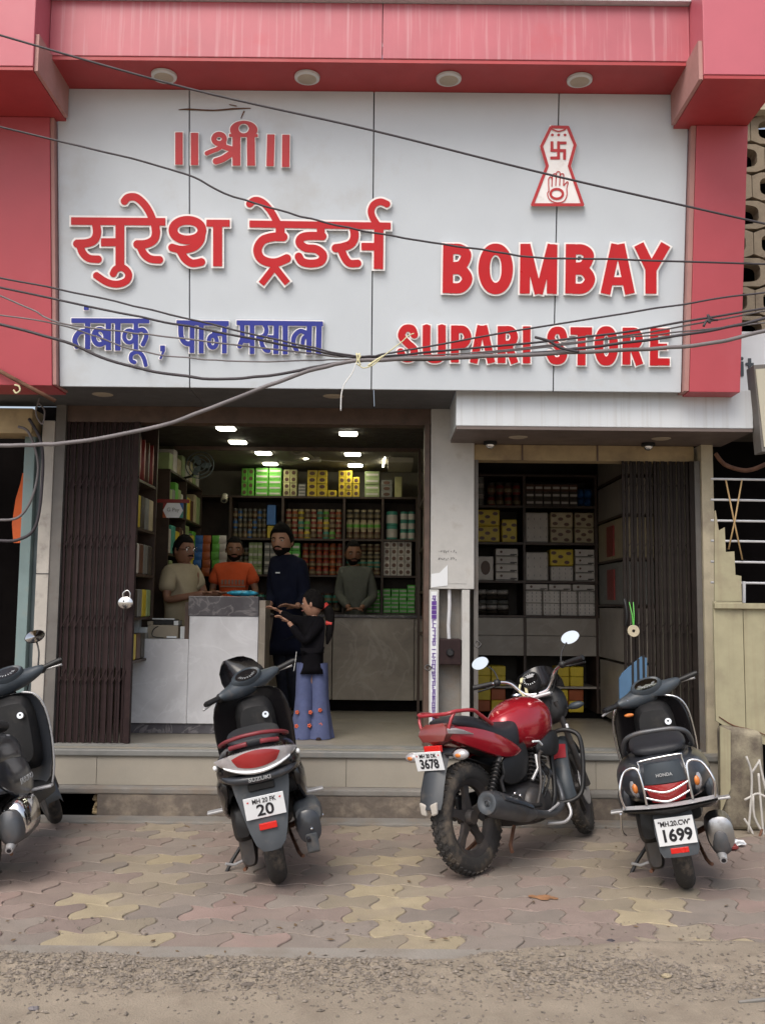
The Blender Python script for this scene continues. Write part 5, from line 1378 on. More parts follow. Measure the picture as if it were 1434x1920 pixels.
wire('overhead_wire', 'thin wire crossing the blue lettering from the left to the knot', [(-30,541),(60,580),(110,605),(230,622),(355,636),(560,660),(675,671),(850,668),(1150,633),(1470,577)], .005, 'cable_grey', 5.36)
wire('overhead_wire', 'slack thin wire passing under the blue lettering', [(-30,588),(110,608),(250,655),(355,671),(480,678),(600,675),(675,673),(900,660),(1100,640),(1300,620),(1470,600)], .0045, 'cable_grey', 5.38)
wire('overhead_wire', 'thicker drooping wire dipping below the blue lettering', [(-30,600),(110,637),(230,683),(380,709),(500,705),(600,686),(680,676),(860,672),(1000,662),(1130,648),(1330,620),(1470,588)], .0085, 'cable_black', 5.31)
wire('overhead_cable', 'thickest grey cable sweeping up from below the sign to the knot', [(-30,835),(60,834),(140,829),(300,799),(450,744),(560,702),(640,681),(690,676),(860,670),(1060,662),(1250,652),(1360,638),(1470,610)], .0115, 'cable_grey', 5.30)
wire('twisted_wire', 'short twisted wire ends curling off the bundle above the word STORE', [(1002,632),(1030,640),(1050,652),(1085,660)], .008, 'cable_black', 5.27, group=None, sub=4)
wire('twisted_wire', 'tangled wire scrap caught on the wires over the right column', [(1318,612),(1325,600),(1330,606),(1326,590),(1332,598),(1345,600)], .007, 'cable_black', 5.3, group=None, sub=4)
k = thing('yellow_tie', 'pale yellow string tied round the wire bundle at the centre of the sign', 'string', P(675, 675, 5.25))
def tie(pts, r=.004): MB().tube([P(x, y, 5.262) for x, y in pts], r, 6, sub=3).build('strand', MT['string_cream'], k, smooth=180)
tie([(668,662),(670,675),(667,683)]); tie([(674,662),(673,676),(676,684)]); tie([(669,664),(676,668),(668,680),(675,686)])
tie([(675,686),(682,690),(700,684),(718,668),(735,655),(752,642),(765,630),(776,625)], .0035); tie([(690,686),(704,676),(718,668)], .006)
k2 = thing('hanging_string', 'thin white string hanging from the wire knot down in front of the lintel', 'string', P(660, 700, 5.2))
MB().tube([P(x, y, 5.24) for x, y in ((668,680),(660,700),(646,720),(640,740),(639,770))], .0035, 6, sub=5).build('strand', MT['string_white'], k2, smooth=180)
# ================================================================ PEOPLE
def skinmesh(nodes, edges, root, sub=2):
    names = list(nodes); idx = {k: i for i, k in enumerate(names)}
    me = bpy.data.meshes.new('t')
    me.from_pydata([tuple(nodes[k][0]) for k in names], [(idx[a], idx[b]) for a, b in edges], [])
    o = bpy.data.objects.new('t', me); COL.objects.link(o)
    o.modifiers.new('s', 'SKIN').use_smooth_shade = True
    if not me.skin_vertices:
        bpy.context.view_layer.objects.active = o
        bpy.ops.mesh.customdata_skin_add()
    for k in names:
        r = nodes[k][1]; sv_ = me.skin_vertices[0].data[idx[k]]
        sv_.radius = (r, r) if not isinstance(r, tuple) else r
        sv_.use_root = (k == root)
    o.modifiers.new('u', 'SUBSURF').levels = sub
    dg = bpy.context.evaluated_depsgraph_get(); dg.update()
    m2 = bpy.data.meshes.new_from_object(o.evaluated_get(dg))
    bpy.data.objects.remove(o)
    return m2
def mesh_to_mb(me, mb):
    return mb.add([v.co.copy() for v in me.vertices], [list(p.vertices) for p in me.polygons])
def head_shape(c, H, yaw, pitch=0, roll=0):
    # local: face looks along -Y, z up; H = head height
    M = Matrix.Translation(c) @ Matrix.Rotation(yaw, 4, 'Z') @ Matrix.Rotation(pitch, 4, 'X') @ Matrix.Rotation(roll, 4, 'Y')
    n, m_ = 28, 22; mb = MB(); s = H/2
    for i in range(m_+1):
        t = math.pi*i/m_; z = -math.cos(t); rr_ = math.sin(t)
        for k in range(n):
            a = 2*math.pi*k/n; x = math.sin(a)*rr_; y = -math.cos(a)*rr_
            X, Y, Z = x*0.66, y*0.80, z
            if z < 0:
                X *= 1+0.30*z*abs(z) - 0.05; 
                if y < 0: Y *= 1-0.02*z
                else: Y *= 1+0.28*z
            if y < 0:
                g = math.exp(-(x/0.15)**2)
                Y -= g*0.20*math.exp(-((z+0.12)/0.16)**2)          # nose
                Y -= math.exp(-(x/0.28)**2)*0.05*math.exp(-((z+0.45)/0.08)**2)   # lips
                Y -= math.exp(-(x/0.25)**2)*0.07*math.exp(-((z+0.82)/0.14)**2)   # chin
                Y += (math.exp(-((x-0.34)/0.15)**2)+math.exp(-((x+0.34)/0.15)**2))*0.07*math.exp(-((z-0.05)/0.10)**2)  # sockets
                Y -= math.exp(-(x/0.5)**2)*0.035*math.exp(-((z-0.18)/0.07)**2)   # brow
            mb.v.append(M @ Vector((X*s, Y*s, Z*s)))
    for i in range(m_):
        for k in range(n): mb.f.append([i*n+k, i*n+(k+1) % n, (i+1)*n+(k+1) % n, (i+1)*n+k])
    for sx_ in (-1, 1):   # ears
        mb.ball((0, 0, 0), (0.06*s, 0.13*s, 0.22*s), 8, 6)
        for i in range(len(mb.v)-8*7, len(mb.v)): mb.v[i] = M @ (mb.v[i] + Vector((sx_*0.66*s, 0.05*s, -0.05*s)))
    return mb, M, s
def hair_cap(M, s, front=0.35, back=-0.5, thick=1.07, side=-0.05, quiff=0.0):
    # shell over the top/back of the head; front = height of hairline at the forehead
    n, m_ = 28, 16; mb = MB()
    for i in range(m_+1):
        for k in range(n):
            a = 2*math.pi*k/n; f = (1+math.cos(a))/2   # 1 at the face
            low = back + (-.05-back)*min(1, f/.62) if f < .62 else (-.05 + (front+.12+.05)*min(1, (f-.62)/.16))
            t0 = math.acos(max(-1, min(1, low)))
            t = t0*(i/m_)
            z = math.cos(t); rr_ = math.sin(t)
            x = math.sin(a)*rr_; y = -math.cos(a)*rr_
            th = thick - .025 + 0.018*math.sin(a*11+t*3)+0.016*math.sin(t*13+a*5)+.012*math.sin(a*23)
            if y < 0 and z > .3: th += quiff*f*0.15
            if i == m_: th = 0.99
            mb.v.append(M @ Vector((x*0.66*th*s, y*0.80*th*s, (z*th+ (0.02 if z > .8 else 0))*s)))
    for i in range(m_):
        for k in range(n): mb.f.append([i*n+k, i*n+(k+1) % n, (i+1)*n+(k+1) % n, (i+1)*n+k])
    return mb
def beard(M, s, full=True):
    n, m_ = 20, 8; mb = MB()
    for i in range(m_+1):
        z = -0.36 - 0.66*i/m_
        for k in range(n+1):
            a = -1.7+3.4*k/n; rr_ = math.sqrt(max(0.0, 1-z*z))
            x = math.sin(a)*rr_; y = -math.cos(a)*rr_
            X, Y = x*0.66*(1+0.30*z*abs(z)-0.05), y*0.80*(1-0.02*z)
            th = 1.028 if 0 < i else .99
            cut = abs(x) < .30 and -.52 < z and z > -.60 or (abs(x) > .88 and False)
            if cut: th = 0.9
            mb.v.append(M @ Vector((X*th*s, (Y*th - (0.07*math.exp(-(x/.25)**2)*math.exp(-((z+.82)/.14)**2)))*s, z*s*1.02)))
    for i in range(m_):
        for k in range(n): mb.f.append([i*(n+1)+k, i*(n+1)+k+1, (i+1)*(n+1)+k+1, (i+1)*(n+1)+k])
    return mb
def hand(mb, wrist, direction, palm_n, L, side=1, curl=0.35):
    # palm + five tapered fingers appended to mb
    d = Vector(direction).normalized(); nrm = Vector(palm_n); nrm = (nrm - d*nrm.dot(d)).normalized(); x = d.cross(nrm)*side
    w_ = L*0.21
    rings = []
    for t, q, h_ in ((-.08, .62, .8), (.1, .9, .9), (.3, 1.05, .9), (.48, 1.0, .75)):
        c = Vector(wrist)+d*L*t; rings.append([c+x*w_*q*math.cos(2*math.pi*k/8)+nrm*L*.075*h_*math.sin(2*math.pi*k/8) for k in range(8)])
    mb.loft(rings)
    for i, (o_, ln) in enumerate(((-.78, .36), (-.27, .46), (.25, .50), (.75, .44))):
        b_ = Vector(wrist)+d*L*.42+x*w_*o_
        p1 = b_+d*L*ln*.45+x*o_*L*.02; p2 = p1+(d*math.cos(curl)+nrm*math.sin(curl))*L*ln*.35; p3 = p2+(d*math.cos(curl*2.2)+nrm*math.sin(curl*2.2))*L*ln*.28
        mb.tube([b_, p1, p2, p3], [L*.048, L*.045, L*.041, L*.030], 7)
    b_ = Vector(wrist)+d*L*.12+x*w_*.8
    mb.tube([b_, b_+(x*.7+d*.7)*L*.17, b_+(x*.55+d*.9+nrm*.2)*L*.34], [L*.06, L*.052, L*.036], 7)

def person(label, loc, headc, H, yaw, pitch, skin, nodes, edges, root, hands, group=None):
    t = thing('person', label, 'person', loc)
    me = skinmesh(nodes, edges, root)
    mb = MB(); mesh_to_mb(me, mb)
    hb, M, s = head_shape(Vector(headc), H, yaw, pitch)
    mb.add(hb.v, hb.f)
    for h_ in hands: hand(mb, *h_)
    b = mb.build('body', MT[skin], t, smooth=180)
    # face details
    for sx_ in (-1, 1):
        e = M @ Vector((sx_*0.27*s, -0.665*s, 0.06*s))
        ew = MB().ball(e, (0.085*s, 0.085*s, 0.055*s), 10, 6).build('eye', MT['eye_white'], t, smooth=180)
        MB().ball(M @ Vector((sx_*0.27*s, -0.735*s, 0.06*s)), (0.038*s,)*3, 8, 6).build('pupil', MT['hair_black'], ew)
        MB().tube([M @ Vector((sx_*0.12*s, -0.79*s, 0.20*s)), M @ Vector((sx_*0.28*s, -0.77*s, 0.25*s)), M @ Vector((sx_*0.43*s, -0.66*s, 0.19*s))], 0.028*s, 6, sub=3).build('eyebrow', MT['hair_black'], t)
    if H > .23: MB().tube([M @ Vector((-.24*s, -.72*s, -.36*s)), M @ Vector((0, -.84*s, -.30*s)), M @ Vector((.24*s, -.72*s, -.36*s))], [.03*s, .055*s, .03*s], 8, sub=4).build('moustache', MT['hair_black'], t, smooth=180)
    MB().ball(M @ Vector((0, -0.80*s, -0.44*s)), (0.17*s, 0.055*s, 0.05*s), 10, 6).build('lips', MT['lip'], t, smooth=180)
    return t, M, s
def cloth(name, nodes, edges, root, m_, t, sub=2):
    me = skinmesh(nodes, edges, root, sub); mb = MB(); mesh_to_mb(me, mb)
    return mb.build(name, MT[m_], t, smooth=180)
V = Vector
def J(px, py, Y): return P(px, py, Y)
def upper(sh_c, waist, neck, shl, shr, ell, elr, wrl, wrr, k=1.0, sleeve='long', hip=None):
    """torso + arms as nodes; returns body nodes/edges and shirt nodes/edges"""
    N = {'pelvis': (hip, .085*k), 'waist': (waist, .085*k), 'chest': (sh_c, .10*k), 'neck': (neck, .052*k), 'nt': (neck+V((0, 0, .06*k)), .05*k),
         'sl': (shl, .062*k), 'sr': (shr, .062*k), 'el': (ell, .034*k), 'er': (elr, .034*k), 'wl': (wrl, .026*k), 'wr': (wrr, .026*k)}
    E_ = [('pelvis', 'waist'), ('waist', 'chest'), ('chest', 'neck'), ('neck', 'nt'), ('chest', 'sl'), ('chest', 'sr'), ('sl', 'el'), ('sr', 'er'), ('el', 'wl'), ('er', 'wr')]
    shl = shl+V((0,0,.025*k)); shr = shr+V((0,0,.025*k)); N['sl'] = (shl-V((0,0,.012)), .046*k); N['sr'] = (shr-V((0,0,.012)), .046*k)
    S_ = {'pelvis': (hip-V((0,0,.03*k)), (.165*k, .135*k)), 'waist': (waist, (.150*k, .125*k)), 'chest': (sh_c-V((0, 0, .03*k)), (.165*k, .135*k)), 'ct': (neck+V((0, 0, .02*k)), .070*k), 'sl': (shl, .078*k), 'sr': (shr, .078*k)}
    S_['hem'] = (hip-V((0,0,.13*k)), (.150*k, .125*k))
    F_ = [('hem', 'pelvis'), ('pelvis', 'waist'), ('waist', 'chest'), ('chest', 'ct'), ('chest', 'sl'), ('chest', 'sr')]
    if sleeve == 'long':
        S_.update({'el': (ell, .056*k), 'er': (elr, .056*k), 'wl': (wrl.lerp(ell, .12), .043*k), 'wr': (wrr.lerp(elr, .12), .043*k)})
        F_ += [('sl', 'el'), ('sr', 'er'), ('el', 'wl'), ('er', 'wr')]
    else:
        S_.update({'el': (shl.lerp(ell, .72), .070*k), 'er': (shr.lerp(elr, .72), .070*k)})
        F_ += [('sl', 'el'), ('sr', 'er')]
    return N, E_, S_, F_

# --- man in tan shirt, profile to the right, behind the raised counter
Y = 8.48
N, E_, S_, F_ = upper(J(342, 1095, Y), J(338, 1150, Y), J(347, 1062, Y), J(368, 1080, Y+.12), J(316, 1082, Y-.10), J(385, 1118, Y+.12), J(312, 1126, Y-.18), J(415, 1112, Y+.02), J(385, 1112, Y-.24), 1.12, 'short', J(338, 1200, Y))
N.update({'hl': (J(340, 1215, Y+.1), .085), 'hr': (J(340, 1215, Y-.1), .085), 'kl': (V((J(375, 1240, Y).x, Y+.1, .95)), .06), 'kr': (V((J(375, 1240, Y).x, Y-.1, .95)), .06), 'al': (V((J(370, 1300, Y).x, Y+.1, .52)), .04), 'ar': (V((J(370, 1300, Y).x, Y-.1, .52)), .04)})
E_ += [('pelvis', 'hl'), ('pelvis', 'hr'), ('hl', 'kl'), ('hr', 'kr'), ('kl', 'al'), ('kr', 'ar')]
t, M, s = person('man in tan short sleeved shirt with glasses sitting behind the raised counter', (J(340, 1200, Y).x, Y, .45), J(345, 1032, Y), .265, R(52), R(4), 'skin_brown', N, E_, 'pelvis',
    [(J(413, 1112, Y+.02), (1, -.1, .1), (0, 0, -1), .17), (J(383, 1112, Y-.24), (1, .1, .15), (0, 0, -1), .17, -1)])
cloth('shirt', S_, F_, 'pelvis', 'tan_cloth', t)
cloth('trousers', {'p': (N['pelvis'][0], .14), 'kl': (N['kl'][0], .08), 'kr': (N['kr'][0], .08), 'al': (N['al'][0], .06), 'ar': (N['ar'][0], .06)}, [('p', 'kl'), ('p', 'kr'), ('kl', 'al'), ('kr', 'ar')], 'p', 'grey_cloth', t)
hair_cap(M, s, .40, -.45).build('hair', MT['hair_black'], t, smooth=180)
gl = MB()
for sx_ in (-1, 1):
    gl.lathe([(.17*s, -.01*s), (.19*s, 0), (.17*s, .01*s)], 14, M @ Matrix.Translation((sx_*.29*s, -.82*s, .05*s)) @ Matrix.Rotation(R(90), 4, 'X'), close=True)
    gl.tube([M @ V((sx_*.48*s, -.80*s, .08*s)), M @ V((sx_*.70*s, -.1*s, .08*s))], .015*s, 5)
gl.build('glasses', MT['dish_steel'], t)
# --- man in orange T-shirt
Y = 9.15
N, E_, S_, F_ = upper(J(438, 1088, Y), J(438, 1130, Y), J(440, 1058, Y), J(408, 1074, Y), J(468, 1074, Y), J(398, 1108, Y-.02), J(480, 1108, Y-.02), J(418, 1122, Y-.25), J(470, 1122, Y-.25), .98, 'short', J(438, 1190, Y))
N.update({'hl': (J(420, 1215, Y), .085), 'hr': (J(456, 1215, Y), .085), 'kl': (V((J(420, 1215, Y).x, Y, .9)), .06), 'kr': (V((J(456, 1215, Y).x, Y, .9)), .06), 'al': (V((J(420, 1215, Y).x, Y, .5)), .04), 'ar': (V((J(456, 1215, Y).x, Y, .5)), .04)})
E_ += [('pelvis', 'hl'), ('pelvis', 'hr'), ('hl', 'kl'), ('hr', 'kr'), ('kl', 'al'), ('kr', 'ar')]
t, M, s = person('bearded man in orange printed T-shirt standing behind the raised counter', (J(440, 1200, Y).x, Y, .45), J(440, 1031, Y), .245, R(8), R(6), 'skin_brown', N, E_, 'pelvis',
    [(J(418, 1122, Y-.25), (.6, -.5, 0), (0, 0, -1), .16), (J(470, 1122, Y-.25), (-.6, -.5, 0), (0, 0, -1), .16, -1)])
cloth('tee_shirt', S_, F_, 'pelvis', 'tee_orange', t)
cloth('trousers', {'p': (N['pelvis'][0], .14), 'kl': (N['kl'][0], .08), 'kr': (N['kr'][0], .08), 'al': (N['al'][0], .06), 'ar': (N['ar'][0], .06)}, [('p', 'kl'), ('p', 'kr'), ('kl', 'al'), ('kr', 'ar')], 'p', 'navy_cloth', t)
hair_cap(M, s, .45, -.4).build('hair', MT['hair_black'], t, smooth=180)
beard(M, s).build('beard', MT['hair_black'], t, smooth=180)
q = J(437, 1092, Y-.15)
mb = MB()
for i in range(7): mb.box(q.x-.11+i*.032, q.x-.09+i*.032, q.y-.004, q.y+.004, q.z-.02, q.z+.025)
mb.box(q.x-.115, q.x+.115, q.y-.003, q.y+.005, q.z-.045, q.z-.03)
kind(mb.build('shirt_print', MT['skin_brown'], t), 'stuff')
# --- tall man in navy, standing in front of the counter
Y = 8.95
N, E_, S_, F_ = upper(J(540, 1078, Y), J(541, 1150, Y), J(534, 1046, Y), J(514, 1064, Y+.05), J(564, 1068, Y-.08), J(512, 1110, Y+.03), J(572, 1122, Y-.12), J(505, 1136, Y-.2), J(556, 1138, Y-.30), 1.14, 'long', J(540, 1185, Y))
N.update({'hl': (J(528, 1200, Y), .07), 'hr': (J(552, 1200, Y-.03), .07), 'kl': (J(533, 1265, Y+.0), .065), 'kr': (J(553, 1268, Y-.05), .065), 'al': (J(540, 1330, Y+.05), .042), 'ar': (J(560, 1334, Y-.0), .042), 'tl': (J(530, 1344, Y-.12), .035), 'tr': (J(553, 1347, Y-.14), .035)})
E_ += [('pelvis', 'hl'), ('pelvis', 'hr'), ('hl', 'kl'), ('hr', 'kr'), ('kl', 'al'), ('kr', 'ar'), ('al', 'tl'), ('ar', 'tr')]
t, M, s = person('tall bearded man in navy clothes standing at the counter looking toward the street', (J(540, 1330, Y).x, Y, .45), J(529, 1016, Y), .30, R(-16), R(2), 'skin_light', N, E_, 'pelvis',
    [(J(505, 1136, Y-.2), (-.8, -.3, .1), (0, -.2, -1), .18), (J(556, 1138, Y-.30), (-.9, -.2, .15), (0, -.3, -1), .18, -1)])
cloth('shirt', S_, F_, 'pelvis', 'navy_cloth', t)
cloth('trousers', {'p': (N['pelvis'][0]+V((0,0,.06)), (.152, .128)), 'hl': (N['hl'][0], .115), 'hr': (N['hr'][0], .115), 'kl': (N['kl'][0], .088), 'kr': (N['kr'][0], .088), 'al': (N['al'][0], .072), 'ar': (N['ar'][0], .072)}, [('p', 'hl'), ('p', 'hr'), ('hl', 'kl'), ('hr', 'kr'), ('kl', 'al'), ('kr', 'ar')], 'p', 'navy_trouser', t)
hair_cap(M, s, .42, -.45, 1.12, quiff=1.0).build('hair', MT['hair_black'], t, smooth=180)
beard(M, s).build('beard', MT['hair_black'], t, smooth=180)
q = J(521, 1074, Y-.165); MB().box(q.x-.02, q.x+.02, q.y-.01, q.y-.005, q.z-.005, q.z+.006).build('chest_label', MT['sticker_white'], t)
for sx_ in ('tl', 'tr'): MB().ball(N[sx_][0]+V((0, .05, .0)), (.05, .13, .045), 12, 8).build('shoe', MT['black_cloth'], t, smooth=180)
# --- girl
Y = 7.7
N, E_, S_, F_ = upper(J(585, 1176, Y), J(586, 1225, Y), J(588, 1158, Y), J(572, 1170, Y+.06), J(600, 1172, Y-.05), J(545, 1160, Y+.10), J(572, 1205, Y-.12), J(524, 1146, Y+.12), J(552, 1182, Y-.14), .66, 'long', J(586, 1258, Y))
N['wr'] = (J(540, 1165, Y-.12), .018); S_['wr'] = (J(545, 1172, Y-.12), .030)
N['sl'] = (N['sl'][0], .045); N['sr'] = (N['sr'][0], .045)
S_['pelvis'] = (J(586, 1238, Y), (.112, .09)); S_['hem'] = (J(586, 1258, Y), (.105, .085)); S_['waist'] = (S_['waist'][0], (.108, .088)); S_['chest'] = (S_['chest'][0], (.105, .088))
N.update({'hl': (J(575, 1275, Y), .06), 'hr': (J(597, 1275, Y), .06), 'kl': (J(571, 1325, Y), .045), 'kr': (J(601, 1325, Y), .045), 'al': (J(571, 1376, Y), .03), 'ar': (J(600, 1378, Y), .03), 'tl': (J(562, 1384, Y-.08), .025), 'tr': (J(598, 1386, Y-.1), .025)})
E_ += [('pelvis', 'hl'), ('pelvis', 'hr'), ('hl', 'kl'), ('hr', 'kr'), ('kl', 'al'), ('kr', 'ar'), ('al', 'tl'), ('ar', 'tr')]
t, M, s = person('small girl with ponytail in black top and flared blue trousers reaching to the counter', (J(586, 1380, Y).x, Y, .45), J(587, 1132, Y), .215, R(-105), R(6), 'skin_light', N, E_, 'pelvis',
    [(J(524, 1146, Y+.12), (-1, .1, .45), (0, -.3, -1), .125), (J(540, 1165, Y-.12), (-.9, .1, .5), (0, -.3, -1), .125, -1)])
cloth('black_top', S_, F_, 'pelvis', 'black_cloth', t)
hair_cap(M, s, .40, -.5, 1.10).build('hair', MT['hair_black'], t, smooth=180)
MB().tube([J(606, 1135, Y+.02), J(617, 1148, Y+.02), J(619, 1168, Y), J(617, 1190, Y-.02), J(613, 1208, Y-.02)], [.028, .042, .034, .030, .008], 10, sub=4).build('ponytail', MT['hair_black'], t, smooth=180)
MB().tube([J(606, 1134, Y+.02), J(610, 1139, Y+.02)], .036, 12).build('hair_tie', MT['hair_ribbon'], t, smooth=40)
MB().tube([J(611, 1168, Y-.02), J(622, 1170, Y-.02)], .018, 8).build('hair_tie', MT['hair_ribbon'], t, smooth=40)
tr = []
for cx, hh in ((573, -1), (598, 1)):
    rings = []
    for py, w_, dep in ((1243, 17, .085), (1275, 16.5, .085), (1305, 16, .08), (1335, 17.5, .085), (1360, 20.5, .105), (1383, 23, .125)):
        c = J(cx + (-(py-1252)*.035 if hh < 0 else (py-1252)*.025), py, Y); a = w_*Y/1800
        rings.append([c+V((a*math.cos(2*math.pi*k/24)*(1+.13*math.sin(k*2.1+hh)*(py-1240)/130), dep*math.sin(2*math.pi*k/24), 0)) for k in range(24)])
    tr.append(MB().loft(rings).build('trouser_leg', MT['denim_light'], t, smooth=60))
for (x, y) in ((557, 1336), (582, 1336), (600, 1332), (556, 1362), (580, 1361), (601, 1359)):
    leg_ = tr[0] if x < 586 else tr[1]
    c = J(x, y, Y-.10); mb = MB()
    for a in range(5):
        an = a*2*math.pi/5; mb.ball(c+V((.010*math.cos(an), 0.012, .010*math.sin(an))), (.008, .016, .008), 6, 4)
    kind(mb.build('flower_print', MT['print_orange'], leg_), 'stuff')
for k_ in ('tl', 'tr'): MB().ball(N[k_][0]+V((0, .03, -.0)), (.032, .075, .025), 10, 6).build('sandal', MT['gate_brown'], t, smooth=180)
MB().tube([J(556, 1222, Y-.09), J(553, 1245, Y-.09), J(551, 1258, Y-.09)], .0025, 5).build('drawstring', MT['string_white'], t)
# --- man in grey shirt behind the back counter
Y = 10.12
N, E_, S_, F_ = upper(J(667, 1092, Y), J(667, 1135, Y), J(665, 1066, Y), J(641, 1078, Y), J(692, 1080, Y), J(636, 1117, Y-.02), J(700, 1120, Y-.02), J(655, 1141, Y-.25), J(676, 1141, Y-.28), 1.0, 'long', J(667, 1190, Y))
N.update({'hl': (J(655, 1205, Y), .09), 'hr': (J(680, 1205, Y), .09), 'kl': (V((J(655, 1205, Y).x, Y, .95)), .06), 'kr': (V((J(680, 1205, Y).x, Y, .95)), .06), 'al': (V((J(655, 1205, Y).x, Y, .5)), .04), 'ar': (V((J(680, 1205, Y).x, Y, .5)), .04)})
E_ += [('pelvis', 'hl'), ('pelvis', 'hr'), ('hl', 'kl'), ('hr', 'kr'), ('kl', 'al'), ('kr', 'ar')]
t, M, s = person('bearded man in dark grey shirt leaning on the back counter', (J(667, 1200, Y).x, Y, .45), J(662, 1038, Y), .265, R(10), R(10), 'skin_brown', N, E_, 'pelvis',
    [(J(655, 1141, Y-.25), (.8, -.4, 0), (0, 0, -1), .17), (J(676, 1141, Y-.28), (-.8, -.4, 0), (0, 0, -1), .17, -1)])
cloth('shirt', S_, F_, 'pelvis', 'grey_cloth', t)
cloth('trousers', {'p': (N['pelvis'][0], .14), 'kl': (N['kl'][0], .08), 'kr': (N['kr'][0], .08), 'al': (N['al'][0], .06), 'ar': (N['ar'][0], .06)}, [('p', 'kl'), ('p', 'kr'), ('kl', 'al'), ('kr', 'ar')], 'p', 'navy_cloth', t)
hair_cap(M, s, .5, -.4).build('hair', MT['hair_black'], t, smooth=180)
beard(M, s).build('beard', MT['hair_black'], t, smooth=180)
# ================================================================ TWO-WHEELERS
# local frame: x forward, y left, z up, origin where the rear tyre meets the ground
RX = Matrix.Rotation(R(90), 4, 'X')
def sring(x, a, z0, z1, n=2.6, N=20, yc=0.0):
    c, b_ = (z0+z1)/2, (z1-z0)/2; out = []
    for k in range(N):
        t = 2*math.pi*k/N; cs, sn = math.cos(t), math.sin(t)
        out.append((x, yc+a*math.copysign(abs(cs)**(2/n), cs), c+b_*math.copysign(abs(sn)**(2/n), sn)))
    return out
def wheel(t, name, cx, r_, s_, tyre_m='rubber', rim_m='alloy_dark', spokes=5, steer=None, y0=0.0, tread=0, sp_w=0.03):
    M = Matrix.Translation((cx, y0, r_)) @ RX
    if steer: M = steer @ M
    prof = []
    for k in range(14):
        a = 2*math.pi*k/14; prof.append((r_-s_+s_*math.cos(a), s_*0.95*math.sin(a)))
    prof = [(min(p[0], r_), p[1]) for p in prof]
    w_ = MB().lathe(prof, 48, M, close=True).build(name, MT[tyre_m], t, smooth=60, local=True)
    ri = r_-2*s_+0.006
    rm = MB().lathe([(ri, -s_*.62), (ri+.012, -s_*.70), (ri+.014, -s_*.6), (ri-.010, -s_*.3), (ri-.010, s_*.3), (ri+.014, s_*.6), (ri+.012, s_*.70), (ri, s_*.62), (ri-.022, s_*.25), (ri-.022, -s_*.25)], 40, M, close=True).build('rim', MT[rim_m], w_, smooth=40, local=True)
    h = MB().lathe([(0.001, -s_*.8), (.038, -s_*.8), (.045, -s_*.3), (.045, s_*.3), (.038, s_*.8), (.001, s_*.8)], 18, M).build('hub', MT[rim_m], w_, smooth=40, local=True)
    for k in range(spokes):
        A = M @ Matrix.Rotation(2*math.pi*k/spokes+.3, 4, 'Z')
        m_ = MB(); m_.loft([[(q, sy_*sp_w/2*f, sz_*.012) for sy_, sz_ in ((-1, -1), (1, -1), (1, 1), (-1, 1))] for q, f in ((.03, 1.6), (ri*.6, .9), (ri-.012, 1.3))])
        for i in range(len(m_.v)): m_.v[i] = A @ m_.v[i]
        m_.build('spoke', MT[rim_m], w_, smooth=30, local=True)
    if tread:
        tb = MB()
        for k in range(tread):
            a = 2*math.pi*k/tread
            for (off, da, wd) in ((-.62, 0, .34), (0, .5, .30), (.62, 0, .34)):
                aa = a+da*2*math.pi/tread
                ph = off*0.9
                A = M @ Matrix.Rotation(aa, 4, 'Z') @ Matrix.Translation((r_-s_, 0, 0)) @ Matrix.Rotation(-ph, 4, 'Y') @ Matrix.Translation((s_*.985, 0, 0)) @ Matrix.Rotation(.5 if off else -.4, 4, 'X')
                tb.box(-.003, .006, -.010, .010, -s_*wd*.62, s_*wd*.62, A)
        kind(tb.build('tread', MT[tyre_m], w_, local=True), 'stuff')
    return w_
def tubep(t, name, pts, r_, m_, sub=5, n=10, par=None, **k):
    return MB().tube(pts, r_, n, sub=sub, **k).build(name, MT[m_], par or t, smooth=60, local=True)
def sym(pts): return [(x, -y, z) for x, y, z in pts]
def plate(t, c, tilt, w_, h_, l1, l2, size1, size2, stars=True, sx2=1.0, sx1=.85, bold=0.0012):
    # number plate facing -x; tilt leans its top forward
    M = Matrix.Translation(c) @ Matrix.Rotation(tilt, 4, 'Y') @ Matrix.Rotation(R(-90), 4, 'Z') @ RX
    p = MB(); p.add([(-w_/2, -h_/2, -.002), (w_/2, -h_/2, -.002), (w_/2, h_/2, -.002), (-w_/2, h_/2, -.002), (-w_/2, -h_/2, .002), (w_/2, -h_/2, .002), (w_/2, h_/2, .002), (-w_/2, h_/2, .002)],
        [(0,3,2,1),(4,5,6,7),(0,1,5,4),(1,2,6,5),(2,3,7,6),(3,0,4,7)], M)
    o = p.build('number_plate', MT['plate_white'], t, bevel=.004, local=True)
    for s_, size, y in ((l1, size1, h_*.28), (l2, size2, -h_*.16)):
        me = text(s_, size, None, None, M @ Matrix.Translation((0, y, .0032)) @ Matrix.Diagonal((sx1 if y > 0 else sx2, 1, 1, 1)), bold=bold*(.35 if y > 0 else 1))
        finish(me, 'lettering', MT['print_black'], o, local=True, fixn=False)
    if stars:
        for sx_ in (-1, 1):
            st_ = MB(); pts = []
            for k in range(10):
                rr_ = .0075 if k % 2 == 0 else .003; a = math.pi/2+k*math.pi/5
                pts.append(M @ V((sx_*w_*.40+rr_*math.cos(a), h_*(.30 if stars is True else .36)+rr_*math.sin(a), .0035)))
            st_.add(pts, [list(range(10))]); st_.build('plate_star', MT['reflector_red' if stars is True else 'print_black'], o, local=True)
    return o
def ell(t, name, c, r_, m_, par=None, M=None, n=16, k=10):
    return MB().ball(c, r_, n, k, M).build(name, MT[m_], par or t, smooth=180, local=True)

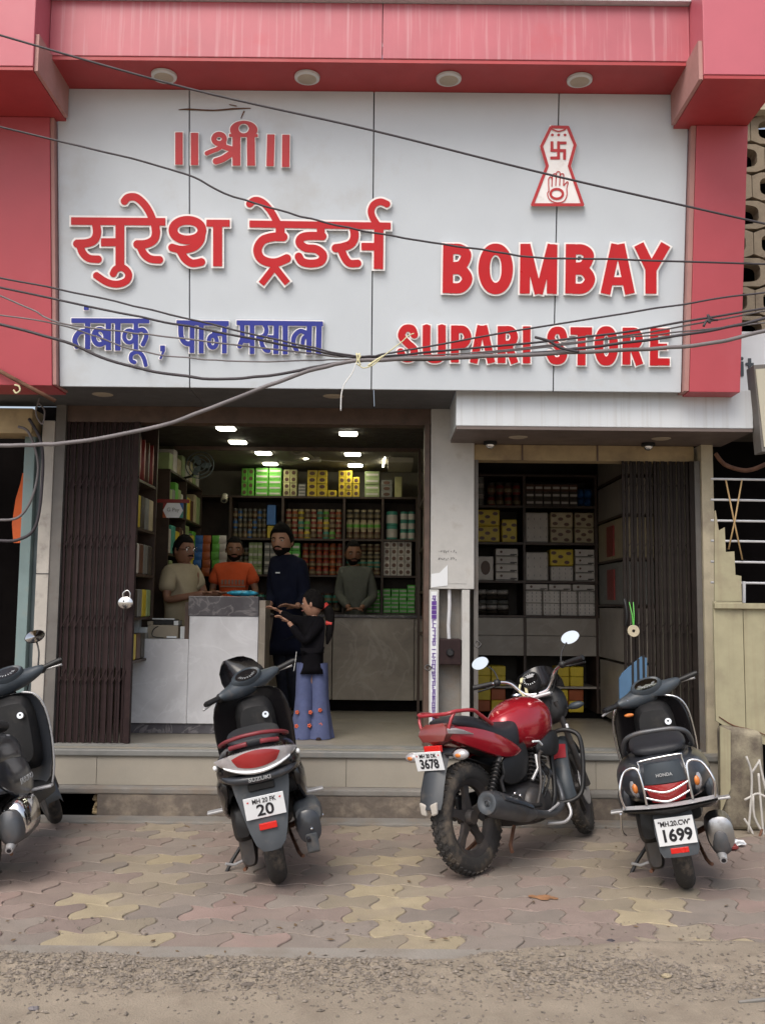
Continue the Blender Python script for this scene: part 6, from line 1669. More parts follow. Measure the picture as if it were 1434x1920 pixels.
def scooter(label, root, yaw, lean, st):
    t = thing('parked_scooter', label, 'scooter', (root[0], root[1], 0.004), (R(lean), 0, R(yaw)), group='scooters parked on the paving')
    body, trim = st['body'], st['trim']
    wheel(t, 'rear_wheel', 0.0, .215, .056, spokes=4, tread=0)
    SA = Matrix.Translation((1.0, 0, .9)) @ Matrix.Rotation(R(-24), 4, 'Y')
    steer = SA @ Matrix.Rotation(R(st['steer']), 4, 'Z') @ SA.inverted()
    wheel(t, 'front_wheel', 1.24, .22, .045, spokes=4, steer=steer)
    tb = MB()
    def add(mb, name, m_, par=None, M=None, **k):
        if M:
            for i in range(len(mb.v)): mb.v[i] = M @ mb.v[i]
        return mb.build(name, MT[m_], par or t, local=True, **k)
    w0 = st.get('w', 1.0)
    # tail body, arched over the wheel
    secs = st['secs']
    add(MB().loft([sring(x, a*w0, z0, z1, n_) for x, a, z0, z1, n_ in secs]), 'rear_body', body, smooth=50, sub=1)
    # side skirts that flare down on both sides, leaving the wheel arch dark
    for s_ in (-1, 1):
        sk_ = MB().loft([[(x, s_*(yo), zt_), (x, s_*(yo+.012), (zt_+zb_)/2), (x, s_*(yo-.01), zb_), (x, s_*(yo-.035), zb_+.01), (x, s_*(yo-.045), (zt_+zb_)/2), (x, s_*(yo-.05), zt_)] for x, yo, zt_, zb_ in st['skirt']])
        add(sk_, 'side_skirt', st.get('skirt_m', body), smooth=50, sub=1)
    # seat
    add(MB().loft([sring(x, a, z0, z1, 3.0) for x, a, z0, z1 in st['seat']]), 'seat', 'seat_vinyl', smooth=60, sub=1)
    # floor and tunnel
    add(MB().loft([sring(x, a, z0, z1, 5) for x, a, z0, z1 in ((.48, .17, .24, .36), (.6, .19, .25, .335), (.9, .19, .25, .335), (1.0, .16, .26, .36))]), 'floorboard', 'black_plastic', smooth=40)
    # leg shield
    rings = []
    for z, a, xc in st['shield']:
        ring = []
        for k in range(9):
            u = -1+2*k/8; ring.append((xc-.11*u*u, a*u, z))
        for k in range(9):
            u = 1-2*k/8; ring.append((xc+.018-.095*u*u, a*u*1.0, z+.002))
        rings.append(ring)
    sh_ = add(MB().loft(rings), 'leg_shield', st.get('shield_m', 'black_gloss'), smooth=60, sub=1)
    if st.get('edge'):
        for s_ in (-1, 1):
            add(MB().tube([(xc-.105, s_*(a+.004), z) for z, a, xc in st['shield']], .0065, 8, sub=3), 'shield_trim', st['edge'], sh_, smooth=180)
    # inner box behind the shield, lock and pocket
    add(MB().loft([sring(x, a, z0, z1, 4, yc=yc) for x, a, z0, z1, yc in ((.83, .10, .48, .86, -.02), (.88, .125, .44, .90, -.02), (.97, .13, .42, .92, -.02))]), 'glove_box', 'black_plastic', smooth=50)
    lk = st['lock']
    M = Matrix.Translation(lk) @ Matrix.Rotation(R(-80), 4, 'Y')
    add(MB().lathe([(.001, .010), (.020, .010), (.024, .004), (.025, -.01)], 18, M), 'ignition_lock', 'chrome', smooth=40)
    add(MB().lathe([(.001, .0125), (.007, .0125), (.007, .0)], 10, M @ Matrix.Translation((.003, 0, 0))), 'key_hole', 'print_black')
    # front fender + fork
    add(MB().loft([[(1.24-.265*math.cos(a), y*(.062 if abs(y) < 1 else .05), .22+.265*math.sin(a)-(0.03 if abs(y) == 1 else 0)) for y in (-1, -.6, 0, .6, 1)] for a in [R(d) for d in range(-10, 150, 16)]], caps=False, closed=False), 'front_fender', body, M=steer, smooth=60)
    for s_ in (-1, 1): add(MB().tube([(1.22, s_*.075, .22), (1.04, s_*.06, .72)], .017, 8), 'fork_leg', 'engine_metal', M=steer, smooth=60)
    add(MB().tube([(1.06, 0, .66), (.97, 0, .98)], .028, 10), 'steering_column', 'black_plastic', M=steer, smooth=60)
    # handlebar cover
    hb = st['bar_m']; hz = st['hz']; hx = .955
    hc = add(MB().loft([[(hx+dx+bx*math.cos(q), y, hz+dz+bz*math.sin(q)) for q in [2*math.pi*k/14 for k in range(14)]] for y, dx, dz, bx, bz in
        ((-.235, -.035, .015, .022, .022), (-.19, -.025, .012, .036, .036), (-.12, .0, .0, .06, .052), (-.05, .02, .01, .095, .075), (.05, .02, .01, .095, .075), (.12, .0, .0, .06, .052), (.19, -.025, .012, .036, .036), (.235, -.035, .015, .022, .022))]), 'handlebar_cover', hb, M=steer, smooth=60, sub=1)
    # meter pod
    PM = steer @ Matrix.Translation((hx-.035, 0, hz+.06)) @ Matrix.Rotation(R(-38), 4, 'Y')
    add(MB().lathe([(.001, .012), (.062, .012), (.072, .02), (.080, .008), (.082, -.03)], 28, PM @ Matrix.Diagonal((.75, 1.35, 1, 1))), 'meter_bezel', hb, hc, smooth=40)
    add(MB().lathe([(.001, .0165), (.060, .0155)], 28, PM @ Matrix.Diagonal((.74, 1.33, 1, 1))), 'meter_glass', 'mirror_panel' if st.get('meter_bright') else 'black_gloss', hc, smooth=40)
    mk = MB()
    for a in range(0, 180, 20): mk.box(.03, .045, -.002, .002, .0175, .019, PM @ Matrix.Diagonal((.74, 1.33, 1, 1)) @ Matrix.Rotation(R(a+90), 4, 'Z'))
    kind(add(mk, 'meter_print', 'print_silver', hc), 'stuff')
    if st.get('flyscreen'):
        fs_ = MB().loft([[(1.03+.10*t_-.10*u*u, u*wd, hz+.02+.17*t_) for u in [-1+2*k/10 for k in range(11)]] + [(1.04+.10*t_-.10*u*u, u*wd, hz+.02+.17*t_) for u in [1-2*k/10 for k in range(11)]] for t_, wd in ((0, .155), (.35, .150), (.7, .125), (.92, .085), (1.0, .05))])
        add(fs_, 'flyscreen', 'black_gloss', hc, M=steer, smooth=60)
    for s_ in (-1, 1):
        add(MB().tube([(hx-.035, s_*.23, hz+.015), (hx-.07, s_*.335, hz+.02)], [.0165, .018], 10), 'grip', 'black_plastic', M=steer, smooth=60)
        add(MB().tube([(hx-.07, s_*.335, hz+.02), (hx-.075, s_*.346, hz+.02)], .014, 10), 'bar_end', 'black_plastic', M=steer, smooth=60)
        add(MB().tube([(hx+.0, s_*.20, hz+.0), (hx+.005, s_*.27, hz-.005), (hx-.02, s_*.345, hz-.012)], [.006, .006, .0075], 8, sub=4), 'brake_lever', 'silver_paint', M=steer, smooth=180)
        add(MB().ball((hx-.025, s_*.215, hz+.01), (.03, .028, .03), 12, 8), 'switch_block', 'black_plastic', M=steer, smooth=180)
        if s_ in st.get('mirrors', ()):
            mx, my, mz = st['mpos']
            mr = add(MB().tube([(hx-.01, s_*.2, hz+.03), (hx+.01, s_*(my*.55+.1), hz+.12), (mx, s_*my, mz-.02)], .0055, 8, sub=4), 'mirror_stem', 'black_plastic', M=steer, smooth=180)
            MM = steer @ Matrix.Translation((mx, s_*my, mz+.01)) @ Matrix.Rotation(R(-64), 4, 'Y') @ Matrix.Diagonal((.78, 1.15, 1, 1))
            add(MB().lathe([(.001, -.022), (.035, -.018), (.055, -.004), (.058, .004), (.054, .003)], 22, MM), 'mirror_shell', 'black_plastic', mr, smooth=180)
            add(MB().lathe([(.001, .0065), (.054, .0075)], 22, MM), 'mirror_glass', 'mirror_glass', mr, smooth=180)
    # cables from the bar
    for s_, dz in ((1, 0), (1, .03), (-1, 0)):
        add(MB().tube([(hx+.0, s_*.20, hz-.01), (hx+.09, s_*.14, hz-.03+dz), (hx+.08, s_*.07, hz-.14)], .004, 6, sub=5), 'control_cable', 'black_plastic', M=steer, smooth=180)
    # engine / transmission case on the left, muffler on the right
    add(MB().loft([sring(x, a, z0, z1, 3.5, yc=.13) for x, a, z0, z1 in ((-.07, .03, .14, .30), (-.03, .045, .12, .33), (.2, .05, .13, .32), (.42, .055, .14, .30), (.5, .03, .18, .27))]), 'transmission_case', 'engine_metal', smooth=50)
    add(MB().loft([sring(x, a, z0, z1, 4, yc=.135) for x, a, z0, z1 in ((-.12, .035, .30, .43), (-.08, .055, .27, .47), (.12, .055, .28, .48), (.17, .03, .32, .44))]), 'air_filter_box', 'black_plastic', smooth=50)
    add(MB().tube([(-.005, .115, .22), (.03, .12, .50)], .016, 8), 'shock_absorber', 'engine_metal', smooth=60)
    for k in range(9): tb.lathe([(.027, -.005), (.032, 0), (.027, .005), (.022, 0)], 12, Matrix.Translation((.0+.0035*k, .117, .26+.024*k)) @ Matrix.Rotation(R(7), 4, 'Y'), close=True)
    kind(add(tb, 'shock_spring', 'black_plastic', smooth=60), 'stuff')
    ex = st['exhaust']
    if ex == 'black':
        mf = add(MB().loft([sring(x, a, z0, z1, 2.6, yc=-.205) for x, a, z0, z1 in ((-.215, .035, .24, .36), (-.20, .062, .215, .385), (-.05, .070, .20, .39), (.15, .066, .20, .36), (.24, .035, .22, .32))]), 'muffler', 'charcoal_gloss', smooth=50)
        add(MB().loft([sring(x, a, z0, z1, 3, yc=-.212) for x, a, z0, z1 in ((-.19, .066, .32, .40), (-.12, .078, .29, .42), (.1, .074, .29, .40), (.17, .05, .30, .36))]), 'heat_shield', 'grey_plastic', mf, smooth=50)
        add(MB().prism([(-.225, .27), (-.15, .22), (-.185, .155), (-.21, .17)], 'y', -.24, -.175), 'muffler_flap', 'grey_plastic', mf, bevel=.008)
        for q in ((-.222, -.215, .29), (-.10, -.287, .32)): add(MB().ball(q, (.008, .008, .008), 8, 6), 'bolt', 'chrome', mf)
        add(MB().tube([(-.205, -.19, .255), (-.232, -.19, .235)], .012, 10), 'tail_pipe', 'print_black', mf)
    else:
        exm = st['ex_m']
        mf = add(MB().loft([sring(x, a, z0, z1, 2.3, yc=-.215) for x, a, z0, z1 in st['muf']]), 'muffler', 'exhaust_grey', smooth=60)
        add(MB().loft([sring(x, a, z0, z1, 2.6, yc=-.222) for x, a, z0, z1 in st['shd']]), 'heat_shield', exm, mf, smooth=60)
        x_, z_ = st['pipe']
        add(MB().tube([(x_+.06, -.205, z_), (x_-.03, -.205, z_-.035)], [.030, .019], 12), 'tail_pipe', 'silver_paint', mf, smooth=60)
        add(MB().tube([(x_-.0305, -.205, z_-.0352), (x_-.033, -.205, z_-.0365)], .012, 10), 'pipe_hole', 'print_black', mf)
    add(MB().tube([(.22, -.19, .26), (.35, -.10, .20), (.45, -.02, .24)], .016, 8, sub=4), 'exhaust_pipe', 'rust', smooth=180)
    add(MB().box(.1, .42, -.10, .08, .20, .38), 'engine_block', 'engine_metal', bevel=.03)
    # side and centre stand
    add(MB().tube([(.36, .13, .20), (.28, .24, .10), (.25, .31, .012)], .011, 8, sub=2), 'side_stand', 'black_plastic', smooth=60)
    add(MB().box(.215, .285, .285, .335, -.004, .012), 'stand_foot', 'rust', bevel=.003)
    add(MB().tube([(.30, .12, .20), (.05, .15, .12), (-.02, .17, .11)], .010, 8, sub=2), 'centre_stand', 'rust', smooth=60)
    add(MB().tube([(.30, -.10, .20), (.05, -.13, .12), (-.02, -.15, .11)], .010, 8, sub=2), 'centre_stand', 'rust', smooth=60)
    add(MB().tube([(.0, .10, .17), (-.03, .22, .15), (-.05, .26, .17)], .008, 8), 'kick_pedal', 'silver_paint', smooth=60)
    for s_ in (-1, 1):
        add(MB().loft([[(x, s_*yy, z) for x, z in ((.28, .37), (.34, .37), (.34, .385), (.28, .385))] for yy in (.22, .30, .335)]), 'foot_peg', 'silver_paint', bevel=.005)
    # inner fender, mud flap and plate holder
    add(MB().loft([[(-.268*math.cos(a)+.0, y*.07, .215+.268*math.sin(a)) for y in (-1, 0, 1)] for a in [R(d) for d in range(10, 150, 14)]], caps=False, closed=False), 'inner_fender', 'black_plastic', smooth=60)
    hs = st['holder']
    add(MB().loft([[(x, -a, z), (x-.012, -a*.5, z), (x-.016, 0, z), (x-.012, a*.5, z), (x, a, z), (x+.012, a*.9, z), (x+.012, -a*.9, z)] for x, a, z in hs]), 'mud_flap', 'grey_plastic', smooth=40)
    return t, add, steer
SECA = ((-.33, .10, .66, .71, 2.4), (-.31, .17, .62, .74, 2.4), (-.25, .215, .575, .765, 2.5), (-.12, .235, .52, .775, 2.6), (.1, .235, .50, .77, 2.8), (.35, .20, .46, .74, 3), (.5, .14, .40, .68, 3), (.55, .08, .40, .6, 3))
SKA = [(-.22, .20, .64, .52), (-.12, .228, .64, .44), (.05, .240, .62, .37), (.25, .225, .60, .31), (.45, .19, .56, .29), (.55, .16, .45, .30)]
SHA = ((.28, .165, .98), (.40, .20, .99), (.60, .222, .985), (.78, .225, .97), (.90, .205, .955), (.955, .165, .95), (.975, .10, .95))
# ---------------------------------------------------------------- black scooter in the middle
stA = dict(body='black_gloss', trim='black_plastic', steer=30, secs=SECA, skirt=SKA, w=.98,
    seat=((-.20, .10, .765, .80), (-.15, .14, .755, .825), (.05, .15, .755, .835), (.3, .14, .745, .815), (.5, .11, .72, .79), (.56, .06, .71, .76)),
    shield=tuple((z, a*1.13, x) for z, a, x in SHA), lock=(.80, -.085, .80), bar_m='slate_plastic', hz=.985, flyscreen=True, mirrors=(), exhaust='black',
    holder=((-.275, .150, .62), (-.285, .140, .55), (-.30, .118, .45), (-.315, .095, .35), (-.325, .075, .29), (-.325, .045, .255)))
t, add, steer = scooter('black scooter with red grab rail and wide clear tail lamp, second from the left', (-.535, 5.35), 98, -11.5, stA)
# tail lamp assembly
def arc(xc, a, z, dx, n=15, zz=0.0):
    return [(xc+dx*(u*u), a*u, z+zz*(1-u*u)) for u in [-1+2*k/(n-1) for k in range(n)]]
def lens(z0, z1, a0, a1, x0, dx, m_, name, thick=.03, zz0=0, zz1=0, par=None):
    A = arc(x0, a0, z0, dx, zz=zz0); B = arc(x0, a1, z1, dx, zz=zz1)
    mid = [((p[0]+q[0])/2-.008, (p[1]+q[1])/2, (p[2]+q[2])/2) for p, q in zip(A, B)]
    Ab = [(p[0]+thick, p[1], p[2]) for p in A]; Bb = [(p[0]+thick, p[1], p[2]) for p in B]
    n = len(A); mb = MB(); rings = [[Ab[k], A[k], mid[k], B[k], Bb[k]] for k in range(n)]
    mb.loft(rings)
    return add(mb, name, m_, par, smooth=50)
tl = lens(.705, .735, .19, .216, -.378, .10, 'lens_clear', 'tail_lamp', zz0=-.045, zz1=.038)
lens(.700, .742, .10, .125, -.390, .033, 'lens_red', 'red_lens', zz0=-.014, zz1=.030, par=tl)
lens(.690, .706, .165, .175, -.388, .082, 'plate_white', 'reflector_strip', zz0=-.036, zz1=-.034, par=tl)
for s_ in (-1, 1): add(MB().ball((-.265, s_*.215, .705), (.016, .012, .014), 10, 6), 'indicator', 'plate_white', tl, smooth=180)
# red grab rail
tubep(t, 'grab_rail', [(.0, .165, .77), (-.12, .18, .79), (-.25, .14, .822), (-.30, .06, .84), (-.31, 0, .843), (-.30, -.06, .84), (-.25, -.14, .822), (-.12, -.18, .79), (.0, -.165, .77)], .0105, 'rail_maroon')
tubep(t, 'rail_insert', [(-.29, .125, .79), (-.325, .07, .80), (-.335, .035, .803)], .012, 'rail_maroon'); tubep(t, 'rail_insert', [(-.335, -.035, .803), (-.325, -.07, .80), (-.29, -.125, .79)], .012, 'rail_maroon')
tubep(t, 'rear_lip', [(-.20, .20, .65), (-.31, .14, .63), (-.35, 0, .625), (-.31, -.14, .63), (-.20, -.20, .65)], [.012, .02, .024, .02, .012], 'charcoal_gloss')
def badge(s_, c, size, tilt=-8, m_='print_silver', yaw_=-90, sx=1.0):
    me = text(s_, size, None, None, Matrix.Translation(c) @ Matrix.Rotation(R(tilt), 4, 'Y') @ Matrix.Rotation(R(yaw_), 4, 'Z') @ RX @ Matrix.Diagonal((sx, 1, 1, 1)), bold=.0007)
    finish(me, 'badge', MT[m_], t, local=True, fixn=False)
badge('SUZUKI', (-.378, .0, .627), .027, sx=1.25)
add(MB().box(-.318, -.298, -.068, .068, .556, .598), 'plate_lamp', 'black_plastic', bevel=.008)
plate(t, (-.338, 0, .480), R(-10), .205, .115, 'MH 20 FK', '20', .034, .082, bold=.0016, sx2=1.1)
add(MB().box(-.345, -.330, -.045, .045, .365, .397), 'reflector', 'reflector_red', bevel=.003)

# ---------------------------------------------------------------- older scooter at the right with steel guards
SECB = ((-.30, .10, .58, .66, 2.4), (-.285, .16, .53, .71, 2.5), (-.22, .215, .49, .74, 2.5), (-.08, .255, .46, .75, 2.5), (.12, .255, .44, .745, 2.6), (.32, .215, .42, .72, 2.8), (.46, .14, .38, .66, 3), (.52, .08, .38, .58, 3))
stB = dict(body='charcoal_gloss', trim='black_plastic', steer=26, secs=SECB, w=1.0,
    skirt=[(-.20, .22, .60, .47), (-.08, .258, .58, .42), (.10, .262, .56, .38), (.28, .235, .54, .33), (.45, .19, .50, .30), (.54, .16, .42, .30)],
    seat=((-.20, .11, .735, .77), (-.15, .15, .73, .80), (.05, .155, .735, .815), (.3, .14, .73, .80), (.48, .11, .70, .77), (.54, .06, .69, .74)),
    shield=((.26, .17, .98), (.40, .215, .99), (.60, .238, .985), (.76, .238, .97), (.86, .22, .955), (.915, .18, .95), (.94, .11, .95)), edge='chrome', lock=(.80, -.10, .78), bar_m='slate_plastic', hz=.945, meter_bright=True, exhaust='box', ex_m='steel_dull',
    muf=((-.17, .03, .21, .30), (-.15, .055, .18, .33), (.0, .062, .17, .34), (.2, .058, .18, .32), (.28, .03, .2, .28)),
    shd=((-.165, .045, .24, .35), (-.155, .066, .205, .375), (-.02, .072, .20, .385), (.03, .045, .24, .35)), pipe=(-.16, .20),
    holder=((-.245, .075, .49), (-.255, .10, .44), (-.30, .105, .36), (-.308, .098, .27), (-.308, .085, .240)))
t, add, steer = scooter('dark grey scooter with steel tail guards and loop rail, rightmost in the row', (1.655, 5.32), 76, -11, stB)
lens(.515, .605, .082, .110, -.330, .035, 'lens_red', 'tail_lamp')
for s_ in (-1, 1):
    il = add(MB().ball((-.235, s_*.150, .60), (.045, .036, .062), 14, 10), 'indicator', 'lens_clear', smooth=180)
    add(MB().ball((-.262, s_*.155, .595), (.026, .018, .03), 10, 8), 'amber_bulb', 'lens_amber', il, smooth=180)
lens(.61, .715, .105, .09, -.330, .035, 'slate_plastic', 'tail_panel')
badge('HONDA', (-.3465, .0, .655), .022, -6)
# steel guards
for s_ in (-1, 1):
    tubep(t, 'tail_guard', [(-.33, s_*.225, .515), (-.345, s_*.235, .60), (-.32, s_*.195, .69), (-.33, s_*.13, .70), (-.345, s_*.115, .62), (-.35, s_*.115, .52)], .0068, 'chrome', sub=4)
tubep(t, 'guard_bar', [(-.345, .115, .60), (-.368, .03, .575), (-.368, -.03, .58), (-.345, -.115, .61)], .0055, 'chrome')
tubep(t, 'guard_bar', [(-.345, .115, .555), (-.37, .03, .53), (-.37, -.03, .535), (-.345, -.115, .565)], .0055, 'chrome')
tubep(t, 'guard_bar', [(-.335, .115, .62), (-.33, .115, .715), (-.33, .10, .735), (-.33, -.09, .745), (-.33, -.105, .73), (-.335, -.112, .64)], .005, 'chrome', sub=3)
add(MB().loft([[(-.27-.085*math.cos(u*1.3), .238*u, .494), (-.295-.10*math.cos(u*1.3), .240*u, .504), (-.27-.085*math.cos(u*1.3), .238*u, .516)] if True else None for u in [-1+2*k/16 for k in range(17)]]), 'bumper_rail', 'silver_paint', smooth=60)
add(MB().loft([[(-.26-.085*math.cos(u*1.3), .233*u, .452+.03*abs(u)), (-.295-.10*math.cos(u*1.3), .236*u, .492), (-.20, .235*u, .493), (-.20, .225*u, .46)] for u in [-1+2*k/16 for k in range(17)]]), 'bumper_skirt', 'black_plastic', smooth=60)
tubep(t, 'guard_stay', [(-.29, .255, .48), (-.2, .27, .38), (-.1, .26, .33)], .006, 'chrome', sub=3)
tubep(t, 'loop_rail', [(.05, .175, .73), (-.10, .18, .76), (-.19, .16, .83), (-.22, .10, .86), (-.225, 0, .865), (-.22, -.10, .86), (-.19, -.16, .83), (-.10, -.18, .76), (.05, -.175, .73)], .0125, 'exhaust_grey')
plate(t, (-.335, 0, .372), R(-7), .19, .142, 'MH.20.CW', '1699', .036, .086, stars='dark', bold=.0028, sx2=.92)
add(MB().box(-.324, -.304, -.045, .045, .258, .286), 'reflector', 'reflector_red', bevel=.003)
add(MB().ball(tuple(steer @ V((.90, .19, .88))), (.012, .03, .012), 8, 6), 'amber_reflector', 'lens_amber')

# ---------------------------------------------------------------- scooter cut by the left edge
stC = dict(body='charcoal_gloss', trim='black_plastic', steer=26, secs=SECA, skirt=SKA, skirt_m='charcoal_gloss', w=1.0,
    seat=stA['seat'], shield=((.30, .17, .985), (.42, .205, .99), (.60, .225, .985), (.75, .225, .97), (.85, .205, .955), (.90, .165, .95), (.92, .10, .95)), shield_m='charcoal_gloss', edge='silver_paint', lock=(.80, -.085, .78),
    bar_m='slate_plastic', hz=.985, mirrors=(-1,), mpos=(1.0, .26, 1.20), exhaust='box', ex_m='chrome',
    muf=((-.20, .03, .20, .32), (-.18, .06, .18, .36), (.0, .066, .17, .36), (.2, .058, .18, .34), (.28, .03, .2, .28)),
    shd=((-.13, .05, .25, .35), (-.11, .07, .20, .39), (.0, .074, .195, .40), (.14, .07, .20, .39), (.2, .04, .25, .34)), pipe=(-.19, .20),
    holder=((-.265, .150, .60), (-.275, .140, .52), (-.30, .118, .42), (-.325, .095, .30), (-.335, .075, .22), (-.335, .045, .185)))
t, add, steer = scooter('dark grey scooter cut off by the left edge, with chrome muffler and round mirror', (-2.10, 5.33), 95, -12.5, stC)
lens(.640, .725, .165, .20, -.355, .105, 'lens_dark_red', 'tail_lamp', zz0=-.012, zz1=.030)
tubep(t, 'grab_rail', [(.0, .165, .775), (-.12, .18, .80), (-.27, .14, .835), (-.345, 0, .855), (-.27, -.14, .835), (-.12, -.18, .80), (.0, -.165, .775)], .0135, 'silver_paint')
plate(t, (-.335, 0, .452), R(-10), .205, .112, '', '', .036, .075, stars=False) if False else None
badge('FASCINO', (.12, -.258, .47), .045, 0, 'print_silver', 0, 1.3)

# ---------------------------------------------------------------- red motorcycle
t = thing('parked_motorcycle', 'red motorcycle with black crash guard leaning away on its side stand', 'motorcycle', (.536, 5.541, 0.004), (R(-9), 0, R(51)))
def add(mb, name, m_, par=None, M=None, **k):
    if M:
        for i in range(len(mb.v)): mb.v[i] = M @ mb.v[i]
    return mb.build(name, MT[m_], par or t, local=True, **k)
SA = Matrix.Translation((1.03, 0, .8)) @ Matrix.Rotation(R(-26), 4, 'Y')
ST = SA @ Matrix.Rotation(R(20), 4, 'Z') @ SA.inverted()
wheel(t, 'rear_wheel', 0, .305, .056, spokes=5, tread=46, sp_w=.045)
wheel(t, 'front_wheel', 1.27, .295, .045, spokes=5, steer=ST, tread=40)
add(MB().lathe([(.035, -.003), (.12, -.003), (.12, .003), (.035, .003)], 28, ST @ Matrix.Translation((1.27, -.065, .295)) @ RX, close=True), 'brake_disc', 'silver_paint')
# tank
def tz(x): return x*.66 if x < 0 else x
add(MB().loft([sring(x, a, z0, z1, n_) for x, a, z0, z1, n_ in ((.40, .045, .70, .80, 2.2), (.43, .085, .66, .845, 2.3), (.50, .125, .63, .885, 2.4), (.60, .158, .60, .925, 2.4), (.72, .172, .60, .94, 2.3), (.83, .160, .62, .925, 2.3), (.90, .115, .66, .89, 2.3), (.94, .06, .72, .84, 2.2))]), 'fuel_tank', 'candy_red', smooth=60, sub=2)
add(MB().lathe([(.001, .01), (.03, .01), (.034, 0)], 18, Matrix.Translation((.70, 0, .94))), 'tank_cap', 'chrome', smooth=40)
for s_ in (-1, 1):
    add(MB().loft([[(x, s_*y, zt_), (x, s_*(y+.012), (zt_+zb_)/2), (x, s_*y, zb_), (x, s_*(y-.02), zb_), (x, s_*(y-.02), zt_)] for x, y, zt_, zb_ in ((.66, .10, .63, .58), (.72, .145, .68, .55), (.80, .165, .72, .54), (.88, .150, .70, .56), (.94, .10, .66, .6))]), 'tank_shroud', 'black_plastic', smooth=50, sub=1)
    add(MB().loft([[(x, s_*y, zt_), (x, s_*(y+.014), (zt_+zb_)/2), (x, s_*y, zb_), (x, s_*(y-.03), zb_), (x, s_*(y-.03), zt_)] for x, y, zt_, zb_ in ((-.215, .075, .825, .755), (-.12, .110, .825, .715), (0, .130, .805, .67), (.15, .15, .77, .61), (.30, .150, .71, .585), (.40, .145, .66, .595), (.46, .13, .625, .61))]), 'side_cowl', 'candy_red', smooth=50, sub=1)
    add(MB().loft([[(x, s_*y, zt_), (x, s_*(y+.01), (zt_+zb_)/2), (x, s_*y, zb_), (x, s_*(y-.02), zb_), (x, s_*(y-.02), zt_)] for x, y, zt_, zb_ in ((.22, .12, .60, .44), (.34, .14, .64, .42), (.48, .14, .68, .46), (.56, .11, .66, .52))]), 'side_cover', 'black_plastic', smooth=50, sub=1)
add(MB().loft([sring(x, a, z0, z1, 2.5) for x, a, z0, z1 in ((-.225, .055, .755, .825), (-.20, .085, .735, .845), (-.10, .110, .72, .85), (.05, .125, .66, .82))]), 'tail_cowl', 'candy_red', smooth=50, sub=1)
# seat
add(MB().loft([sring(x, a, z0, z1, 2.8) for x, a, z0, z1 in ((-.17, .07, .82, .855), (-.12, .11, .81, .875), (0, .125, .77, .875), (.10, .135, .72, .855), (.18, .145, .66, .81), (.30, .150, .60, .79), (.42, .145, .58, .80), (.50, .11, .62, .83), (.54, .05, .68, .83))]), 'seat', 'seat_vinyl', smooth=60, sub=1)
# grab rail
tubep(t, 'grab_rail', [(.16, .14, .80), (.02, .15, .87), (-.04, .15, .895), (-.17, .125, .90), (-.205, .09, .892), (-.205, 0, .892), (-.205, -.09, .892), (-.17, -.125, .90), (-.04, -.15, .895), (.02, -.15, .87), (.16, -.14, .80)], .0105, 'rail_red', sub=3)
for s_ in (-1, 1): tubep(t, 'rail_stay', [(-.17, s_*.12, .897), (-.20, s_*.11, .86), (-.21, s_*.09, .80)], .009, 'rail_red', sub=2)
# tail lamp
tl = add(MB().loft([[(-.34, .0, .69), (-.33, -.0, .82)] for _ in ()] or [[(x, -a, z), (x-.02, 0, z), (x, a, z), (x+.08, a*1.05, z), (x+.08, -a*1.05, z)] for x, a, z in ((-.215, .04, .725), (-.24, .072, .748), (-.245, .095, .785), (-.23, .088, .82), (-.21, .06, .842))]), 'tail_lamp', 'lens_dark_red', smooth=40)
for s_ in (-1, 1): add(MB().loft([[(x, s_*y, z-.030*f), (x-.004, s_*(y+.006), z), (x, s_*y, z+.014*f), (x+.01, s_*(y-.02), z)] for x, y, z, f in ((-.225, .094, .805, .6), (-.17, .112, .80, .7), (-.11, .126, .786, .5), (-.04, .136, .765, .1))]), 'side_lens', 'lens_clear', tl, smooth=50)
add(MB().box(-.262, -.235, -.055, .055, .690, .728), 'reflector', 'reflector_red', bevel=.004)
# rear mudguard
add(MB().loft([[(x, -a, z), (x-.022, -a*.55, z+.004), (x-.028, 0, z+.006), (x-.022, a*.55, z+.004), (x, a, z), (x+.012, a*.8, z), (x-.012, 0, z), (x+.012, -a*.8, z)] for x, a, z in ((-.12, .070, .70), (-.20, .072, .67), (-.26, .076, .58), (-.30, .078, .50), (-.325, .076, .43), (-.335, .066, .395))]), 'rear_mudguard', 'mudguard_dark', smooth=60)
for s_ in (-1, 1): add(MB().prism([(s_*.012, .425), (s_*.058, .44), (s_*.052, .375), (s_*.018, .365)], 'x', -.360, -.338), 'mudguard_tip', 'white_paint', bevel=.008)
plate(t, (-.300, 0, .650), R(-12), .185, .105, 'MH 20 DK', '3678', .030, .070, bold=.0022, sx2=.92)
for s_ in (-1, 1):
    tubep(t, 'indicator_stem', [(-.22, s_*.06, .675), (-.22, s_*.13, .67)], .009, 'black_plastic', sub=1)
    il = add(MB().ball((-.225, s_*.165, .67), (.034, .050, .030), 14, 10), 'indicator', 'lens_clear', smooth=180)
    add(MB().ball((-.245, s_*.165, .668), (.017, .026, .015), 10, 8), 'amber_bulb', 'lens_amber', il, smooth=180)
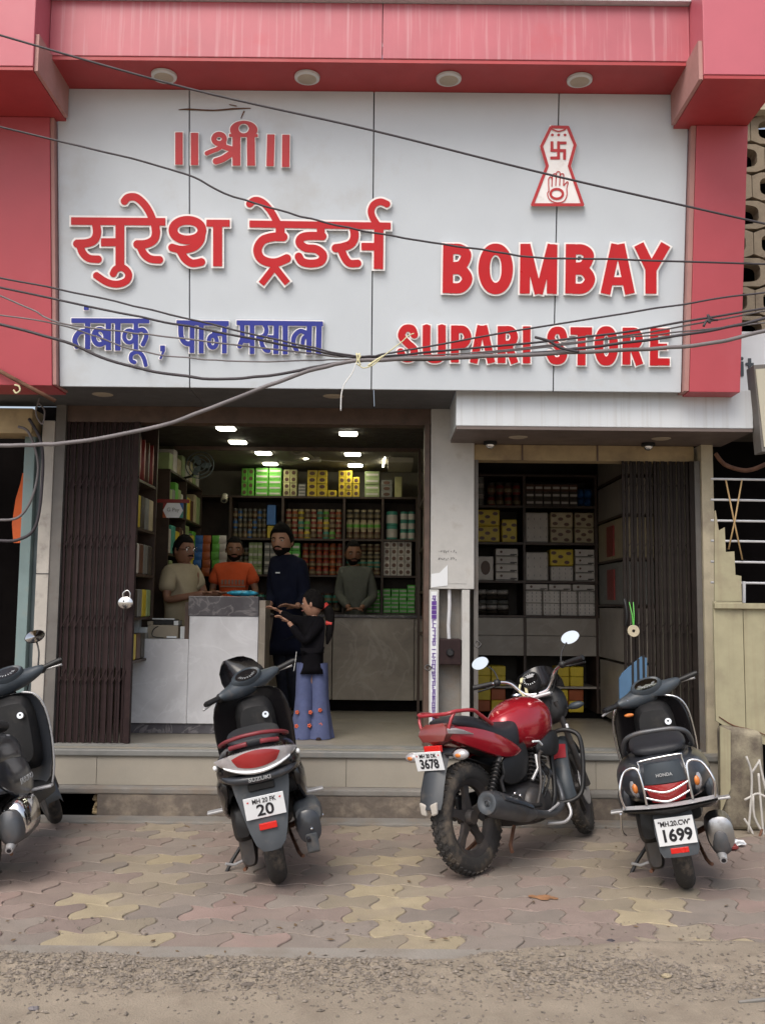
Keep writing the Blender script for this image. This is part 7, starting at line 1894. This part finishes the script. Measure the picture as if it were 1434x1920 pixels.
# frame, swing arm, shocks
for s_ in (-1, 1):
    tubep(t, 'swing_arm', [(0, s_*.095, .305), (.45, s_*.10, .36)], .022, 'black_plastic', sub=1)
    tubep(t, 'shock_absorber', [(.02, s_*.125, .34), (.22, s_*.125, .62)], .016, 'engine_metal', sub=1)
    sp = MB()
    for k in range(11): sp.lathe([(.024, -.006), (.030, 0), (.024, .006), (.020, 0)], 12, Matrix.Translation((.05+.0135*k, s_*.125, .385+.019*k)) @ Matrix.Rotation(R(35), 4, 'Y'), close=True)
    kind(add(sp, 'shock_spring', 'black_plastic', smooth=60), 'stuff')
    tubep(t, 'frame_tube', [(.96, s_*.03, .80), (.90, s_*.07, .60), (.82, s_*.10, .30), (.62, s_*.11, .20), (.40, s_*.12, .24)], .016, 'black_plastic')
    tubep(t, 'fork_leg', [tuple(ST @ V(q)) for q in ((1.27, s_*.085, .295), (1.16, s_*.085, .53), (1.03, s_*.085, .86))], [.024, .022, .017], 'silver_paint' if s_ > 0 else 'engine_metal', sub=1)
    # foot pegs and stand
    tubep(t, 'foot_peg', [(.42, s_*.13, .30), (.42, s_*.235, .305)], .013, 'black_plastic', sub=1)
    tubep(t, 'pillion_peg', [(.20, s_*.14, .36), (.19, s_*.22, .37)], .011, 'black_plastic', sub=1)
    tubep(t, 'crash_guard', [(.93, s_*.05, .66), (.95, s_*.12, .69), (.97, s_*.19, .685), (.98, s_*.245, .64), (.97, s_*.255, .52), (.94, s_*.25, .38), (.91, s_*.235, .30), (.86, s_*.19, .265), (.82, s_*.10, .26)], .0145, 'black_plastic')
# engine
eb = add(MB().loft([sring(x, a, z0, z1, 4) for x, a, z0, z1 in ((.34, .09, .24, .38), (.40, .125, .19, .42), (.60, .13, .17, .42), (.74, .12, .18, .38), (.80, .07, .22, .34))]), 'crankcase', 'engine_metal', smooth=45)
for s_ in (-1, 1):
    add(MB().lathe([(.001, .035), (.075, .035), (.095, .02), (.10, 0)], 26, Matrix.Translation((.52, s_*.125, .30)) @ Matrix.Rotation(R(90 if s_ < 0 else -90), 4, 'X')), 'engine_cover', 'engine_metal', eb, smooth=40)
for k in range(8):
    add(MB().box(-.085, .085, -.085, .085, -.004, .004, Matrix.Translation((.685+.008*k, 0, .415+.024*k)) @ Matrix.Rotation(R(18), 4, 'Y')), 'cooling_fin', 'engine_metal', eb)
add(MB().box(-.062, .062, -.065, .065, -.02, .17, Matrix.Translation((.685, 0, .41)) @ Matrix.Rotation(R(18), 4, 'Y')), 'cylinder', 'engine_metal', eb, bevel=.01)
add(MB().box(-.075, .075, -.075, .075, 0, .045, Matrix.Translation((.745, 0, .60)) @ Matrix.Rotation(R(18), 4, 'Y')), 'cylinder_head', 'engine_metal', eb, bevel=.012)
add(MB().box(.40, .62, -.06, .06, .42, .56), 'carburettor', 'black_plastic', eb, bevel=.03)
add(MB().tube([(.5, -.15, .44), (.56, -.165, .50), (.58, -.15, .58)], .010, 8), 'kick_lever', 'silver_paint', smooth=60)
tubep(t, 'kick_starter', [(.50, -.165, .30), (.53, -.19, .42), (.56, -.18, .56), (.57, -.20, .60)], [.010, .009, .009, .012], 'engine_metal', sub=4)
tubep(t, 'brake_pedal', [(.42, -.16, .27), (.55, -.175, .24), (.66, -.185, .26), (.70, -.19, .275)], .008, 'silver_paint', sub=4)
tubep(t, 'engine_guard_pipe', [(.62, -.14, .17), (.72, -.20, .16), (.78, -.22, .20), (.80, -.20, .26)], .010, 'silver_paint', sub=4)
for k, q in enumerate(((.60, -.13, .52), (.66, -.12, .50), (.56, -.135, .48), (.70, -.11, .53))):
    tubep(t, 'hose', [q, (q[0]+.05, q[1]-.02, q[2]-.08), (q[0]-.02, q[1]-.01, q[2]-.18)], .006, 'black_plastic' if k % 2 else 'grey_plastic', sub=4)
add(MB().tube([(.56, -.155, .66), (.62, -.16, .655), (.66, -.155, .63)], .007, 8), 'choke_cable', 'plate_white', smooth=60)
# exhaust
tubep(t, 'exhaust_pipe', [(.80, -.04, .50), (.88, -.09, .40), (.86, -.13, .27), (.72, -.155, .225), (.54, -.17, .235), (.38, -.185, .265)], [.018, .019, .020, .022, .024, .030], 'exhaust_grey')
mf = add(MB().loft([[(x, y+r_*1.0*math.cos(q), z+r_*1.08*math.sin(q)) for q in [2*math.pi*k/20 for k in range(20)]] for x, y, z, r_ in ((.40, -.185, .26, .030), (.32, -.192, .28, .050), (.22, -.20, .305, .060), (.05, -.212, .35, .065), (-.08, -.22, .385, .066), (-.115, -.222, .394, .061))]), 'muffler', 'exhaust_grey', smooth=60)
CM = Matrix.Translation((-.112, -.222, .3935)) @ Matrix.Rotation(R(-80), 4, 'Y')
add(MB().lathe([(.061, 0), (.060, .012), (.046, .016), (.030, .006), (.020, .003), (.0145, .010), (.013, -.01)], 24, CM), 'muffler_cap', 'grey_plastic', mf, smooth=50)
add(MB().lathe([(.001, .002), (.0132, .002)], 12, CM), 'muffler_hole', 'print_black', mf)
add(MB().loft([[(x, y-r_*math.cos(q), z+r_*1.08*math.sin(q)) for q in [R(d) for d in range(20, 131, 11)]] + [(x, y-(r_-.006)*math.cos(q), z+(r_-.006)*1.08*math.sin(q)) for q in [R(d) for d in range(130, 19, -11)]] for x, y, z, r_ in ((.33, -.192, .278, .056), (.22, -.20, .305, .067), (.05, -.212, .35, .072), (-.03, -.217, .372, .073))]), 'heat_shield', 'charcoal_gloss', mf, smooth=50)
for q in ((.14, -.245, .41), (.20, -.24, .39)): add(MB().ball(q, (.012, .008, .010), 10, 6), 'bolt', 'chrome', mf, smooth=180)
tubep(t, 'muffler_bracket', [(.10, -.20, .42), (.16, -.15, .48), (.20, -.14, .50)], .010, 'black_plastic', sub=1)
add(MB().box(.03, .33, .075, .105, .26, .42), 'chain_cover', 'black_plastic', bevel=.02)
tubep(t, 'side_stand', [(.50, .14, .20), (.44, .24, .10), (.42, .30, .035)], .012, 'rust', sub=1)
for s_ in (-1, 1): tubep(t, 'centre_stand', [(.34, s_*.08, .20), (.20, s_*.13, .12), (.16, s_*.16, .09)], .011, 'rust', sub=1)
add(MB().loft([[(x, -.045, z), (x, .045, z), (x+.05, .045, z-.01), (x+.05, -.045, z-.01)] for x, z in ((-.03, .64), (.1, .60), (.25, .55), (.32, .40))]), 'inner_mudguard', 'black_plastic', smooth=50)
# front end
fg = add(MB().loft([[(1.27-r_*math.cos(a), y, .295+r_*math.sin(a)) for y, r_ in ((-.062, .315), (-.05, .335), (0, .345), (.05, .335), (.062, .315), (.05, .327), (0, .336), (-.05, .327))] for a in [R(d) for d in range(-8, 150, 10)]]), 'front_fender', 'slate_plastic', M=ST, smooth=50)
add(MB().loft([[(1.27-r_*math.cos(a), y, .295+r_*math.sin(a)) for y, r_ in ((-.055, .337), (0, .352), (.055, .337), (0, .346))] for a in [R(d) for d in range(38, 66, 7)]]), 'fender_patch', 'rail_red', fg, M=ST, smooth=50)
add(MB().loft([sring(x, a, z0, z1, 2.4) for x, a, z0, z1 in ((1.02, .10, .74, .90), (1.06, .14, .72, .97), (1.14, .15, .72, .99), (1.22, .11, .74, .98), (1.27, .06, .78, .92))]), 'headlight_cowl', 'black_plastic', M=ST, smooth=60, sub=1)
add(MB().ball((1.255, 0, .85), (.045, .085, .075), 16, 10), 'headlight', 'lens_clear', M=ST, smooth=180)
vz = MB().loft([[(1.09+.08*s2-.11*u*u, .18*u*(1-.35*s2*s2), .97+.15*s2-.04*u*u) for u in [-1+2*k/10 for k in range(11)]] + [(1.10+.08*s2-.11*u*u, .18*u*(1-.35*s2*s2), .97+.15*s2-.04*u*u) for u in [1-2*k/10 for k in range(11)]] for s2 in (0, .4, .8, 1.0)])
add(vz, 'visor', 'black_gloss', M=ST, smooth=60)
for c_, r_ in (((1.0, .03, 1.035), .052),):
    PM = ST @ Matrix.Translation(c_) @ Matrix.Rotation(R(-50), 4, 'Y') @ Matrix.Diagonal((1.15, 1.15, 1, 1))
    sp_ = add(MB().lathe([(.001, .003), (.044, .003), (.046, .010), (.052, .014), (.055, .004), (.052, -.05)], 26, PM), 'speedometer', 'black_plastic', smooth=40)
    add(MB().lathe([(.001, .006), (.046, .006)], 26, PM), 'dial_face', 'black_gloss', sp_)
    mk = MB()
    for a in range(-40, 221, 20): mk.box(.032, .042, -.0015, .0015, .0066, .0076, PM @ Matrix.Rotation(R(a), 4, 'Z'))
    kind(add(mk, 'dial_marks', 'plate_white', sp_), 'stuff')
    add(MB().box(.012, .034, -.02, .02, .0066, .0076, PM), 'display', 'silver_paint', sp_)
add(MB().box(.93, 1.02, -.09, .09, .905, .93), 'fork_crown', 'silver_paint', M=ST, bevel=.012)
for s_ in (-1, 1):
    tubep(t, 'handlebar', [tuple(ST @ V(q)) for q in ((.97, s_*.01, .935), (.965, s_*.07, .945), (.955, s_*.115, .99), (.94, s_*.15, 1.04), (.91, s_*.20, 1.065), (.87, s_*.26, 1.07))], .0115, 'chrome')
    tubep(t, 'grip', [tuple(ST @ V(q)) for q in ((.87, s_*.255, 1.07), (.82, s_*.375, 1.072))], [.0165, .0175], 'black_plastic', sub=1)
    add(MB().ball((.885, s_*.225, 1.068), (.026, .026, .024), 12, 8), 'switch_block', 'black_plastic', M=ST, smooth=180)
    tubep(t, 'brake_lever', [tuple(ST @ V(q)) for q in ((.92, s_*.215, 1.06), (.93, s_*.27, 1.05), (.89, s_*.37, 1.045))], .0065, 'black_plastic', sub=4)
    mr = add(MB().tube([(.90, s_*.215, 1.08), (.93, s_*.235, 1.15), (.95, s_*.28, 1.20)], .0055, 8, sub=4), 'mirror_stem', 'black_plastic', M=ST, smooth=180)
    rot = Matrix.Rotation(R(-80), 4, 'Y')
    MM = ST @ Matrix.Translation((.955, s_*.315, 1.225)) @ Matrix.Rotation(R(-16), 4, 'Z') @ rot @ Matrix.Diagonal((.62, 1.0, 1, 1))
    add(MB().lathe([(.001, -.026), (.045, -.020), (.066, -.004), (.070, .006), (.064, .003)], 8, MM, ), 'mirror_shell', 'chrome' if s_ < 0 else 'black_plastic', mr, smooth=50, sub=1)
    add(MB().lathe([(.001, .010), (.066, .0095), (.067, .004)], 20, MM), 'mirror_glass', 'mirror_glass', mr)
    add(MB().tube([(1.10, s_*.10, .80), (1.10, s_*.155, .80)], .008, 8), 'indicator_stem', 'black_plastic', M=ST)
    add(MB().ball((1.10, s_*.195, .805), (.026, .055, .024), 12, 8), 'front_indicator', 'slate_plastic', M=ST, smooth=180)
add(MB().box(1.045, 1.075, -.115, -.10, .66, .705), 'side_reflector', 'plate_white', M=ST, bevel=.004)
for s_, dz in ((1, 0), (-1, .02), (1, .03)):
    tubep(t, 'control_cable', [tuple(ST @ V(q)) for q in ((.91, s_*.20, 1.06), (1.02, s_*.16, 1.03+dz), (1.05, s_*.08, .92), (.98, s_*.03, .80))], .0045, 'black_plastic')
rb_ = thing('yellow_ribbon', 'yellow ribbon tied beside the speedometer of the red motorcycle', 'ribbon', P(965, 1285, 6.0))
c = Matrix.Translation((.536, 5.541, .004)) @ Matrix.Rotation(R(51), 4, 'Z') @ Matrix.Rotation(R(-9), 4, 'X')
def L2W(q): return c @ ST @ V(q)
MB().tube([L2W((.975, .09, 1.03)), L2W((1.0, .085, 1.055)), L2W((1.02, .075, 1.04)), L2W((.985, .07, .99)), L2W((.98, .075, .95))], .010, 6, sub=4, flat=(0, 0, 1)).build('ribbon_loop', MT['string_cream'], rb_, smooth=60)
MB().tube([L2W((.975, .10, 1.02)), L2W((.95, .11, .98)), L2W((.955, .09, .94))], .008, 6, sub=4).build('ribbon_end', MT['string_cream'], rb_, smooth=60)
